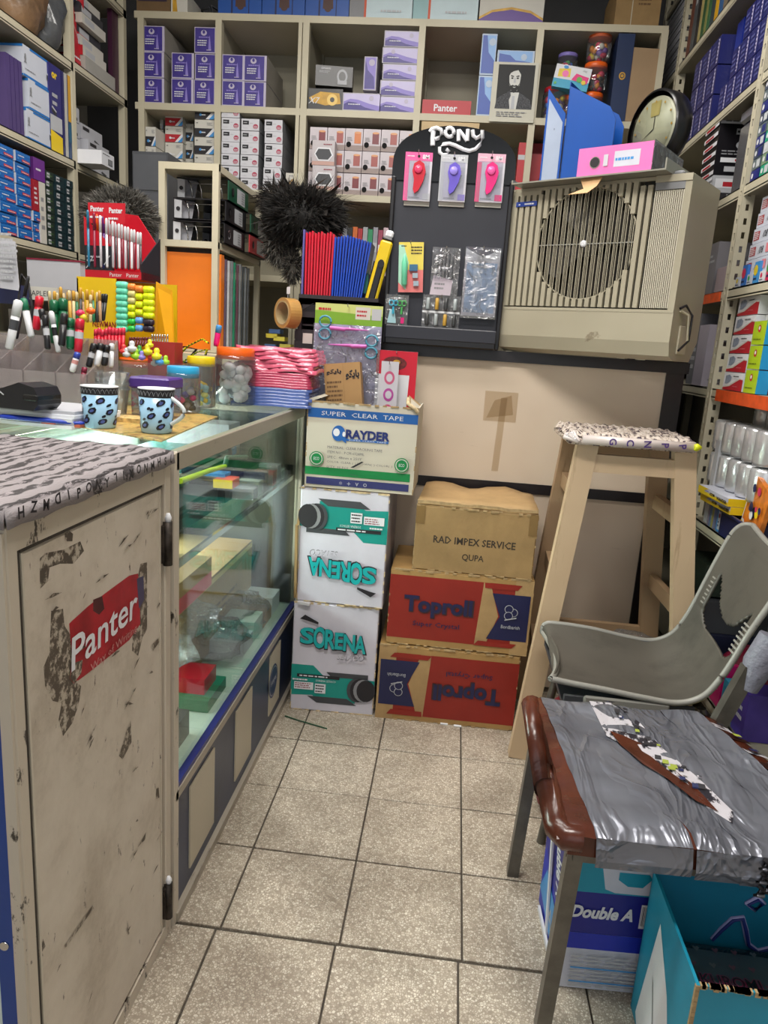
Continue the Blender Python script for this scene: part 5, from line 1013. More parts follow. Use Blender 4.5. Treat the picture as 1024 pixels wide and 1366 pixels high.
# top left shelf: plush and grey bags
def bag(name, label, cat, loc, sx_, sy_, sz_, m, seed=1, crumple=.16, n=14):
    rr = random.Random(seed); b = MB(); vs = []; ph = [rr.uniform(0, 6) for _ in range(6)]
    for i in range(n+1):
        th_ = PI*i/n
        for j in range(2*n):
            a = PI*j/n; q = 1+crumple*(.5*math.sin(3*a+ph[0]+2*th_)+.4*math.sin(5*a+ph[1]-4*th_)+.35*math.sin(9*a+7*th_+ph[2])+rr.uniform(-.25, .25))
            r_ = math.sin(th_)**.6*q; vs.append((sx_*r_*math.cos(a), sy_*r_*math.sin(a), sz_*(1+math.cos(th_)*(1 if math.cos(th_) > 0 else 1))*.5*2*.5+0*sz_))
    b.add(vs, [(i*2*n+j, (i+1)*2*n+j, (i+1)*2*n+(j+1) % (2*n), i*2*n+(j+1) % (2*n)) for i in range(n) for j in range(2*n)], m, True)
    o = b.build(name, None, loc); return tag(o, label, cat)
gbag = M('grey_film_bag', '#4b4d50', .22, var=.2, bump=.5, bscale=20); tanb = M('tan_plush', '#7d6248', .35, var=.3, scale=14, bump=.5, bscale=26)
bag('bagged_goods', 'tan brown bagged goods on the top left shelf', 'bag', (XL-.10, .80, 2.19), .09, .13, .28, tanb, 5)
bag('bagged_goods', 'dark grey film bag left of the shelf post, top left shelf', 'bag', (XL-.09, .955, 2.19), .085, .075, .26, gbag, 6)
bag('bagged_goods', 'dark film bag behind the tan brown goods, top left shelf', 'bag', (XL-.24, .62, 2.19), .09, .14, .30, gbag, 7)
# corner unit
def cy(px, py): return at(px, py, X=XL).y
def cbox(a, e, z, h, d, m, pr, nm, lab_, g_=None, x=XL-.006, dr=0):
    y0, y1 = cy(a, 200), cy(e, 200); return side_box(carton(y1-y0, d, h, m, {'front': pr}), nm, lab_, 'box', (y0+y1)/2, z, g_, x, dr)
wsm = M('silver_white_card', '#b4b5bc', .5, var=.05); prn = [('r', .08, .55, .38, .8, ink), ('l', .1, .15, .5, .3, 1, lgrey), ('p', [(.6, .4), (.85, .3), (.85, .1), (.6, .2)], dgrey), ('r', .45, .1, .52, .3, pink)]
for k in range(4): cbox(103.5, 122, 1.832+k*.058, .055, .2, wsm, prn, 'silver_carton', 'silver white carton, %s of the left column in the left corner shelf' % level(k, 4), 'silver white cartons', XL-.05)
prb = [('r', .08, .62, .38, .85, ink), ('l', .45, .7, .7, .76, 1, lgrey), ('p', [(.62, .35), (.85, .2), (.8, .08), (.58, .22)], dgrey)]
for k in range(3): cbox(124, 151, 1.832+k*.062 if k < 2 else 1.832+.124, .059, .2, wsm, prb, 'silver_carton', 'silver white carton with lock picture, %s of the right column in corner' % level(k, 3), 'silver white cartons', XL-.02-(0 if k < 2 else .03))
cbox(152, 160, 1.832, .11, .2, wsm, prb, 'silver_carton', 'silver white carton beside the corner post', None, XL-.06)
cbox(103.5, 121, 1.832, .052, .12, white, [('l', .1, .75, .8, .9, 1, ink), ('r', .5, .15, .85, .6, dgrey), ('r', .54, .2, .81, .55, grey)], 'calculator_carton', 'white calculator carton in front of the silver cartons', None, XL+.02+.08)
# upper corner cell: red clipboard, hole-punch cartons
for k in range(6):
    y0, y1 = cy(119, 90), cy(150, 90)
    side_box(carton(.20, .18, .036, (M('black_grey_carton', '#34343a', .4), offw)[k % 2 if k else 0] if k else offw, {'front': [('r', .1, .2, .5, .8, lgrey)], 'left': [('r', 0, 0, 1, 1, (red, wsm, red, offw, dgrey, red)[k]), ('r', .4, .2, .85, .8, ink if k % 2 else white), ('l', .1, .3, .35, .7, 1, white)]}), 'punch_carton', 'flat stationery carton, %s of six in the upper left corner cell' % level(k, 6), 'box', 1.24+.0*k, 2.2+.06*(1)+k*.039, 'flat cartons in the corner cell', XL-.02-.012*(k % 3))
side_box(carton(.26, .2, .058, M('plain_grey_carton', '#a5a39c', .6)), 'plain_carton', 'plain grey carton under the flat stationery cartons', 'box', 1.27, 2.2, None, XL-.01)
b = MB(); b.box(-.003, -.10, 0, .003, .10, .26, red); b.deco((.0031, -.10, 0), (0, 1, 0), (0, 0, 1), .2, .26, [('l', .3, .1, .7, .16, 1, white), ('p', [(.2, .9), (.25, .9), (.6, .4), (.55, .4)], M('pale_red', '#c58a86'))]); o = b.build('red_clipboard', None, (XL-.03, 1.13, 2.205)); o.rotation_euler = (0, -.12, .0); tag(o, 'red clipboard leaning at the front of the upper corner cell', 'clipboard')
b = MB(); b.lathe([(.028, -.02), (.045, -.018), (.045, .018), (.028, .02)], red, 20, axis='x'); o = b.build('red_tape_roll', None, (XL-.06, 1.19, 2.47)); o.rotation_euler = (0, 0, .5); tag(o, 'red roll on top of the flat cartons in the upper corner cell', 'roll')
b = MB(); b.lathe([(.001, -.06), (.03, -.03), (.035, .0), (.02, .03), (.001, .04)], M('dark_blue_plush', '#1c2450'), 12); o = b.build('blue_bundle', None, (XL-.05, 1.10, 2.48)); tag(o, 'dark blue bundle above the red clipboard', 'bundle')
b = MB(); b.box(-.01, -.03, 0, .01, .03, .34, M('plum_file', '#4a3a6e')); o = b.build('maroon_folder', None, (XL-.03, 1.43, 2.205)); o.data.materials[0] = M('dark_plum_folder', '#3d1730', .4); tag(o, 'dark plum folder standing against the corner post', 'folder')

# ================================================================== RIGHT WALL SHELVES
def ry(px, py): return at(px, py, X=XR).y
def rbox(ya, yb, z, h, d, m, pr, nm, lab_, cat='box', g_=None, x=XR+.006, dr=0, mside=None, side=None):
    pp = {'front': pr or []}
    if side: pp['right'] = side
    return put(carton(abs(ya-yb)-.003, d, h, m, pp, mside=mside), nm, lab_, cat, (x, (ya+yb)/2, z), -PI/2+dr, g_)
nvb = M('navy_white_carton', '#1d2262', .4, var=.08); nvp = [('r', .72, .08, .86, .92, MATS['pale_violet_print']), ('l', .74, .1, .84, .9, 6, navy), ('l', .08, .15, .6, .85, 4, M('dim_lilac_print', '#5a5e9c', .4))]
for c in range(3):
    for k in range(3): rbox(1.235-.10*c, 1.14-.10*c, 2.042+k*.096, .092, .25, nvb, nvp, 'navy_carton', 'navy carton with white print, %s of the %s column, far group' % (level(k, 3), ('far', 'middle', 'near')[c]), 'box', 'navy cartons on the upper right shelf')
rbox(.93, .865, 2.042, .31, .14, M('royal_plain_carton', '#1a2d8c', .35), [('r', 0, .32, 1, .325, skyb), ('r', 0, .64, 1, .645, skyb)], 'royal_blue_carton', 'plain royal blue carton between the two groups of navy cartons', x=XR+.05)
for c in range(5):
    nk = (1, 2, 3, 4, 4)[c]
    for k in range(nk): rbox(.862-.078*c, .787-.078*c, 2.042+k*.088, .085, .22, nvb, nvp, 'navy_carton', 'navy carton with white print, %s of the %s column, near group' % (level(k, nk), ORD[c]), 'box', 'navy cartons on the upper right shelf')
for c in range(5):
    for k in range(3): rbox(.36-.09*c, .275-.09*c, 2.042+k*.1, .096, .22, nvb, nvp, 'navy_carton', 'navy carton in the near bay, %s of column %s' % (level(k, 3), ('one', 'two', 'three', 'four', 'five')[c]), 'box', 'navy cartons on the upper right shelf')
rbox(1.32, 1.25, 2.042, .05, .2, skyb, [], 'blue_carton', 'light blue carton at the far foot of the navy cartons')
for k, (c, wd) in enumerate((('#6e4438', .05), ('#55595c', .05), ('#2a2a2c', .045), ('#b2a36a', .035), ('#2f5a36', .04), ('#8a8c50', .03), ('#3a6c48', .04), ('#32434a', .05), ('#d8a41c', .045), ('#2f5b8c', .05), ('#7c6f5c', .05), ('#3e3e44', .05))):
    y_ = 1.42-sum((.05, .05, .045, .035, .04, .03, .04, .05, .045, .05, .05, .05)[:k]); rbox(y_, y_-wd+.003, 2.412, .30+.01*(k % 3), .24, M('upright_'+c[1:], c, .45, var=.12, scale=15), [('r', .2, .55, .8, .75, lgrey)] if k % 2 else [], 'upright_book', 'upright book on the top right shelf, %s from the far post' % ORD[k], 'book', 'upright books on the top right shelf')
b = MB()
for k in range(18): b.box(-.001+R.uniform(-.002, .002), -.15, k*.017, .2, .15, k*.017+.013, (wsm, lgrey)[k % 2])
b2 = b.build('paper_stack', None, (XR+.01, 1.70, 2.412)); tag(b2, 'tall stack of grey-white bundled paper beyond the far right post', 'paper stack')
b = MB(); b.box(-.03, -.06, 0, .01, .06, .012, white); b.box(-.03, -.06, .014, .01, .06, .026, white); b.box(-.02, -.05, -.012, .01, .05, 0, offw); tag(b.build('white_bracket', None, (XR-.006, .80, 2.425)), 'white double bracket projecting from the upper right shelf edge', 'bracket')
# shelf 1.735
fs_ = []
for k in range(6): fs_ += [('r', .0, k/6+.02, 1, k/6+.09, white), ('r', .1, k/6+.03, .7, k/6+.07, red)]
sd2 = [('r', 0, .88, 1, 1, white), ('l', .1, .90, .9, .97, 1, ink), ('r', .35, .70, .9, .80, lgrey), ('l', .37, .71, .88, .79, 1, ink), ('c', .45, .52, .06, lgrey), ('c', .75, .52, .06, grey), ('l', .1, .34, .9, .44, 2, grey), ('r', .1, .22, .9, .30, white), ('r', .4, .24, .7, .28, red), ('r', .2, .06, .8, .15, lgrey)]
rbox(.945, .80, 1.84, .185, .16, blk, fs_, 'stacked_carton', 'black carton with red-white striped end on the right shelf', side=sd2)
rbox(.955, .79, 1.737, .10, .17, lgrey, fs_, 'stacked_carton', 'grey striped carton under the black red-striped one', side=[('r', .05, .6, .8, .9, white), ('r', .2, .65, .5, .8, red), ('r', .1, .1, .8, .45, ink), ('r', .3, .15, .7, .4, lgrey)])
t = thing('clear_case', 'tall smoky clear plastic case leaning beside the slotted post', 'plastic case', (XR+.03, .60, 1.737)); b = MB(); b.box(0, -.04, 0, .13, .07, .22, M('smoky_case', '#5b5c62', .2, var=.1, coat=.6), .01); b.build('case_body', t)
b = MB(); b.box(-.003, -.045, .222, .133, .073, .262, M('smoky_lid', '#7f8086', .15, coat=.8), .008); b.build('lid', t)
b = MB(); b.box(.03, -.048, .16, .09, -.041, .23, MATS['smoky_lid'], .004); b.build('clasp', t)
rbox(.60, .545, 2.0, .0+.035, .1, maroon, [], 'maroon_pack', 'maroon pack lying over the smoky clear plastic case', x=XR+.07)
mb_ = [M('mini_%d' % i, c, .35, var=.06) for i, c in enumerate(('#1e2b7a', '#c9ced2', '#5c6a70', '#2aa07a', '#34425c', '#7f9a7a'))]
k_ = 0
for c in range(4):
    for k in range(9):
        k_ += 1; mm = mb_[(k*2+c*3) % 6] if k > 1 or c < 2 else mb_[3]
        rbox(.432-.07*c, .366-.07*c, 1.737+k*.031, .029, .12, mm, [('r', .5, .15, .9, .85, mb_[(k+c) % 2]), ('c', .25, .5, .25, white)], 'mini_carton', 'small mixed-colour carton, %s of near-bay column %s' % (level(k, 9), ('one', 'two', 'three', 'four')[c]), 'box', 'small mixed-colour cartons')
# shelf 1.433
pk1 = M('dusky_grey_card', '#77757a', .5, var=.08)
rbox(.78, .66, 1.435, .17, .22, pk1, [('l', .1, .6, .9, .8, 2, lgrey)], 'grey_carton', 'dusky grey carton behind the slotted post, third right shelf', side=[('c', .35, .8, .12, grey), ('r', .5, .4, .9, .55, lgrey), ('t', 'S', .7, .3, .2, M('dusty_rose', '#a86a72', .5)), ('r', .1, .05, .9, .2, dgrey)], x=XR+.02)
rbox(.64, .50, 1.435, .08, .2, M('dusky_pink_card', '#94858a', .5), [], 'grey_carton', 'low dusky pink carton behind the slotted post, third right shelf', side=[('t', '0', .5, .5, .6, ink), ('l', .1, .7, .9, .9, 1, MATS['dusty_rose'])], x=XR+.02)
rw = [('r', .04, .2, .3, .8, M('dusty_red', '#a8474c', .5)), ('l', .06, .25, .28, .75, 4, white), ('t', '/08', .55, .48, .45, ink, {'shear': .3}), ('r', .78, .2, .95, .8, M('rose_print', '#d8808a', .5))]
for k in range(5): rbox(.36, .20, 1.435+.0+k*.044+.03, .041, .15, wsm if 0 else mwh, rw, 'number_carton', 'pinkish white carton with numeral, %s of five behind the post' % level(k, 5), 'box', 'pinkish white cartons', x=XR+.01+.004*k)
for c in range(6):
    rbox(.40-.045*c, .358-.045*c, 1.435, .028+.03*(c % 2), .1, (mwh, candy[5], mwh, skyb, white, candy[0])[c], [('c', .35, .6, .25, (candy[6], candy[0], candy[1])[c % 3]), ('l', .1, .1, .9, .3, 1, navy)], 'mini_carton', 'colourful little carton at the front edge of the third right shelf, %s' % ORD[c], 'box', 'colourful front-edge cartons', x=XR+.002)
# shelf 1.13 : letter carton behind post, shoe cartons, lime cartons
rbox(.66, .56, 1.132, .20, .18, M('lilac_grey_card', '#a9a2ae', .5), [], 'letter_carton', 'lilac-grey carton with rotated grey and red letters behind the post', side=[('t', 'SER', .30, .60, .22, M('letter_grey', '#5a4c52', .5), {'rot': -PI/2, 'bold': .03, 'w': .75}), ('t', 'EA', .75, .80, .2, MATS['dusty_red'], {'rot': -PI/2, 'bold': .03}), ('l', .1, .08, .5, .14, 1, grey)], x=XR+.0)
rbox(.75, .67, 1.132, .24, .2, M('slate_card', '#6b6c72', .5), [('l', .2, .2, .8, .8, 5, lgrey)], 'grey_carton', 'slate grey carton behind the lettered lilac-grey carton')
wave = [('p', [(0, 0), (1, 0), (1, .62), (.85, .66), (.6, .45), (.35, .22), (0, .12)], red), ('p', [(0, .12), (.35, .22), (.6, .45), (.85, .66), (1, .62), (1, .67), (.85, .72), (.58, .52), (.33, .30), (0, .18)], offw), ('p', [(.1, .35), (.12, .8), (.3, .88), (.42, .75), (.38, .5), (.22, .35)], M('shoe_print', '#8a94a8', .5, var=.3, scale=40)), ('l', .5, .74, .88, .86, 1, ink), ('l', .55, .62, .8, .68, 1, lgrey), ('l', .55, .2, .9, .28, 1, M('rose_print', '#d8808a'))]
for k in range(5): rbox(.372+.0*k, .215, 1.132+k*.0545, .052, .13, white, wave, 'wave_carton', 'white carton with red wave, %s of the column beside the post' % level(k, 5), 'box', 'white cartons with red wave', x=XR+.006+.002*k)
for k in range(4): rbox(.208, .06, 1.132+k*.0545, .052, .13, white, wave, 'wave_carton', 'white carton with red wave, %s of the nearer column' % level(k, 4), 'box', 'white cartons with red wave', x=XR+.035)
lime = M('lime_carton', '#a8c420', .35, var=.05); azu = M('azure_side', '#1f9ad4', .35, var=.05)
for k in range(3): rbox(.19, .10, 1.132+k*.066, .063, .032, lime, [('c', .5, .68, .16, red), ('c', .5, .70, .08, white), ('l', .12, .18, .88, .28, 1, M('olive_print', '#5a6a14'))], 'lime_carton', 'lime green carton with round red emblem, %s of three' % level(k, 3), 'box', 'lime green cartons', x=XR-.0, mside=azu)
# shelf .715
roll = MB(); roll.lathe([(.012, 0), (.036, .003), (.039, .012), (.039, .088), (.036, .097), (.012, .1)], silver, 20); rm = roll.mesh('foil_roll')
for r_ in range(2):
    for c in range(5):
        for dd in range(1): put(rm, 'wrapped_roll', 'silver film-wrapped paper roll, %s from the post in the %s row' % (ORD[c], ('lower', 'upper')[r_]), 'roll', (XR+.048, .385-.0815*c, .838+.102*r_), .3*c, 'silver wrapped rolls', scale=(1, 1, 1))
dkr = M('dark_bottle', '#232326', .3)
for c in range(3): put(rm, 'grey_roll', 'grey wrapped roll standing behind the upper silver rolls, %s' % ORD[c], 'roll', (XR+.15, .36-.09*c, 1.0-.0), 0, 'grey rolls behind')
yw = [('r', 0, 0, 1, .45, yellow), ('p', [(0, .45), (.2, .45), (.35, 1), (0, 1)], yellow), ('l', .25, .5, .4, .8, 1, lilac), ('r', .42, .35, .58, .65, ink), ('l', .44, .4, .56, .6, 1, yellow), ('t', 'WANDER', .82, .42, .42, ink, {'bold': .04, 'w': .32})]
for k in range(2): rbox(.325, .10, .792+k*.0235, .0225, .09, wbx, yw, 'wander_carton', 'flat yellow and white carton under the rolls, %s of two' % ('lower', 'upper')[k], 'box', 'flat yellow and white cartons', x=XR-.016-.01*k, dr=.05, mside=yellow)
for i, c in enumerate(('#a08ea4', '#6a8ab8', '#9aa8a0', '#c0b454', '#8f95b4')): 
    b = MB(); b.box(0, -.003, 0, .16, .003, .075, M('pastel_'+c[1:], c, .3, coat=.4)); tag(b.build('pastel_folder', None, (XR+.004, .30-.011*i, .716)), 'pastel plastic folder below the flat cartons, %s from the post' % ORD[i], 'folder', 'pastel folders')
rbox(.235, .20, .716, .07, .12, skyb, [('r', .3, .1, .9, .9, wbx), ('c', .6, .7, .1, M('dusty_red', '#a8474c')), ('l', .4, .2, .8, .5, 2, navy)], 'slim_carton', 'slim sky blue and white pack beside the pastel folders')
rbox(.36, .325, .716, .26, .12, M('white_roll_paper', '#b6b6ba', .4), [], 'paper_roll', 'long white paper roll standing behind the slotted post', 'roll', x=XR+.01)
bkt = thing('plastic_basket', 'dark blue plastic basket at the right edge above the chair', 'basket', (XR+.07, .10, .716)); b = MB(); bm_ = M('dark_blue_plastic', '#1b2452', .35)
for (x0_, y0_, x1_, y1_) in ((-.07, -.09, -.064, .09), (.064, -.09, .07, .09), (-.07, -.09, .07, -.084), (-.07, .084, .07, .09)): b.box(x0_, y0_, .004, x1_, y1_, .07, bm_)
b.box(-.07, -.09, 0, .07, .09, .004, bm_); b.build('basket_body', bkt); b = MB()
b.tube([(-.072, -.092, .07), (-.072, .092, .07), (.072, .092, .07), (.072, -.092, .07), (-.072, -.092, .07)], .005, bm_, 6); b.build('rim', bkt)
cmc = M('comic_orange', '#d87a28', .35, var=.3, scale=22); o = put(carton(.14, .012, .19, cmc, {'front': [('r', 0, 0, .03, 1, white)]+[('c', R.uniform(.1, .9), R.uniform(.08, .92), R.uniform(.03, .08), R.choice([navy, white, ink, candy[0], yellow])) for _ in range(22)]}), 'comic_book', 'orange illustrated book leaning in the dark blue basket', 'book', (XR+.02, .045, .722), 0, rot=(.0, .3, -PI/2-.05))
# dark goods under the lowest shelf
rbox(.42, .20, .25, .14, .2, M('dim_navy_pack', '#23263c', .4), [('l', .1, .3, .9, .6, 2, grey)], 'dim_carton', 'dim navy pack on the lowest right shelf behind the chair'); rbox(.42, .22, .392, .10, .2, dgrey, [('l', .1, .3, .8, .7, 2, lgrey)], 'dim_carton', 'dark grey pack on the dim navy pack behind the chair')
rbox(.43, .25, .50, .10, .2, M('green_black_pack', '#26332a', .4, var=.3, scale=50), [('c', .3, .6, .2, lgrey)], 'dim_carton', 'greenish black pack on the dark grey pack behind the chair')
for c in range(4): rbox(.16-.09*c, .08-.09*c, .252, .10+.03*(c % 2), .16, (candy[5], hotpink, M('cyan_plain', '#20a0c8', .4), purple)[c], [('l', .2, .3, .8, .7, 2, white)], 'bright_carton', 'bright little carton seen through the chair back, %s' % ORD[c], 'box', 'bright cartons seen through the chair')
bag('maroon_bag', 'maroon cloth bag on the low right shelf seen past the stool', 'bag', (1.31, .05, .252), .09, .10, .16, maroon, 9)
bag('red_bundle', 'dark red bundle on the floor behind the taped seat', 'bundle', (.75, -.21, 0), .07, .07, .33, M('dark_red_cloth', '#7a1020', .6, bump=.4), 12)
rbox(1.10-.95, -.05, 0, .0+.28, .2, kraft2, [], 'open_kraft_carton', 'plain brown carton on the floor inside the stool legs', x=.84)
bag('clear_bag', 'crumpled clear plastic bag on the brown carton under the stool', 'plastic bag', (.97, .06, .283), .085, .09, .14, crink, 14, .3)
bag('yellow_bag', 'yellow and clear plastic bag behind the taped seat upright', 'plastic bag', (1.125, -.42, 0), .06, .07, .34, M('yellow_film', '#c8b82a', .25, var=.3, bump=.5), 15)

# ================================================================== BINDER RACK and counter back area
BRx0, BRx1, BRy0, BRy1 = -.684, -.472, .60, 1.16
tb = thing('back_table', 'low dark cabinet behind the counter carrying the binder rack', 'cabinet', (-.6, .8, 0)); b = MB(); b.box(-.35, -.40, .0, .40, .45, 1.10, M('dim_brown_cabinet', '#3f3a36', .6, var=.15)); b.build('cabinet_body', tb); b = MB(); b.box(-.36, -.41, 1.10, .41, .46, 1.128, cream); b.build('cabinet_top', tb)
rk = thing('binder_rack', 'cream metal rack holding lever arch binders and orange folders', 'rack', (BRx0, BRy0, 1.13)); rx, rry, RT = BRx1-BRx0, BRy1-BRy0, .628
for x in (0, rx-.022):
    for y in (0, rry-.02): b = MB(); b.box(x, y, 0, x+.022, y+.02, RT, cream); b.build('post', rk)
for z in (.355, RT-.022, .0): b = MB(); b.box(.0, .001, z, rx, rry-.001, z+.022 if z else .008, cream); b.build('rack_shelf', rk)
def binder(name, label, loc, spc, L_, w_, h_, rot_):
    t = thing(name, label, 'binder', loc, rot_, 'lever arch binders in the rack'); c2 = M('binder_inner_grey', '#8c8c92', .5, var=.12)
    # local: spine along +x side, opening towards camera (-y)
    b = MB(); b.box(-w_, 0, 0, 0, L_, .003, blk); b.box(-w_, 0, h_-.003, 0, L_, h_, blk); b.build('cover', t)
    b = MB(); b.box(-.004, 0, 0, 0, L_, h_, spc); b.build('spine', t)
    b = MB(); b.deco((.0, 0, 0), (0, 1, 0), (0, 0, 1), L_, h_, [('r', .40, .14, .80, .86, lgrey), ('l', .62, .2, .78, .8, 5, grey), ('c', .18, .5, .22, MATS['chrome']), ('c', .18, .5, .15, ink)], .0006); b.build('spine_label', t)
    b = MB(); b.box(-w_+.004, .012, .003, -.006, L_-.01, h_-.003, c2) if 0 else b.add([(-w_+.004, .02, .004), (-w_+.06, .02, .004), (-w_+.06, .05, h_-.004), (-w_+.004, .002, h_-.004)], [(0, 1, 2, 3)], c2); b.add([(-w_+.003, .001, .004), (-w_+.003, .001, h_-.004), (-w_+.003, L_-.01, h_-.004), (-w_+.003, L_-.01, .004)], [(0, 1, 2, 3)], lgrey)
    b.add([(-w_+.003, .0015, .004), (-w_+.028, .006, .004), (-w_+.028, .006, h_-.006), (-w_+.003, .0015, h_-.004)], [(0, 1, 2, 3)], lgrey); b.lathe([(.007, .0055), (.007, .0075)], ink, 12, (-w_+.016, -.004, h_*.5), axis='y'); b.build('inner_flap', t)
    b = MB()
    for x in (-w_+.05, -w_+.085, -.03): b.tube([(x, .02, .006), (x+.002, .012, h_*.4), (x-.004, .012, h_*.75), (x-.016, .02, h_*.9)], .0018, chrome, 6)
    b.tube([(-w_+.03, .03, h_*.8), (-.02, .03, h_*.82)], .0015, chrome, 6); b.build('ring_mechanism', t)
grn, blkc, redc = M('binder_green', '#0f4a34', .4), M('binder_black', '#1c1b20', .4), M('binder_red', '#b5202c', .4)
bh = (RT-.022-.38)/3
for k in range(3):
    z = 1.13+.378+k*bh; off = (.02, .03, .07)[k]
    binder('lever_arch_binder', ('black lever arch binder, bottom front of the rack', 'black lever arch binder with ring hole, middle front of the rack', 'green lever arch binder on top in the rack')[k], (BRx1+(.012, .012, .008)[k], BRy0+.018+off, z), (blkc, blkc, grn)[k], .245, .19, bh-.006, 0)
    if k < 2: binder('lever_arch_binder', ('red lever arch binder at the back of the rack', 'green lever arch binder behind the black middle one')[k], (BRx1+.03, BRy0+.018+off+.25, z), (redc, grn)[k], .25, .19, bh-.006, 0)
orf = M('orange_document_folder', '#e87a1c', .28, var=.06, coat=.4, bump=.08, bscale=9)
b = MB(); b.box(0, 0, 0, rx-.006, .03, .33, orf); tag(b.build('orange_folder', None, (BRx0+.012+.0, BRy0+.022, 1.139)), 'large orange plastic folder standing in the binder rack', 'folder')
for k, c in enumerate(('#e07a20', '#6a5f74', '#c8ccd0', '#5c6064', '#8a9498', '#2f8a68', '#6f757a', '#7a5564', '#8c9094', '#d4d8dc', '#4a5054', '#7f8488', '#3a3e42', '#6c7074')):
    b = MB(); b.box(-.14, 0, 0, 0, .014, .322-.002*(k % 4), M('sleeve_'+c[1:], c, .25, var=.15, scale=18, coat=.6)); tag(b.build('document_sleeve', None, (BRx1+.002+.003*(k % 3), BRy0+.058+k*.024, 1.139)), 'upright plastic document sleeve in the rack, %s from the orange folder' % ORD[min(k, 13)], 'document sleeve', 'document sleeves in the rack')
b = MB(); b.box(-.06, .03, 0, .12, .30, .02, M('dim_brown_pad', '#2f2926', .7)); tag(b.build('brown_pad', None, (BRx0+.06, BRy0+.0, 1.465)), 'thin dark brown pad lying on top of the orange folder', 'pad')
# grey drawers and dark boxes left of the rack
b = MB(); b.box(-.05, 0, 0, .10, .3, .75, M('dark_grey_cabinet', '#44464b', .5)); 
for k in range(5): b.box(-.045, -.003, .02+.146*k, .095, 0, .155+.146*k, M('dark_grey_drawer', '#4e5055', .45))
tag(b.build('drawer_tower', None, (-.95, 1.1, 1.15)), 'dark grey drawer tower behind the pen display', 'drawer unit')

# feather dusters
def fluff(name, label, loc, rx_, ry_, rz_, cols, n=1500, ln=.05, seed=1, wd=.0016):
    rr = random.Random(seed); t = thing(name, label, 'feather duster', loc); b = MB(); b.lathe([(rx_*.1, -rz_*.9), (rx_*.7, -rz_*.5), (rx_*.8, 0), (rx_*.6, rz_*.5), (rx_*.1, rz_*.8)], cols[0], 14); b.build('core', t); b = MB()
    for k in range(n):
        th_ = math.acos(rr.uniform(-1, 1)); a = rr.uniform(0, 2*PI); d = Vector((math.sin(th_)*math.cos(a), math.sin(th_)*math.sin(a), math.cos(th_)))
        p = Vector((d.x*rx_*.7, d.y*ry_*.7, d.z*rz_*.7)); q = p+Vector((d.x*rx_, d.y*ry_, d.z*rz_))*rr.uniform(.25, .5); tip = q+(d+Vector((rr.uniform(-.8, .8), rr.uniform(-.8, .8), rr.uniform(-.9, .4)))).normalized()*ln*rr.uniform(.4, 1.2)
        s_ = d.cross(Vector((rr.uniform(-1, 1), rr.uniform(-1, 1), rr.uniform(-1, 1)))).normalized()*wd
        b.add([tuple(p-s_), tuple(p+s_), tuple(q+s_*.8), tuple(tip), tuple(q-s_*.8)], [(0, 1, 2, 3, 4)], rr.choice(cols))
    b.build('feathers', t)['kind'] = 'stuff'; return t
fb = [M('feather_black', '#141312', .8), M('feather_black_brown', '#1f1a16', .8)]; fg = [M('feather_grey', '#5a564f', .8), M('feather_pale', '#9c9890', .8), M('feather_dark', '#2c2a28', .8)]
fluff('feather_duster', 'big black fluffy feather duster behind the coloured folders', tuple(at(405, 290, Y=.80)), .13, .09, .085, fb, 5200, .045, 1, .0015)
fluff('feather_duster', 'wispy brown-black feather tufts around the big black duster', tuple(at(408, 268, Y=.86)), .13, .06, .04, [M('feather_brown', '#2e2219', .8)]+fb, 700, .10, 11, .0008)
fluff('feather_duster', 'black feather duster spilling left towards the binder rack', tuple(at(375, 268, Y=.95)), .07, .06, .05, fb+[M('feather_brown', '#2e2219', .8)], 1200, .05, 2, .002)
fluff('feather_duster', 'grey and white fluffy duster hanging left of coloured folders', tuple(at(372, 320, Y=.85)), .05, .05, .075, fg, 1500, .035, 3, .002)
fluff('feather_duster', 'dim grey fluffy duster hanging above the tape roll', tuple(at(390, 355, Y=.80)), .03, .03, .055, fg[::2], 700, .025, 6, .0018)
fluff('feather_duster', 'round grey fur duster behind the pen display', tuple(at(160, 292, Y=.55)), .115, .08, .09, [M('fur_grey', '#6d6a64', .8), M('fur_grey_dark', '#45423d', .8)], 7000, .018, 4, .001)
# items below the dusters
b = MB(); b.box(0, 0, 0, .02, .3, .60, dark); 
for k, (px, py, c) in enumerate(((362, 448, '#c8b83a'), (372, 452, '#d0c44a'), (366, 442, '#3a5a8c'), (380, 462, '#b8b04a'), (360, 462, '#4a6a9c'))):
    p = at(px, py, Y=.9); q = MB(); q.box(-.022, 0, -.008, .022, .06, .008, M('sq_'+c[1:], c, .5)); tag(q.build('note_block', None, p), '%s note block below the tape roll' % ('upper yellow', 'lower yellow', 'upper blue', 'rightmost olive yellow', 'lower blue')[k], 'note block', 'note blocks below the tape roll')

# ================================================================== DISPLAY STAND with hanging packs
SY = .47
ps = thing('display_stand', 'black rounded display board with white lettering on the partition', 'display stand', (at(586, 462, Y=SY).x, SY, 1.203)); PO = Vector(ps.location)
hwid = (at(664, 460, Y=SY).x-at(508, 460, Y=SY).x)/2; hz = at(595, 168, Y=SY).z-1.203; sh_ = at(530, 222, Y=SY).z-1.203
slate = M('dark_slate_panel', '#2a2b34', .45, var=.06); gblk = M('gloss_black_panel', '#0d0d10', .15, var=.05)
b = MB(); b.box(-hwid+.012, .0, .05, hwid-.012, .012, sh_-.03, slate); b.build('back_panel', ps)
arch = [(-hwid, sh_-.04)]+[(hwid*-math.cos(PI*i/20), sh_+.0+(hz-sh_)*math.sin(PI*i/20)**.75) for i in range(21)]+[(hwid, sh_-.04)]
b = MB(); b.prism(arch, -.006, .014, gblk, axis='y'); b.build('arch_header', ps)
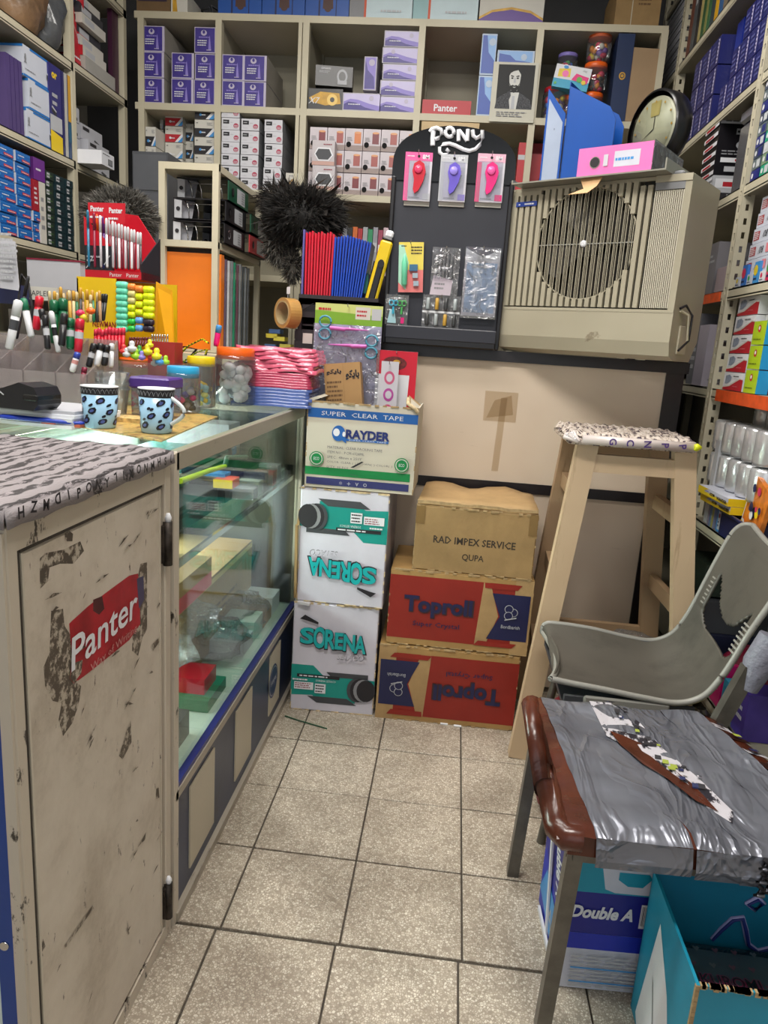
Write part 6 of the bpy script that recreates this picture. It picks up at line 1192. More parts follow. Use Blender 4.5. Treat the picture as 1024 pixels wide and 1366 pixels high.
for s in (-1, 1): b = MB(); x0_, x1_ = sorted((s*hwid, s*(hwid-.014))); b.box(x0_, -.012, 0, x1_, .02, sh_-.03, black, .003); b.build('side_rail', ps)
b = MB(); b.box(-hwid+.012, -.035, 0, hwid-.012, .012, .045, black, .004); b.box(-hwid+.012, -.037, .018, hwid-.012, -.03, .06, slate, .003); b.build('bottom_tray', ps)
# lettering: thick white strokes
b = MB(); LU = 2*hwid; lw = .0072
def ltr(pts, r=lw): b.tube([(x, -.012, z) for x, z in pts], r, white, 8)
def arcp(cx, cz, rx_, rz_, a0, a1, n=12): return [(cx+rx_*math.cos(math.radians(a0+(a1-a0)*i/n)), cz+rz_*math.sin(math.radians(a0+(a1-a0)*i/n))) for i in range(n+1)]
def lp(px, py): q = at(px, py, Y=SY-.012); return (q.x-PO.x, q.z-PO.z)
ltr([lp(*q) for q in ((577, 194), (577, 184), (578, 175))], .0075); ltr([lp(*q) for q in ((573, 176), (576, 172), (582, 170.5), (588, 173), (589, 179), (585, 184), (580, 186))], .006)
ltr([lp(599.5+5.6*math.cos(a*PI/8), 176.5-6*math.sin(a*PI/8)) for a in range(17)], .0058); ltr([lp(*q) for q in ((611.5, 188), (611.5, 173))], .0062); ltr([lp(*q) for q in ((612, 173.5), (617, 180), (622.5, 188))], .0055); ltr([lp(*q) for q in ((623, 188), (624, 172.5))], .0062)
ltr([lp(*q) for q in ((630, 173.5), (631, 181), (635, 184.5), (640, 182), (643, 174))], .0062)
ltr([lp(*q) for q in ((643, 174), (643.5, 184), (640, 193), (634, 199), (626, 201.5), (618, 199.5), (608, 194.5), (599, 191.5), (591, 192.5), (586, 197), (586, 203), (590, 207), (596, 206.5), (598.5, 202), (595, 199))], .0058)
b.build('logo_letters', ps)['label'] = 'white hand-drawn letters'
packc = M('blister_card', '#c9c7d0', .4, var=.05); pinkc = M('pack_pink', '#e85a98', .35, var=.05)
def hook(t, z, m=chrome): b = MB(); b.tube([(0, .012, z), (0, -.03, z), (0, -.035, z+.008)], .0015, m, 6); b.build('hook', t)
def hang(px0, px1, py0, py1, name, label, prints, m=packc, th=.012, Y=SY-.02, cat='pack', extra=None, rr=0):
    p0_, p1_ = at(px0, (py0+py1)/2, Y=Y), at(px1, (py0+py1)/2, Y=Y); zt, zb = at((px0+px1)/2, py0, Y=Y).z, at((px0+px1)/2, py1, Y=Y).z; w_ = p1_.x-p0_.x; h = zt-zb
    t = thing(name, label, cat, ((p0_.x+p1_.x)/2, Y, zb)); b = MB(); b.box(-w_/2, 0, 0, w_/2, th, h, m); b.deco((-w_/2, 0, 0), (1, 0, 0), (0, 0, 1), w_, h, prints, .0002); b.build('card', t)
    if extra: extra(t, w_, h)
    hook(t, h-.008); t.rotation_euler = (0, rr, 0); return t
def corr(c1, c2):
    def f(t, w_, h):
        b = MB(); cx, cz = w_*.02, h*.62
        b.add([(cx+x*w_, -.004-.010*k, z*h) for k in (0, 1) for x, z in ((-.22, .60), (-.17, .75), (.02, .82), (.2, .75), (.27, .60), (.2, .40), (.04, .20), (-.10, .14), (-.16, .22), (-.14, .42))], [tuple(range(10))[::-1], tuple(range(10, 20))]+[(i, (i+1) % 10, 10+(i+1) % 10, 10+i) for i in range(10)], c1)
        b.lathe([(.013, -.017), (.011, -.019), (.002, -.0195)], c2, 16, (cx+.0, 0, .63*h), axis='y'); b.build('correction_roller', t)
        b = MB(); b.box(-w_*.46, -.002, h*.03, w_*.42, -.0005, h*.84, clear('blister', '#f4f4f8', .12, .05, film=.04)); b.build('blister_window', t)
        b = MB(); b.box(-w_/2+.003, .013, -.012, w_/2-.001, .05, h*.9, offw); b.build('packs_behind', t)
    return f
def cpr(bg, tx, sd): return [('r', .0, .82, 1, 1, bg), ('t', '8M', .76, .91, .09, white, {'bold': .02}), ('l', .08, .90, .4, .94, 1, white), ('c', .5, .92, .03, ink), ('r', 0, .0, .16, .82, sd), ('r', .72, .03, .98, .16, tx), ('l', .68, .3, .95, .75, 9, lgrey), ('l', .2, .04, .6, .10, 1, grey)]
hang(539, 575, 203, 268, 'correction_roller_pack', 'correction roller pack with crimson roller on pink card, left', cpr(pinkc, lgrey, pinkc), extra=corr(crimson, M('roller_crimson_hub', '#e0406a', .2)))
hang(586, 622, 206, 269, 'correction_roller_pack', 'correction roller pack with violet roller, middle of three', cpr(lgrey, lilac, lgrey), extra=corr(M('roller_violet', '#6a58c8', .3), M('roller_violet_hub', '#9a8ae8', .2)))
hang(635, 672, 205, 270, 'correction_roller_pack', 'correction roller pack with hot pink roller, right', cpr(M('pale_rose', '#d8a8bc', .4), hotpink, M('rose_side', '#d2487a', .4)), extra=corr(hotpink, M('roller_pink_hub', '#f060a8', .2)))
def cut(t, w_, h):
    b = MB(); b.lathe([(.004, 0), (.009, .006), (.0095, .07), (.006, .085), (.001, .10)], M('mint_plastic', '#6fd0a8', .35), 12, (-w_*.25, -.008, h*.12)); b.build('mint_cutter', t)
    b = MB()
    for (x, z) in ((.18, .33), (.22, .17), (.10, .45)): b.box(w_*x-.008, -.01, h*z-.007, w_*x+.009, -.001, h*z+.008, M('sharpener', '#a6b4bc', .25, .4)) if z < .4 else b.box(w_*x-.012, -.01, h*z-.004, w_*x+.014, -.001, h*z+.016, M('teal_bits', '#3a6a8c', .4))
    b.build('sharpeners', t)
hang(533, 566, 323, 390, 'cutter_pack', 'yellow and coral pack with mint cutter and sharpeners', [('r', 0, 0, 1, .45, M('coral_card', '#e07a78', .4)), ('r', 0, .45, 1, 1, M('lemon_card', '#e0cc58', .4)), ('p', [(0, .2), (.3, .05), (.4, .6), (.2, .95), (0, .95)], M('mint_card', '#a8d8c0', .4)), ('l', .1, .9, .4, .95, 1, ink), ('l', .5, .75, .95, .93, 3, ink)], extra=cut, rr=-.05)
def tubes(t, w_, h):
    b = MB()
    for k in range(6): b.tube([(-w_*.35+k*w_*.14, -.006, h*.34), (-w_*.32+k*w_*.13, -.010, h*.88)], .0045, crink, 7)
    b.build('clear_tubes', t)
hang(575, 612, 330, 394, 'clear_pack', 'clear pack of small tubes with a white label', [('p', [(0, 0), (.75, 0), (.8, .32), (.1, .42)], M('pinkish_label', '#c8bcc8', .4)), ('l', .15, .1, .6, .28, 2, grey)], m=crink, extra=tubes, th=.004)
hang(618, 664, 330, 422, 'mask_pack', 'film pack of folded light blue masks with dark header', [('r', 0, .84, 1, 1, navy), ('p', [(0, .80), (1, .80), (1, .98), (.5, .86), (0, .98)], white), ('r', .06, .05, .94, .78, M('mask_blue', '#8fb0d4', .5, var=.12, scale=22)), ('p', [(.3, .1), (.55, .5), (.4, .75), (.25, .75)], M('mask_pale', '#b8cce2', .5)), ('l', .2, .68, .8, .76, 1, white)], th=.014, extra=lambda t, w_, h: (lambda b: (b.box(-w_/2-.002, -.004, -.008, w_/2+.002, -.001, h, crink), b.build('film', t)))(MB()))
def sci(t, w_, h):
    for (x, c) in ((-.15, M('scissor_blue', '#38a8c8', .3)), (.22, M('scissor_green', '#4aa858', .3))):
        b = MB()
        for s in (-1, 1): b.tube([(x*w_+s*.007+.007*math.cos(a*PI/6), -.006, h*.72+.008*math.sin(a*PI/6)) for a in range(13)], .002, c, 6, cap=False)
        b.tube([(x*w_, -.006, h*.6), (x*w_, -.006, h*.35)], .004, c, 6); b.build('scissor_handles', t)
hang(514, 544, 393, 433, 'scissors_pack', 'small clear pack of blue and green scissors', [('p', [(.1, .05), (.5, .05), (.4, .5), (.2, .5)], M('pale_cyan', '#a8d0d8', .4)), ('r', .7, .05, .85, .25, hotpink)], m=crink, th=.003, extra=sci)
def bat(t, w_, h):
    b = MB()
    for k in range(4):
        for r_ in (0, 1): b.lathe([(.0055, 0), (.006, .002), (.006, .034), (.004, .036)], (M('tube_dark', '#3a3c3e', .3), M('tube_clear', '#9aa2a4', .2), M('tube_gold', '#b89038', .3))[(k+r_) % 3], 10, (-w_*.36+k*w_*.24, -.006, h*.08+r_*h*.48))
    b.build('small_tubes', t)
hang(563, 613, 394, 438, 'tube_pack', 'clear pack with two rows of small dark tubes', [('r', .0, .46, 1, .52, white)], m=crink, th=.003, extra=bat)

# ================================================================== FOLDER RACK on the partition, left
rk_ = thing('folder_rack', 'black plastic desk rack holding the coloured folders', 'rack', (at(452, 395, Y=.44).x, .43, 1.203)); q0 = at(400, 395, Y=.43); q1 = at(506, 405, Y=.43); rw_ = (q1.x-q0.x)/2; rz_ = q0.z-1.203-.005
b = MB(); brn = M('dark_brown_plastic', '#2b2427', .45, var=.1)
b.box(-rw_, 0, rz_-.02, rw_, .2, rz_, brn); b.box(-rw_, 0, rz_-.06, rw_, .006, rz_+.012, brn); b.box(-rw_, .0, 0, -rw_+.012, .2, rz_, brn); b.box(rw_-.012, 0, 0, rw_, .2, rz_, brn); b.box(-rw_, .194, 0, rw_, .2, rz_+.10, brn)
for k in range(3): b.box(-rw_+.01, .02, .004+k*.035, rw_-.01, .2, .010+k*.035, brn)
for k in range(14): b.bar((-rw_+.012+.010*k, -.001, rz_-.04), (-rw_+.05+.012*k, -.001, rz_-.015), .0025, .002, black, (0, 1, 0))
b.build('rack_frame', rk_)
def slab(n, px, col_, lab_, gr, tilt=0, h=.155, th=.0052, i=0, dy=0):
    p = at(px, 390, Y=.45); b = MB(); b.box(-th/2, 0, 0, th/2, .10, h, col_, .0008); b.box(-th/2-.0004, -.002, 0, -th/2+.0014, .0, h, col_)
    return put(b.mesh('folder'), n, lab_, 'folder', (p.x, .452+dy, 1.203+rz_+.001), 0, gr, rot=(0, tilt, 0))
cr_m, bl_m = M('crimson_folder', '#d40f30', .25, coat=.4, var=.04), M('cobalt_folder', '#0a48c0', .25, coat=.4, var=.04)
slab('violet_folder', 402.5, M('violet_folder_m', '#6a64a8', .3), 'violet translucent folder at the left end of the folder rack', None, .0, .212)
for k in range(10): slab('red_folder', 407+3.6*k, cr_m, 'crimson folder in the black rack, %s from the left' % ORD[k], 'crimson folders', .0+.004*(k-3), .203+.003*(k % 3), dy=.003*(k % 2))
for k in range(13): slab('blue_folder', 443+3.15*k, bl_m, 'cobalt blue folder in the black rack, %s from the left' % ORD[k], 'cobalt folders', .012+.010*k, .202-.002*abs(k-4), th=.0045, dy=.003*(k % 2))
for i, (m_, t_, px, l_) in enumerate(((black, .20, 487, 'black folder leaning right of the cobalt folders'), (dgrey, .22, 490, 'dark grey folder leaning beside the black one'))): slab('black_folder', px, m_, l_, None, t_, .13, .008)
yc = thing('utility_cutter', 'large yellow and black cutter pack standing in the folder rack', 'cutter', (at(494, 395, Y=.44).x, .445, 1.203+rz_)); b = MB(); b.box(-.017, -.006, 0, .017, .016, .135, M('cutter_yellow', '#e0c010', .3), .004); b.build('yellow_body', yc)
b = MB(); b.box(-.008, -.011, .0, .010, -.005, .085, black, .004); b.lathe([(.009, 0), (.009, .008)], black, 12, (.001, -.013, .085), axis='y'); b.build('black_grip', yc); b = MB(); b.box(-.016, -.004, .135, .016, .014, .142, black, .003); b.box(-.010, 0, .142, .012, .010, .158, white, .004); b.build('cap', yc); yc.rotation_euler = (0, .22, 0); yc.scale = (1.15, 1, 1.45)
b = MB(); b.box(-.006, -.003, 0, .006, 0, .06, M('teal_pack', '#3f9a84', .3)); b.box(-.006, -.003, .06, .006, 0, .10, M('green_pack', '#16603c', .3)); o = b.build('green_marker', None, (at(490, 350, Y=.5).x, .50, 1.203+rz_+.03)); tag(o, 'green and teal slim pack behind the yellow cutter', 'pack')
# clip, price tags and tape roll on the rack's left
p = at(384, 418, Y=.40); tr_ = thing('tape_roll', 'big roll of brown packing tape hanging left of the folder rack', 'tape roll', tuple(p), -.75)
tan = M('packing_tape_tan', '#b48a4c', .3, var=.12, coat=.5); core = M('card_core', '#a8946c', .7)
b = MB(); b.lathe([(.038, -.022), (.048, -.022), (.048, .022), (.038, .022), (.038, -.022)], tan, 32, closed=False, smooth=False, axis='y'); b.build('tape', tr_)
b = MB(); b.lathe([(.0345, -.023), (.038, -.023), (.038, .023), (.0345, .023), (.0345, -.023)], core, 32, closed=False, smooth=False, axis='y'); b.build('cardboard_core', tr_)
b = MB(); b.tube([(0, 0, .033), (-.004, 0, .055), (.0, 0, .085)], .002, chrome, 6); b.box(-.004, -.005, .06, .012, -.003, .082, white); b.build('hanging_tag', tr_)
pl = thing('rack_side_tower', 'black slatted side tower beside the hanging tape roll', 'rack', (at(412, 440, Y=.44).x, .435, 1.10)); b = MB(); b.box(-.045, .0, 0, .03, .1, .13, brn); b.build('tower_body', pl); b = MB()
for k in range(4): b.box(-.046, -.003, .005+.031*k, .031, 0, .032+.031*k, brn)
b.box(-.018, -.005, .085, .014, -.003, .118, M('pinkish_white_tag', '#d6c9c2', .5)); b.build('slat', pl)['kind'] = 'stuff'
# hanging scissor pack in front
def scis(t, w_, h):
    for (cx, cz, s) in ((-.12, .76, 1), (.16, .60, -1)):
        b = MB(); c1, c2 = M('steel_blue_handle', '#4a90a8', .3), M('pinking_pink', '#c060b0', .35)
        for dz in (-.012, .012): b.tube([(cx*w_-s*.046+.019*math.cos(a*PI/6), -.016, cz*h+dz*1.6+.017*math.sin(a*PI/6)) for a in range(13)], .0036, c1, 6, cap=False)
        b.tube([(cx*w_-s*.030, -.016, cz*h), (cx*w_+s*.02, -.016, cz*h-.002)], .007, c2, 6); b.tube([(cx*w_+s*.02, -.016, cz*h), (cx*w_+s*.095, -.016, cz*h-.001)], .006, c2, 6, taper=[.006, .0015]); b.build('pinking_scissors', t)
    b = MB(); b.box(-w_/2, -.014, 0, w_/2, -.012, h*.80, crink); b.build('film_front', t)
hang(418, 507, 406, 540, 'scissors_pack', 'hanging pack of two pink and blue craft scissors', [('r', 0, .86, 1, 1, M('pale_lime', '#c2cc7a', .4)), ('p', [(0, .80), (1, .78), (1, .9), (0, .93)], M('leaf_green', '#7aa82c', .4)), ('r', .6, .86, .82, .98, offw), ('l', .62, .88, .8, .96, 2, red), ('r', .84, .86, .98, .97, lgrey), ('r', 0, 0, 1, .80, M('lavender_card', '#a9a6c8', .4, var=.06)), ('l', .05, .92, .3, .97, 1, red)], m=packc, th=.003, Y=.40, extra=scis)
# two things standing in the open ivory carton
SB = at(457, 500, Y=.33); bb_ = put(carton(.115, .05, .15, M('smooth_kraft', '#a98454', .6, var=.08), {'front': [('t', '\uFEEE\uFEDC\uFB58\uFE8E\uFE91', .27, .82, .13, ink, {'bold': .05, 'w': .42}), ('l', .06, .2, .48, .66, 5, M('brown_print', '#6a4e30')), ('t', '\uFEEE\uFEDC\uFB58\uFE8E\uFE91', .78, .74, .22, ink, {'bold': .05, 'w': .38}), ('r', .525, 0, .53, 1, M('fold_line', '#8a6a40', .7))]}), 'kraft_box', 'small kraft box with black lettering standing in the open ivory carton', 'box', (at(463, 480, Y=.30).x, .30, 1.02-.035), 0, rot=(-.08, -.13, 0))
hang(506, 529, 482, 580, 'ring_pack', 'film pack of coloured ring handles behind the small kraft box', [('c', .5, .78, .09, M('ring_red', '#c85a80', .4), .8), ('c', .5, .78, .055, packc, .8), ('c', .5, .55, .09, M('ring_magenta', '#b04a9a', .4), .8), ('c', .5, .55, .055, packc, .8), ('c', .5, .33, .09, MATS['ring_red'], .8), ('c', .5, .33, .055, packc, .8)], Y=.36, th=.003)
rb2 = hang(500, 554, 468, 560, 'red_pack', 'red and white film bag standing in the open ivory carton', [('r', 0, 0, 1, .66, white), ('p', [(.80, 0), (1, 0), (1, 1), (.85, 1)], crimson), ('r', 0, .66, 1, 1, crimson), ('c', .45, .82, .10, M('dark_mix', '#6a2020', .4, var=.5, scale=80), 1.8), ('c', .5, .84, .035, gold, 1.5), ('c', .38, .78, .03, green, 1.5)], Y=.39, th=.02)

# ================================================================== ON TOP OF THE COOLER UNIT
def acp(lx, ly_, lz): return tuple(acw(lx, ly_, lz))
tz0 = AH+.001
try_ = thing('metal_tray', 'thin metal tray lying across the top of the cooler unit', 'tray', acp(0, 0, tz0), ATH); b = MB(); b.box(.03, -.055, .0, .50, .23, .004, M('dull_tray', '#a09e94', .3, .5)); b.box(.03, -.055, .004, .034, .23, .012, MATS['dull_tray']); b.box(.496, -.055, .004, .50, .23, .03, MATS['dull_tray']); b.build('tray_plate', try_)
bm2 = M('file_blue', '#0b4a9e', .3, var=.05, coat=.3); gi = M('file_inner_grey', '#9aa6bc', .4)
mf = thing('magazine_file', 'blue magazine file with grey side standing on the cooler unit', 'magazine file', acp(.145, .03, tz0+.005), ATH+.10)
sidep = [(0, 0), (.16, 0), (.16, .24), (.12, .24), (0, .12)]
b = MB(); b.prism([(0, 0), (.15, 0), (.15, .17), (.13, .205), (.0, .275)], .0, .0035, bm2, axis='y'); b.prism([(0, 0), (.15, 0), (.15, .17), (.13, .205), (.0, .275)], .080, .0835, bm2, axis='y'); b.box(0, 0, 0, .003, .0835, .285, bm2); b.box(0, 0, 0, .15, .0835, .004, bm2)
b.build('file_body', mf)
b = MB(); b.prism([(-.066, .0), (-.004, 0), (-.004, .20), (-.066, .275)], 0, .0035, bm2, axis='y'); b.deco((-.060, 0, .012), (1, 0, 0), (0, 0, 1), .050, .235, [('p', [(0, 0), (1, 0), (1, .70), (0, 1.0)], gi), ('r', .5, .62, .53, .64, ink)], .0006); b.build('grey_end', mf)
pb_ = thing('pink_binder', 'pink lever arch binder lying flat on the cooler unit', 'binder', acp(.238, -.045, tz0+.005), ATH+.02)
b = MB(); b.box(0, 0, 0, .215, .004, .075, M('bubblegum_pink', '#ee78bc', .3, coat=.4)); b.deco((0, 0, 0), (1, 0, 0), (0, 0, 1), .215, .075, [('r', .5, .24, .84, .78, wbx), ('l', .52, .4, .82, .6, 1, skyb), ('c', .24, .46, .21, chrome), ('c', .24, .46, .18, ink), ('r', .36, .3, .42, .7, packc)]); b.build('spine', pb_)
b = MB(); b.box(0, .004, 0, .215, .24, .004, blk); b.box(0, .004, .071, .215, .24, .075, blk); b.box(.004, .01, .004, .21, .22, .055, M('dark_grey_pages', '#4a4850', .5)); b.build('covers', pb_); b = MB(); b.box(.216, .0, 0, .2175, .24, .078, crink); b.build('film', pb_)
p = at(842, 240, Y=.0); flap_ = MB(); flap_.add([(-.045, 0, .03), (.03, 0, .035), (.02, -.02, .0), (-.0, -.035, -.02), (-.055, -.04, -.022), (-.02, -.02, -.005)], [(0, 1, 2, 5), (5, 2, 3, 4)], M('loose_kraft', '#c09a6e', .7)); o = flap_.build('kraft_flap', None, acp(.29, -.035, AH-.025), ATH); so = o.modifiers.new('t', 'SOLIDIFY'); so.thickness = .0015; tag(o, 'loose kraft paper flap hanging under the pink binder', 'paper flap')
ck = thing('wall_clock', 'round black-rimmed wall clock standing behind the pink binder', 'clock', (.985, .64, 1.925)); rimm = M('black_clock_rim', '#121214', .3)
b = MB(); b.lathe([(.118, -.002), (.118, .012), (.140, .012), (.145, -.004), (.145, -.06), (.135, -.066)][::-1], rimm, 40, axis='y', closed=False); b.build('rim', ck)
b = MB(); b.lathe([(.001, .004), (.12, .004), (.12, -.0), (.001, -.0)], M('clock_dial', '#b3b29c', .4), 40, (0, -.052, 0), axis='y', closed=False)
b.deco((-.12, -.053, -.12), (1, 0, 0), (0, 0, 1), .24, .24, [('r', .49, .5, .51, .88, ink), ('p', [(.5, .49), (.5, .51), (.2, .35)], ink), ('p', [(.4, .70), (.6, .70), (.62, .92), (.38, .92)], M('clock_gold_mark', '#b8a86a', .4))]+[('c', .5+.42*math.cos(a*PI/6), .5+.42*math.sin(a*PI/6), .018, gold) for a in range(12)]); b.build('dial', ck)
b = MB(); b.lathe([(.001, -.062), (.118, -.062)], clear('clock_glass', '#f4f6f2', .1), 40, axis='y', closed=False); b.build('glass', ck)
ck.rotation_euler = (0, 0, math.radians(-62))
ck.scale = (.80, .80, .80)

# ================================================================== INSIDE THE GLASS COUNTER
def inx(px0, px1, py0, py1, X=-.19):
    a, c = at(px0, (py0+py1)/2, X=X), at(px1, (py0+py1)/2, X=X); zt, zb = at((px0+px1)/2, py0, X=X).z, at((px0+px1)/2, py1, X=X).z
    return a.y, c.y, zb, zt
def inb(px0, px1, py0, py1, m, nm, lab_, cat='box', z=None, d=.25, X=-.19, pr=None, top=None, mside=None):
    y0, y1, zb, zt = inx(px0, px1, py0, py1, X); y0, y1 = max(-.725, y0), min(.33, y1); y0 = min(y0, y1-.12); zz = z if z is not None else zb
    pp = {'front': pr or []}
    if top: pp['top'] = top
    return put(carton(y1-y0, d, max(.008, zt-zb), m, pp, mside=mside), nm, lab_, cat, (X, (y0+y1)/2, zz), PI/2)
SZ, BZ0 = .7555, .3015
mint = M('mint_white_card', '#bfcfc6', .5, var=.06)
inb(234, 290, 722, 745, dgrey, 'grey_carton', 'dark grey carton on the counter glass shelf at its near end', z=SZ, X=-.22)
inb(237, 290, 660, 690, navy, 'navy_packs', 'dark navy pack on the glass shelf behind the grey carton', z=SZ, X=-.36, d=.18)
for k in range(3): inb(236+3*k, 330-8*k, 690-9*k, 699-9*k, (green, mint, M('dull_teal', '#2c6a66', .4))[k], 'flat_pack', 'flat %s pack piled on the counter glass shelf' % ('green', 'mint white', 'dull teal')[k], 'pack', z=SZ+.045+.017*k, X=-.30)
inb(300, 352, 655, 680, blk, 'black_pack', 'black glossy pack in the middle of the counter glass shelf', 'pack', z=SZ, X=-.2, d=.2, pr=[('l', .1, .3, .8, .7, 2, grey)])
inb(352, 398, 600, 652, wsm, 'film_pack', 'white film-wrapped pack at the far end of the glass shelf', 'pack', z=SZ, X=-.3, d=.2, pr=[('r', .3, .4, .7, .8, skyb), ('t', 'SEAL', .5, .6, .15, white)])
cb_ = at(315, 629, X=-.16); b = MB(); b.box(-.05, -.03, 0, .0, .03, .022, M('coral_block', '#ec5a4c', .4)); b.box(-.05, -.034, 0, .0, -.03, .022, yellow); b.box(-.09, .0, .022, -.03, .05, .03, skyb); tag(b.build('eraser_block', None, (-.16, cb_.y, SZ+.055)), 'coral and yellow block on the counter shelf packs', 'eraser')
b = MB(); lm = M('lime_strip', '#c2dc28', .4); q0, q1 = at(240, 642, X=-.14), at(300, 622, X=-.2); b.tube([(-.14, max(q0.y, -.72), q0.z), (-.16, (q0.y+q1.y)/2, (q0.z+q1.z)/2+.006), (-.2, q1.y, q1.z)], .006, lm, 6); b.tube([(-.2, q1.y, q1.z), (-.22, q1.y+.08, q1.z+.01), (-.2, q1.y+.2, q1.z-.004)], .007, M('dark_green_strap', '#1d4a38', .5), 6); tag(b.build('lime_strap', None), 'lime and dark green strap lying over packs in the counter', 'strap')
b = MB(); b.box(-.2, -.2, 0, 0, .16, .030, black); b.box(-.19, -.19, .030, -.01, .15, .035, dgrey); tag(b.build('black_tray', None, (-.2, -.38, SZ)), 'shallow black tray with packs on the counter glass shelf', 'tray')
for k in range(7): 
    y_ = -.05+.055*k; b = MB(); b.box(-.12, -.022, 0, 0, .022, .03+.012*(k % 3), (wsm, mint, dgrey, cplast, red, wsm, mint)[k]); b.box(-.122, -.024, 0, .002, .024, .035+.012*(k % 3), crink); tag(b.build('clear_pack', None, (-.14, y_, SZ+.0)), 'film-wrapped small pack on the counter glass shelf, %s from the black packs' % ORD[k], 'pack', 'film-wrapped packs on the glass shelf')
# lower compartment
inb(234, 282, 742, 782, kraft, 'red_edged_carton', 'kraft and red flat carton high in the lower counter compartment', z=.56, X=-.20, pr=[('r', 0, 0, 1, .5, M('pinkish_red', '#d0485a', .4))], d=.3)
inb(236, 360, 782, 880, M('mint_shelf_box', '#a8b8ae', .5), 'pale_carton', 'pale green-grey carton behind the kraft one in the counter', z=BZ0, X=-.51, d=.12)
inb(240, 336, 812, 905, kraft2, 'kraft_carton', 'kraft carton with pale lettering low inside the glass counter', z=BZ0, X=-.25, pr=[('r', .0, .9, 1, .97, M('glue_strip', '#c8b070', .5)), ('l', .2, .4, .8, .6, 2, M('brown_print', '#6a4e30'))])
y0, y1, zb, zt = inx(236, 385, 770, 812, -.22); 
for k, (yy, rr_, zz_) in enumerate(((-.56, .10, .55), (-.35, .09, .50), (-.10, .09, .42), (.12, .09, .40))): bag('clear_bag', 'crumpled clear bag in the lower counter compartment, %s from the near end' % ORD[k], 'plastic bag', (-.24, yy, .305 if k > 1 else .47), .09, .10, .10 if k > 1 else .06, crink, 50+k, .3)
b = MB(); b.box(-.18, -.07, 0, 0, .07, .03, green); b.box(-.16, -.04, .03, -.02, .05, .07, crimson); tag(b.build('red_bundle', None, (-.14, at(290, 905, X=-.14).y, BZ0)), 'red and green bundle near the front glass of the counter', 'bundle')
for k in range(4): b = MB(); b.box(-.2, -.05, 0, 0, .05, .04+.02*(k % 2), (wsm, mint, kraft, white)[k]); tag(b.build('white_pack', None, (-.15, -.05+.11*k, BZ0)), '%s pack on the counter floor, %s from the red bundle' % (('grey-white', 'mint', 'kraft', 'white')[k], ORD[k]), 'pack')
b = MB(); b.box(-.16, -.09, 0, 0, .09, .06, dgrey); tag(b.build('dark_pack', None, (-.15, -.62, BZ0)), 'dark grey pack at the near end of the counter floor', 'pack')

# ================================================================== ON THE COUNTER
TZ = .9945
def tp(px, py, z=TZ): return at(px, py, Z=z)
# printed tray mat
mt_ = bpy.data.materials.new('printed_mat'); mt_.use_nodes = True; t = mt_.node_tree; L = t.links.new; bb = t.nodes['Principled BSDF']; bb.inputs['Roughness'].default_value = .3
tc = t.nodes.new('ShaderNodeTexCoord'); n1 = nn(t, 'ShaderNodeTexNoise', Scale=16.0, Detail=5.0, Roughness=.75, Distortion=1.0); L(tc.outputs['Object'], n1.inputs['Vector']); L(ramp(t, n1.outputs[0], [(.32, '#5c3a26'), (.42, '#9c7a44'), (.5, '#c9a860'), (.58, '#7f7a48'), (.7, '#b0553a')]), bb.inputs['Base Color'])
q = [tp(80, 566), tp(215, 590), tp(290, 557), tp(150, 535)]; b = MB(); b.add([(p.x, p.y, TZ) for p in q]+[(p.x, p.y, TZ+.003) for p in q], [(3, 2, 1, 0), (4, 5, 6, 7), (0, 1, 5, 4), (1, 2, 6, 5), (2, 3, 7, 6), (3, 0, 4, 7)], mt_); tag(b.build('serving_mat', None), 'brown and gold patterned mat under the two mugs', 'mat')
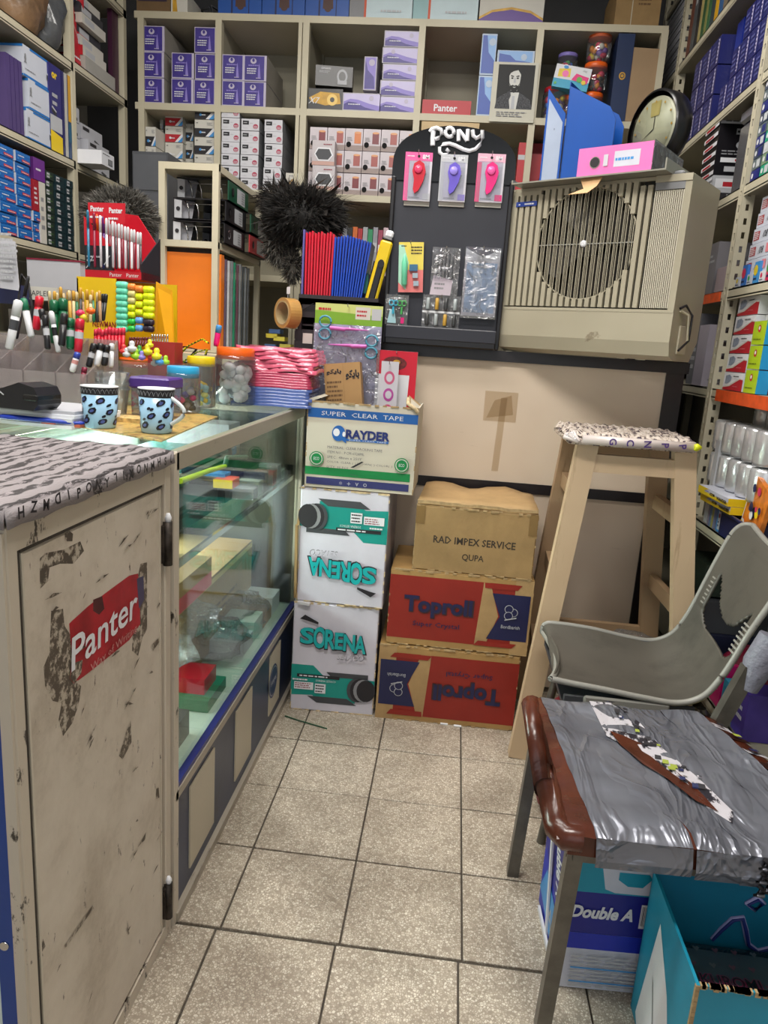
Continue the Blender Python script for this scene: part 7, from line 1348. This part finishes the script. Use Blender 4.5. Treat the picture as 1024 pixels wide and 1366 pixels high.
# under-glass papers
for k, (px, py, c) in enumerate(((250, 600, '#a8b8b0'), (330, 565, '#96b0b8'), (120, 560, '#8c9a80'), (300, 585, '#b8c4c0'))):
    pass
MZ = TZ+.0035
def mug(name, label, px, pyb, pyt, pxl, pxr, side):
    p = tp(px, pyb, MZ); r = (at(pxr, pyb, Y=p.y).x-at(pxl, pyb, Y=p.y).x)/2; h = at(px, pyt, Y=p.y).z-MZ+.0; t = thing(name, label, 'mug', (p.x, p.y+r*.6, MZ)); p = Vector((p.x, p.y+r*.6, MZ))
    mb3 = M('mug_blue', '#9cc4e0', .25, var=.03); rt = r*1.17
    b = MB(); b.lathe([(r*.92, 0), (r, .003), (r+(rt-r)*.8, h*.80)], mb3, 32); b.build('cup', t)
    b = MB(); b.lathe([(r+(rt-r)*.8, h*.80), (rt, h*.975)], ink, 32, closed=False); b.build('black_band', t)
    b = MB(); b.lathe([(rt, h*.975), (rt+.0008, h), (rt-.003, h), (rt-.004, h*.9), (r*.8, .008), (.001, .006)], white, 32, closed=False); b.build('white_rim', t)
    b = MB()
    for k in range(26): a = 2*PI*k/26; c_ = (rt-.0002); b.tube([(c_*math.cos(a+d_), c_*math.sin(a+d_), h*(.84+.10*math.sin((d_+.12)/.24*PI))) for d_ in (-.12, -.06, 0, .06, .12)], .0005, grey, 4)
    b.build('band_pattern', t)['kind'] = 'stuff'
    b = MB(); rr = random.Random(int(px)); spn, spi = M('mug_spot', '#171a26', .3, var=0), M('mug_spot_blue', '#4a5a9c', .3, var=0)
    for ring_, (z_, cnt, off_) in enumerate(((.68, 6, 0), (.42, 6, .5), (.17, 6, .1), (.55, 6, .5), (.57, 6, .5), (.30, 6, .05))):
        for k in range(cnt):
            a = 2*PI*(k+off_)/cnt+rr.uniform(-.12, .12); zz = h*(z_+rr.uniform(-.02, .02)); s_ = .0085 if ring_ < 3 else .0038
            for (sc_, mm_, eps_) in ((1, spn, .0006), (.5, spi, .0010)):
                if sc_ < 1 and ring_ > 2: continue
                pts = []
                for i in range(8):
                    th_ = 2*PI*i/8+rr.uniform(-.1, .1); du = s_*sc_*1.1*math.cos(th_); dv = s_*sc_*.85*math.sin(th_)*rr.uniform(.7, 1.1)+du*.3; z3 = max(.001, min(h*.79, zz+dv)); R_ = r+(rt-r)*z3/h+eps_; pts.append((R_*math.cos(a+du/R_), R_*math.sin(a+du/R_), z3))
                b.add(pts, [tuple(range(8))], mm_)
    b.build('leopard_spots', t)['kind'] = 'stuff'
    if side:
        a = math.radians(-8 if side > 0 else 188); ca, sa = math.cos(a), math.sin(a); b = MB(); b.tube([((r+rt)/2*ca+.028*math.sin(PI*i/10)*ca, (r+rt)/2*sa+.028*math.sin(PI*i/10)*sa, h*(.80-.58*i/10)) for i in range(11)], .0042, cplast if 0 else M('glass_handle', '#c9d0d2', .1, var=0), 8); b.build('handle', t)
    return t
mug('printed_mug', 'light blue mug with black leopard spots, left of the two', 128, 571, 515, 109, 148, 0)
mug('printed_mug', 'light blue leopard-spot mug with clear handle, right of the two', 204, 578, 518, 185, 224, 1)
def jp(px, py, pxl, pxr, pyt, z=TZ):
    p = tp(px, py, z); r = (at(pxr, py, Y=p.y).x-at(pxl, py, Y=p.y).x)/2; y = p.y+r*.85; return (p.x, y, z), r, at(px, pyt, Y=y).z-z
whs = [M('white_mallow', '#dcdde0', .6, var=.04)]
l_, r_, h_ = jp(306, 541, 279, 333, 463); jar('candy_jar', 'tall clear jar of white pebbles with an orange lid beside pink bags', l_, r_*.97, h_, orange, 'white_pebbles', .034, None, 70, .017, 5, cols=whs, fh=.78)
l_, r_, h_ = jp(262, 544, 243, 281, 475); jar('candy_jar', 'slim clear jar with a yellow lid left of the white pebble jar', l_, r_*1.0, h_, yellow, 'small_toys', .026, None, 22, .010, 6, cols=[M('pale_lemon', '#e6e070', .4), M('pale_aqua', '#9ccad0', .4), yellow], fh=.55)
l_, r_, h_ = jp(237, 553, 213, 257, 488); jar('candy_jar', 'clear jar with a light blue lid and dark candies', l_, r_, h_, M('lid_blue', '#2fa4d8', .35), 'wrapped_candies', .028, None, 26, .011, 7, cols=[dgrey, ink, hotpink, purple, lgrey], fh=.6)
b = MB(); p = tp(197, 561); pr_ = thing('plastic_tub', 'square clear tub with a purple lid behind the right mug', 'tub', (p.x, p.y+.05, TZ)); w2 = .043; h = at(200, 502, Y=p.y+.05).z-TZ
b.box(-w2, -w2, 0, w2, w2, h-.02, cplast, .004); b.build('tub_body', pr_); b = MB(); b.box(-w2-.004, -w2-.004, h-.026, w2+.004, w2+.004, h, M('purple_lid', '#4a2f80', .35), .004); b.build('lid', pr_); b = MB()
for k in range(20): b.lathe([(.002, -.006), (.009, 0), (.002, .006)], (dgrey, hotpink, lgrey)[k % 3], 7, (R.uniform(-.03, .03), R.uniform(-.03, .03), .01+.002*k))
b.build('small_sweets', pr_)['kind'] = 'stuff'
l_, r_, h_ = jp(176, 535, 150, 203, 477); jar('candy_jar', 'wide clear jar with an orange lid behind the left mug', l_, r_, h_, orange, 'sweets', .026, None, 30, .010, 8, cols=[M('amber_sweet', '#c8a84a', .3), yellow, lgrey], fh=.35)
p = tp(142, 561); st_ = thing('cup_stack', 'stack of clear plastic cups behind the left mug', 'cups', (p.x, p.y+.03, TZ)); h = at(142, 495, Y=p.y+.03).z-TZ
for k in range(4): b = MB(); zt_ = h-.012*k; b.lathe([(.026, zt_-.09), (.036, zt_-.004), (.038, zt_-.003), (.038, zt_), (.035, zt_)], cplast, 24, closed=False); b.build('cup', st_)
b = MB(); b.box(-.045, -.03, 0, .06, .04, .012, M('wood_shavings', '#c8a86a', .7, var=.4, scale=90)); tag(b.build('sweets_tray', None, (p.x+.05, p.y+.0, TZ+.0)), 'low heap of pale yellow sweets around the jars', 'sweets', kind='stuff')
# paper stack, card reader, pens on it
pp_ = tp(50, 570)
for k in range(5):
    b = MB(); b.box(-.13, -.0, 0, .07, .16, .0065, (paper, wsm, white, paper, wsm)[k]); o = b.build('paper_pad', None, (pp_.x+.004*math.sin(k*3), pp_.y+.01+.003*k, TZ+.0067*k)); o.rotation_euler = (0, 0, -.12+.05*math.sin(k*2)); tag(o, 'white paper pad at the counter left edge, %s of five' % level(k, 5), 'paper pad', 'paper pads under the card reader')
for k in range(2): b = MB(); q = tp(4, 553+k*8, TZ+.03); b.lathe([(.004, 0), (.0045, .02), (.0035, .15), (.001, .16)], (M('pen_blue', '#1f3aa8', .3), white)[0], 8, axis='x'); b.lathe([(.0038, .022), (.0034, .15)], white, 8, axis='x'); o = b.build('ballpoint_pen', None, (pp_.x-.07, pp_.y-.004-.012*k, TZ+.018+.0*k)); o.rotation_euler = (0, .04, .2); tag(o, '%s white ballpoint pen with blue cap before the paper pads' % ('upper', 'lower')[k], 'pen', 'pens before the paper pads')
rd = thing('card_reader', 'black hand-held card reader lying on the paper pads', 'card reader', (tp(40, 545, TZ+.034).x, tp(40, 545, TZ+.034).y, TZ+.0345), -.15)
b = MB(); b.prism([(-.11, .0), (.035, 0), (.046, .012), (.046, .03), (.038, .045), (.005, .052), (-.03, .040), (-.11, .022)], -.034, .034, M('reader_black', '#1a1b20', .35, bump=.05), axis='y'); b.build('reader_body', rd)
b = MB(); b.box(.012, -.036, .018, .047, .036, .032, M('reader_dark', '#101114', .25), .003); b.build('printer_cover', rd); b = MB(); b.bar((-.045, -.0345, .036), (-.03, -.0345, .026), .002, .001, lgrey, (0, 1, 0)); b.build('edge_line', rd)
q = tp(92, 560); b = MB(); b.box(-.035, -.015, 0, .035, .03, .022, orange); tag(b.build('orange_pack', None, (q.x, q.y+.02, TZ)), 'orange pack between the paper pads and the left mug', 'pack')
b = MB(); b.box(-.04, -.02, .0, .04, .02, .006, M('coral_pack', '#c86a50', .5, var=.3)); q = tp(88, 570); o = b.build('floral_pack', None, (q.x, q.y, TZ+.004)); tag(o, 'coral printed slip under the orange pack', 'slip')
# acrylic pen organiser (clear compartments)
og = thing('pen_organizer', 'clear smoky acrylic pen organizer with sloping sides on the counter', 'pen organizer', (-.60, -.33, TZ)); b = MB()
ox, oy = -.60, -.33
for y_, h1 in ((-.01, .09), (.07, .13), (.15, .17)):
    b.box(-.19, y_, 0, .13, y_+.003, h1, smoke)
for x_ in (-.19, -.11, -.03, .05, .127): b.prism([(-.01, 0), (.153, 0), (.153, .17), (-.01, .09)], x_, x_+.003, smoke, axis='x')
b.build('acrylic_panels', og)
def pen(name, label, x, y, z, ln, r, body, capm, tilt=(0, 0), up=True, group=None, band=None, cat='pen'):
    t = thing(name, label, cat, (x, y, z)); t.rotation_euler = (tilt[0], tilt[1], 0); t['group'] = group or 'pens in the acrylic organizer'
    b = MB(); b.lathe([(r*.7, 0), (r, .004), (r, ln*.68)], body, 10); b.build('barrel', t); b = MB(); b.lathe([(r*1.08, ln*.68), (r*1.08, ln*.96), (r*.6, ln)], capm, 10); b.build('cap', t)
    if band: b = MB(); b.lathe([(r*1.03, ln*.40), (r*1.03, ln*.60)], lgrey if band is white or band is mw else band, 10, closed=False); b.build('label_band', t)
    return t
mw, mk_, mg, mr = M('marker_white', '#d2d4d8', .35), M('marker_black', '#18181c', .35), M('marker_green', '#0d5a38', .3), M('marker_red', '#c01c34', .3)
def pen_px(px0, py0, px1, py1, Y, r, body, capm, label, group=None, band=None, name='marker_pen', cat='marker'):
    a, c = at(px0, py0, Y=Y), at(px1, py1, Y=Y+.01); d = c-a; t = pen(name, label, a.x, a.y, a.z, d.length, r, body, capm, (0, 0), True, group, band, cat)
    t.rotation_mode = 'QUATERNION'; t.rotation_quaternion = Vector((0, 0, 1)).rotation_difference(d.normalized()); return t
PENS = [(12, 466, 25, 400, -.33, .0095, mw, mw, 'white marker pen leaning at the far left of the organizer', dgrey), (42, 450, 31, 398, -.28, .008, mw, green, 'silver marker pen with a green cap', None),
 (48, 440, 53, 395, -.27, .009, crimson, crimson, 'red marker pen standing left in the organizer', white), (62, 450, 55, 412, -.30, .007, mk_, mk_, 'slim black marker beside the red one', white), (78, 470, 68, 415, -.30, .006, mw, mw, 'white pen with round cap leaning in the organizer', mk_),
 (72, 458, 72, 400, -.26, .0105, mg, mg, 'dark green marker pen, left of the green pair', None), (85, 450, 84, 398, -.25, .0105, mg, mg, 'dark green marker pen, right of the green pair', None), (94, 466, 93, 424, -.31, .010, mg, mg, 'short dark green marker in front', white),
 (104, 470, 107, 425, -.31, .0095, mr, mr, 'bright red marker in front of the pencils', white), (82, 462, 86, 418, -.33, .008, mk_, mk_, 'black marker leaning before the green ones', None), (64, 466, 60, 420, -.33, .007, mk_, mk_, 'black pen with white print, organizer front', mw),
 (118, 490, 126, 458, -.30, .0075, mk_, mk_, 'black and white marker right of the organizer', mw), (129, 488, 135, 458, -.29, .0075, mw, mk_, 'white marker with black cap right of the organizer', None), (139, 488, 143, 460, -.28, .0075, mk_, mk_, 'black marker, right of three lying by the jars', mw),
 (96, 496, 104, 470, -.34, .007, mw, M('marker_blue', '#2c3f9c', .3), 'white and blue glue pen at the organizer front edge', M('pale_red', '#c58a86')), (109, 512, 113, 490, -.33, .006, maroon, maroon, 'short maroon pen beside the stacked cups', None),
 (148, 490, 149, 458, -.26, .006, mw, mw, 'thin white tube beside the black markers', None), (22, 452, 38, 368, -.24, .004, ink, ink, 'curved black cable tie behind the markers', None)]
for P in PENS: pen_px(*P[:8], P[8], None, P[9])
pcl = [M('pencil_wood', '#a07a54', .6), M('pencil_cream', '#c8b488', .6), M('pencil_dark', '#2a2624', .5), M('pencil_gold', '#c0902e', .5), M('pencil_green', '#1f6a44', .4)]
for k in range(16):
    x = 66+4.4*k; pen_px(x+2, 430, x+R.uniform(-1, 3), 388+R.uniform(-6, 5)+(4 if k > 9 else 0), -.20+.006*(k % 3), .0038, pcl[(k*3) % 5], pcl[(k*2+1) % 4], 'thin pencil standing in the back row of the organizer, %s from left' % ('sixteenth' if k == 15 else 'fifteenth' if k == 14 else ORD[k]), 'pencils in the back row', None, 'pencil', 'pencil')
for k in range(4): pen_px(128+3.2*k, 428, 132+3.2*k, 392, -.18, .0045, mk_, mk_, 'black pen in the bundle beside the yellow display, %s from left' % ORD[k], 'black pen bundle', None, 'pen', 'pen')
for k, (px, py, c) in enumerate(((107, 418, candy[0]), (121, 415, orange), (112, 424, candy[6]))):
    p = at(px, py, Y=-.24); b = MB(); b.lathe([(.002, -.008), (.010, -.004), (.011, .003), (.003, .009)], c, 10); tag(b.build('eraser_topper', None, p), '%s pencil topper among the pencils' % ('crimson', 'orange flower-shaped', 'yellow')[k], 'pencil topper')
for k in range(9): pen_px(127+4.6*k, 468, 128+4.6*k, 438+R.uniform(-2, 3), -.10, .0048, crimson, M('pen_pink_red', '#d03048', .25), 'glossy red pen in the row below the yellow display, %s from left' % ORD[k], 'row of red pens', None, 'pen', 'pen')
for k in range(8): pen_px(172+3.6*k, 462, 174+3.6*k, 450, -.06, .003, M('dark_wine', '#5a1424', .4), M('dark_wine', '#5a1424'), 'dark wine pencil lying before the highlighters, %s from left' % ORD[k], 'dark wine pencils', None, 'pencil', 'pencil')
for k in range(7): pen_px(203+3.4*k, 462, 203+3.4*k, 446, -.04, .0022, steel, chrome, 'thin metal refill standing in the red holder, %s from left' % ORD[k], 'thin metal refills', None, 'refill', 'refill')
q = at(216, 478, Y=-.05); b = MB(); b.box(-.04, 0, 0, .035, .06, at(216, 456, Y=-.05).z-TZ, M('brick_red_box', '#a02c2c', .4)); tag(b.build('red_holder', None, (q.x, -.05, TZ)), 'brick red holder in front of the yellow display', 'box')
# yellow highlighter display
yw_ = M('display_yellow', '#dfb712', .35, var=.06); yo = M('display_amber', '#d89a14', .35, var=.06)
YD = .02; yl, yr = at(103, 400, Y=YD).x, at(214, 400, Y=YD).x; yt = at(160, 372, Y=YD).z-TZ; ydp = thing('highlighter_display', 'yellow cardboard highlighter display standing behind the pens', 'display box', ((yl+yr)/2, YD, TZ)); yh = (yr-yl)/2
b = MB(); b.box(-yh, 0, 0, at(155, 400, Y=YD).x-(yl+yr)/2, .004, yt, yw_); b.prism([(0, 0), (.12, 0), (.12, yt), (.0, yt-.005)], -yh, -yh+.004, yo, axis='x'); b.box(-yh, .12, 0, yh, .124, yt, yw_); xr_ = at(206, 400, Y=YD).x-(yl+yr)/2
b.add([(xr_, 0.0, 0), (xr_+.07, -.02, 0), (xr_+.03, .05, yt-.02), (xr_-.004, .02, yt), (xr_, .0, yt*.3)], [(0, 1, 2, 3)], yo); b.add([(xr_, 0.004, 0), (xr_+.07, -.016, 0), (xr_+.03, .054, yt-.02), (xr_-.004, .024, yt)], [(3, 2, 1, 0)], yo); b.box(-yh, -.0, 0, yh, .12, .05, yw_)
p_ = at(143, 433, Y=YD); b.deco((-yh, -.0005, 0), (1, 0, 0), (0, 0, 1), 2*yh, yt, [('t', 'NEWMAN', .32, (p_.z-TZ)/yt, .05, M('dark_red_ink', '#8a2418', .4), {'w': .28, 'bold': .03})]); b.build('display_body', ydp)
hl = {'m': M('hl_mint', '#6fd8b8', .3), 'y': M('hl_yellow', '#dff01c', .3), 'o': M('hl_orange', '#f58a3a', .3), 'c': M('hl_cream', '#d8d08a', .3), 'g': M('hl_green', '#2cc24c', .3), 'b': M('hl_blue', '#6aa8e8', .3), 'k': M('hl_dark', '#2a2230', .3), 'p': lilac}
grid_ = [(155, 'mmmmmmmm', 378, 8.2), (173, 'occcygg', 378, 8.6), (190, 'oyyybb', 380, 10.5), (190, '', 0, 0)]
names_ = {'m': 'mint', 'y': 'fluorescent yellow', 'o': 'orange', 'c': 'cream', 'g': 'green', 'b': 'light blue', 'k': 'dark', 'p': 'lilac'}
cols_ = [(155, 171, 'mmmmmmmm'), (171, 181, 'occyygg'), (181, 191, 'oyyybb'), (191, 206, 'yyyyykk')]
for c, (a, e, s) in enumerate(cols_):
    y_top, y_bot = 376+2*c, 443; n_ = len(s); hstep = (y_bot-y_top)/n_
    for k, ch_ in enumerate(s):
        pa = at((a+e)/2, y_top+hstep*(k+.5), Y=YD-.012); w_ = at(e, 400, Y=YD).x-at(a, 400, Y=YD).x; b = MB(); rr_ = .0088 if c in (1, 2) else .0092
        b.lathe([(rr_*.55, -w_*.48), (rr_, -w_*.38), (rr_*1.02, w_*.30), (rr_*.8, w_*.44), (rr_*.3, w_*.48)], hl[ch_], 12, axis='x'); b.lathe([(rr_*1.05, -.003), (rr_*1.05, .0)], hl[ch_], 12, (w_*.1, 0, 0), axis='x')
        tag(b.build('highlighter', None, pa), '%s highlighter in the yellow display, %s from top of the %s column' % (names_[ch_], ORD[k], ('left', 'second', 'third', 'right')[c]), 'highlighter', 'highlighters in the yellow display')
# red pen display box on top
PD = .06; x0, x1 = at(113, 330, Y=PD).x, at(193, 330, Y=PD).x; zb0 = TZ+yt+.002; zt_ = at(135, 268, Y=PD).z-zb0; pdx = thing('pen_display', 'red and black pen display box full of white pens on top', 'display box', (x0, PD, zb0), -.12); w_ = x1-x0
bd, rdp = M('display_charcoal', '#2a2b31', .35), M('display_red', '#c2162a', .35)
b = MB(); b.box(0, 0, 0, w_, .10, zt_*.10, rdp); b.box(0, .0, zt_*.10, w_*.48, .012, zt_*.42, bd); b.prism([(0, 0), (w_, 0), (w_, zt_*.45), (w_*.6, zt_*.9), (0, zt_*.95)], .10, .104, rdp, axis='y'); b.prism([(0, 0), (.104, 0), (.104, zt_), (.0, zt_*.45)], 0, .003, bd, axis='x'); b.prism([(0, 0), (.104, 0), (.104, zt_*.6), (.0, zt_*.2)], w_-.003, w_, bd, axis='x')
b.deco((0, -.0005, 0), (1, 0, 0), (0, 0, 1), w_, zt_, [('r', 0, 0, 1, .10, rdp), ('t', 'Panter', .55, .05, .05, white, {}), ('t', 'Panter', .85, .05, .05, white, {}), ('l', .04, .2, .3, .3, 2, lgrey), ('p', [(.02, .12), (.2, .34), (.21, .33), (.04, .12)], lgrey), ('p', [(.3, .12), (.45, .30), (.46, .29), (.32, .12)], lgrey), ('c', .33, .15, .03, navy)]); b.build('display_tray', pdx)
b = MB(); b.box(0, -.002, zt_*.42, w_*.30, .004, zt_*.70, rdp) if 0 else b.add([(0, -.001, zt_*.42), (w_*.48, -.001, zt_*.42), (0, -.001, zt_*.8)], [(0, 1, 2)], rdp); b.deco((0, .02, zt_*.72), (1, 0, 0), (0, 0, 1), w_*.66, zt_*.28, [('r', 0, 0, 1, .95, rdp), ('t', 'Panter', .25, .68, .26, white, {'bold': .03, 'w': .36}), ('t', 'Panter', .75, .62, .26, white, {'bold': .03, 'w': .36}), ('l', .05, .2, .45, .4, 1, white), ('l', .55, .15, .95, .35, 1, white)]); b.add([(0, .021, zt_*.72), (w_*.66, .021, zt_*.72), (w_*.66, .021, zt_*.99), (0, .021, zt_*.99)], [(3, 2, 1, 0)], rdp); b.build('header_card', pdx)
pcs = [M('pen_teal', '#1f6a8c', .3), orange, maroon, M('pen_violet', '#5a2a7a', .3), mw, mw]
for k in range(17):
    fx = .10+.87*k/16; col_ = pcs[k] if k < 4 else (M('pen_silver', '#a8a4aa', .3), M('pen_wine', '#7a2436', .3), mw, M('pen_grey', '#4a4448', .3))[k % 4]; p0 = pdx.matrix_world if 0 else None
    lx = fx*w_; ca, sa = math.cos(-.12), math.sin(-.12); ly_ = -.008+.03*(k % 2); wx, wy = x0+lx*ca-ly_*sa, PD+lx*sa+ly_*ca; hgt = zt_*(.74-.26*k/16)
    t = pen('display_pen', 'slim %s pen in the red display box, %s' % (('teal', 'orange', 'maroon', 'violet')[k] if k < 4 else ('white', 'wine red', 'white', 'grey')[k % 4], (ORD+['fifteenth', 'sixteenth', 'seventeenth'])[k]+' from left'), wx, wy, zb0+zt_*.13, hgt, .0034, col_, mw if k > 3 else col_, (.0, .0), True, 'pens in the red display box', None)
# white paper sheets, cables at the far left
b = MB(); rr = random.Random(8)
p = at(12, 350, Y=-.1); b.add([tuple(at(0, 318, Y=-.1)), tuple(at(20, 322, Y=-.1)), tuple(at(26, 388, Y=-.12)), tuple(at(0, 384, Y=-.12))], [(3, 2, 1, 0)], wsm); b.deco(at(1, 380, Y=-.12)+Vector((0, -.004, 0)), (1, 0, 0), (0, 0, 1), .055, .14, [('l', .05, .1, .95, .95, 9, lgrey)]); o = b.build('paper_sheets', None); so = o.modifiers.new('t', 'SOLIDIFY'); so.thickness = .002; tag(o, 'white printed sheets hanging at the left edge above the organizer', 'paper')
q = at(75, 350, Y=.35); b = MB(); b.box(-.10, 0, 0, .08, .2, .11, wsm); b.box(-.10, -.002, .11, .085, .2, .115, maroon); tag(b.build('document_box', None, (q.x, .35, at(70, 395, Y=.35).z)), 'white document box with a maroon top edge behind the pencils', 'document box')
b = MB(); q = at(40, 385, Y=.0); b.box(-.055, 0, 0, .055, .1, .035, offw); b.deco((-.055, 0, 0), (1, 0, 0), (0, 0, 1), .11, .035, [('t', 'STAPLER', .5, .5, .4, ink)]); tag(b.build('white_carton', None, (at(50, 392, Y=-.02).x, -.02, at(50, 400, Y=-.02).z)), 'small white lettered carton behind the markers', 'box')
b = MB(); q = at(14, 400, Y=-.06); b.box(-.05, 0, 0, .03, .1, .05, navy); tag(b.build('navy_pouch', None, q+Vector((0, 0, -.01))), 'dark navy pouch behind the organizer at the left edge', 'pouch')
b = MB(); pts = [at(24, 440, Y=-.18), at(25, 395, Y=-.18), at(29, 366, Y=-.18), at(38, 378, Y=-.18), at(43, 410, Y=-.18), at(42, 440, Y=-.18)]; b.tube([tuple(p) for p in pts], .003, ink, 8); tag(b.build('black_cable', None), 'black looped cable rising behind the white marker', 'cable')
b = MB(); b.box(-.16, 0, 0, .12, .12, .24, M('dim_storage_box', '#57534e', .6, var=.2)); tag(b.build('storage_box', None, (-.80, .14, .99)), 'dim grey-brown storage box behind the pen organizer', 'box')
# pink and blue bag stacks
bp0, bp1 = tp(324, 539), tp(413, 541); bxw = (bp1.x-bp0.x); pkb, blb = M('bag_pink', '#d8607c', .2, var=.12, scale=18, bump=.4, bscale=30, coat=.5), M('bag_blue', '#4a5f9e', .2, var=.10, scale=18, bump=.3, bscale=30, coat=.5)
pkd = M('bag_rose', '#b23a5a', .2, var=.12, scale=18, bump=.4, bscale=26, coat=.5)
zc = TZ
for k, (hh_, m_, nm, lab_, dx) in enumerate(((.056, blb, 'blue_bag_stack', 'stack of flat periwinkle plastic bags at the bottom of the pile', 0), (.046, pkd, 'rose_bag_stack', 'rose plastic bags with a clear band above the periwinkle bags', .0), (.070, pkb, 'pink_bag_stack', 'crumpled bright pink plastic bags on top of the pile', .01))):
    t = thing(nm, lab_, 'plastic bags', ((bp0.x+bp1.x)/2-.005, bp0.y-.0+.07, zc)); n_ = 6
    for j in range(n_):
        b = MB(); z0 = hh_*j/n_; vs = []; rr = random.Random(k*10+j); L2 = bxw/2+.028+rr.uniform(-.006, .006)
        nx_, ny_ = 14, 5
        for zz in (0, 1):
            for i in range(nx_+1):
                for jj in range(ny_+1):
                    x = dx-L2+2*L2*i/nx_; y = -.075+.16*jj/ny_+rr.uniform(-.003, .003)*(k == 2); vs.append((x, y+(.004*math.sin(i*1.3+j) if k == 2 else 0), z0+(hh_/n_-.0004)*zz+(.003*math.sin(i*.8+j*.5+jj) if k == 2 else .0006*math.sin(i))))
        N_ = (nx_+1)*(ny_+1); g_ = lambda i, jj, zz: zz*N_+i*(ny_+1)+jj
        fs = [(g_(i, jj, 1), g_(i+1, jj, 1), g_(i+1, jj+1, 1), g_(i, jj+1, 1)) for i in range(nx_) for jj in range(ny_)]+[(g_(i, 0, 0), g_(i+1, 0, 0), g_(i+1, 0, 1), g_(i, 0, 1)) for i in range(nx_)]+[(g_(nx_, jj, 0), g_(nx_, jj+1, 0), g_(nx_, jj+1, 1), g_(nx_, jj, 1)) for jj in range(ny_)]+[(g_(0, jj+1, 0), g_(0, jj, 0), g_(0, jj, 1), g_(0, jj+1, 1)) for jj in range(ny_)]
        b.add(vs, fs, m_, True); b.build('folded_bag', t)
    zc += hh_+.001
# lanyards and toys between jars
lan = bpy.data.materials.new('lanyard_print'); lan.use_nodes = True; t = lan.node_tree; bb = t.nodes['Principled BSDF']; tc = t.nodes.new('ShaderNodeTexCoord'); wv = nn(t, 'ShaderNodeTexWave', Scale=40.0, Distortion=6.0); t.links.new(tc.outputs['Object'], wv.inputs['Vector']); t.links.new(ramp(t, wv.outputs[1], [(.35, '#17170f'), (.45, '#d8dc10')]), bb.inputs['Base Color'])
for i, pts in enumerate((((225, 492), (235, 478), (250, 462), (270, 452), (278, 458)), ((232, 492), (248, 480), (262, 470), (276, 466), (274, 474)), ((228, 488), (232, 470), (246, 462), (262, 466), (252, 478)))):
    b = MB(); PP = [at(*q, Y=.10+.02*i) for q in pts]
    for a_, c_ in zip(PP[:-1], PP[1:]): b.bar(tuple(a_), tuple(c_), .002, .016, lan if i != 2 else blk, (0, 1, 0))
    tag(b.build('lanyard', None), 'yellow and black printed lanyard, %s loop left of the pebble jar' % ('upper', 'lower', 'black inner')[i], 'lanyard')
tc_ = [candy[1], M('toy_lemon', '#e6dc30', .35), skyb, M('toy_red', '#d03a3a', .35), lilac, M('toy_white', '#d0d4d8', .35), M('toy_lime', '#a0d030', .35)]
for k, (px, py, s_, ci) in enumerate(((169, 470, .010, 5), (176, 462, .012, 5), (181, 472, .012, 6), (189, 474, .010, 4), (165, 466, .011, 3), (197, 466, .012, 1), (200, 458, .009, 1), (209, 472, .013, 1), (213, 480, .012, 2), (206, 482, .010, 5), (221, 480, .010, 6), (186, 466, .009, 0), (203, 476, .009, 3))):
    p = at(px, py, Y=-.12+.004*k); b = MB(); b.lathe([(s_*.2, -s_*1.3), (s_, -s_*.9), (s_*1.05, -s_*.2), (s_*.5, s_*.1), (s_*.65, s_*.6), (s_*.4, s_*1.1), (s_*.1, s_*1.2)], tc_[ci], 10); tag(b.build('eraser_toy', None, p), 'small %s toy eraser heaped behind the orange-lidded jar, %s from left' % (('green', 'lemon', 'sky blue', 'red', 'lilac', 'white', 'lime')[ci], (ORD)[k]), 'toy eraser', 'toy erasers behind the jars')
b = MB(); b.box(-.09, 0, 0, .10, .10, .118, cplast); b.box(-.09, 0, 0, .10, .1, .005, cplast); tag(b.build('toy_bin', None, (at(190, 480, Y=-.12).x, -.14, TZ)), 'clear plastic bin holding the toy erasers', 'bin')
q = at(288, 452, Y=.15); b = MB(); b.lathe([(.007, 0), (.0085, .01), (.0085, .05), (.005, .056)], hotpink, 12); b.lathe([(.009, .04), (.009, .058), (.007, .062)], skyb, 12); o = b.build('pink_marker', None, (q.x, .15, at(288, 462, Y=.15).z)); o.rotation_euler = (0, .15, 0); tag(o, 'hot pink marker with blue cap above the orange jar lid', 'marker')
# floor odds and ends
b = MB(); b.tube([tuple(at(x, y, Z=.003)) for x, y in ((380, 955), (395, 960), (412, 965), (436, 972))], .0022, M('green_strap', '#1f4a30', .5), 6); tag(b.build('green_strap', None), 'thin green strap lying on the tiles before the white cartons', 'strap')
for i, (x, y) in enumerate(((592, 966), (610, 969), (222, 1218))): b = MB(); p = at(x, y, Z=.001); b.box(-.012, -.004, 0, .012, .005, .003, paper); tag(b.build('paper_scrap', None, p), '%s white paper scrap on the floor' % ('small scrap left before the red carton', 'small scrap right before the red carton', 'scrap by the cabinet hinge corner')[i], 'paper scrap')
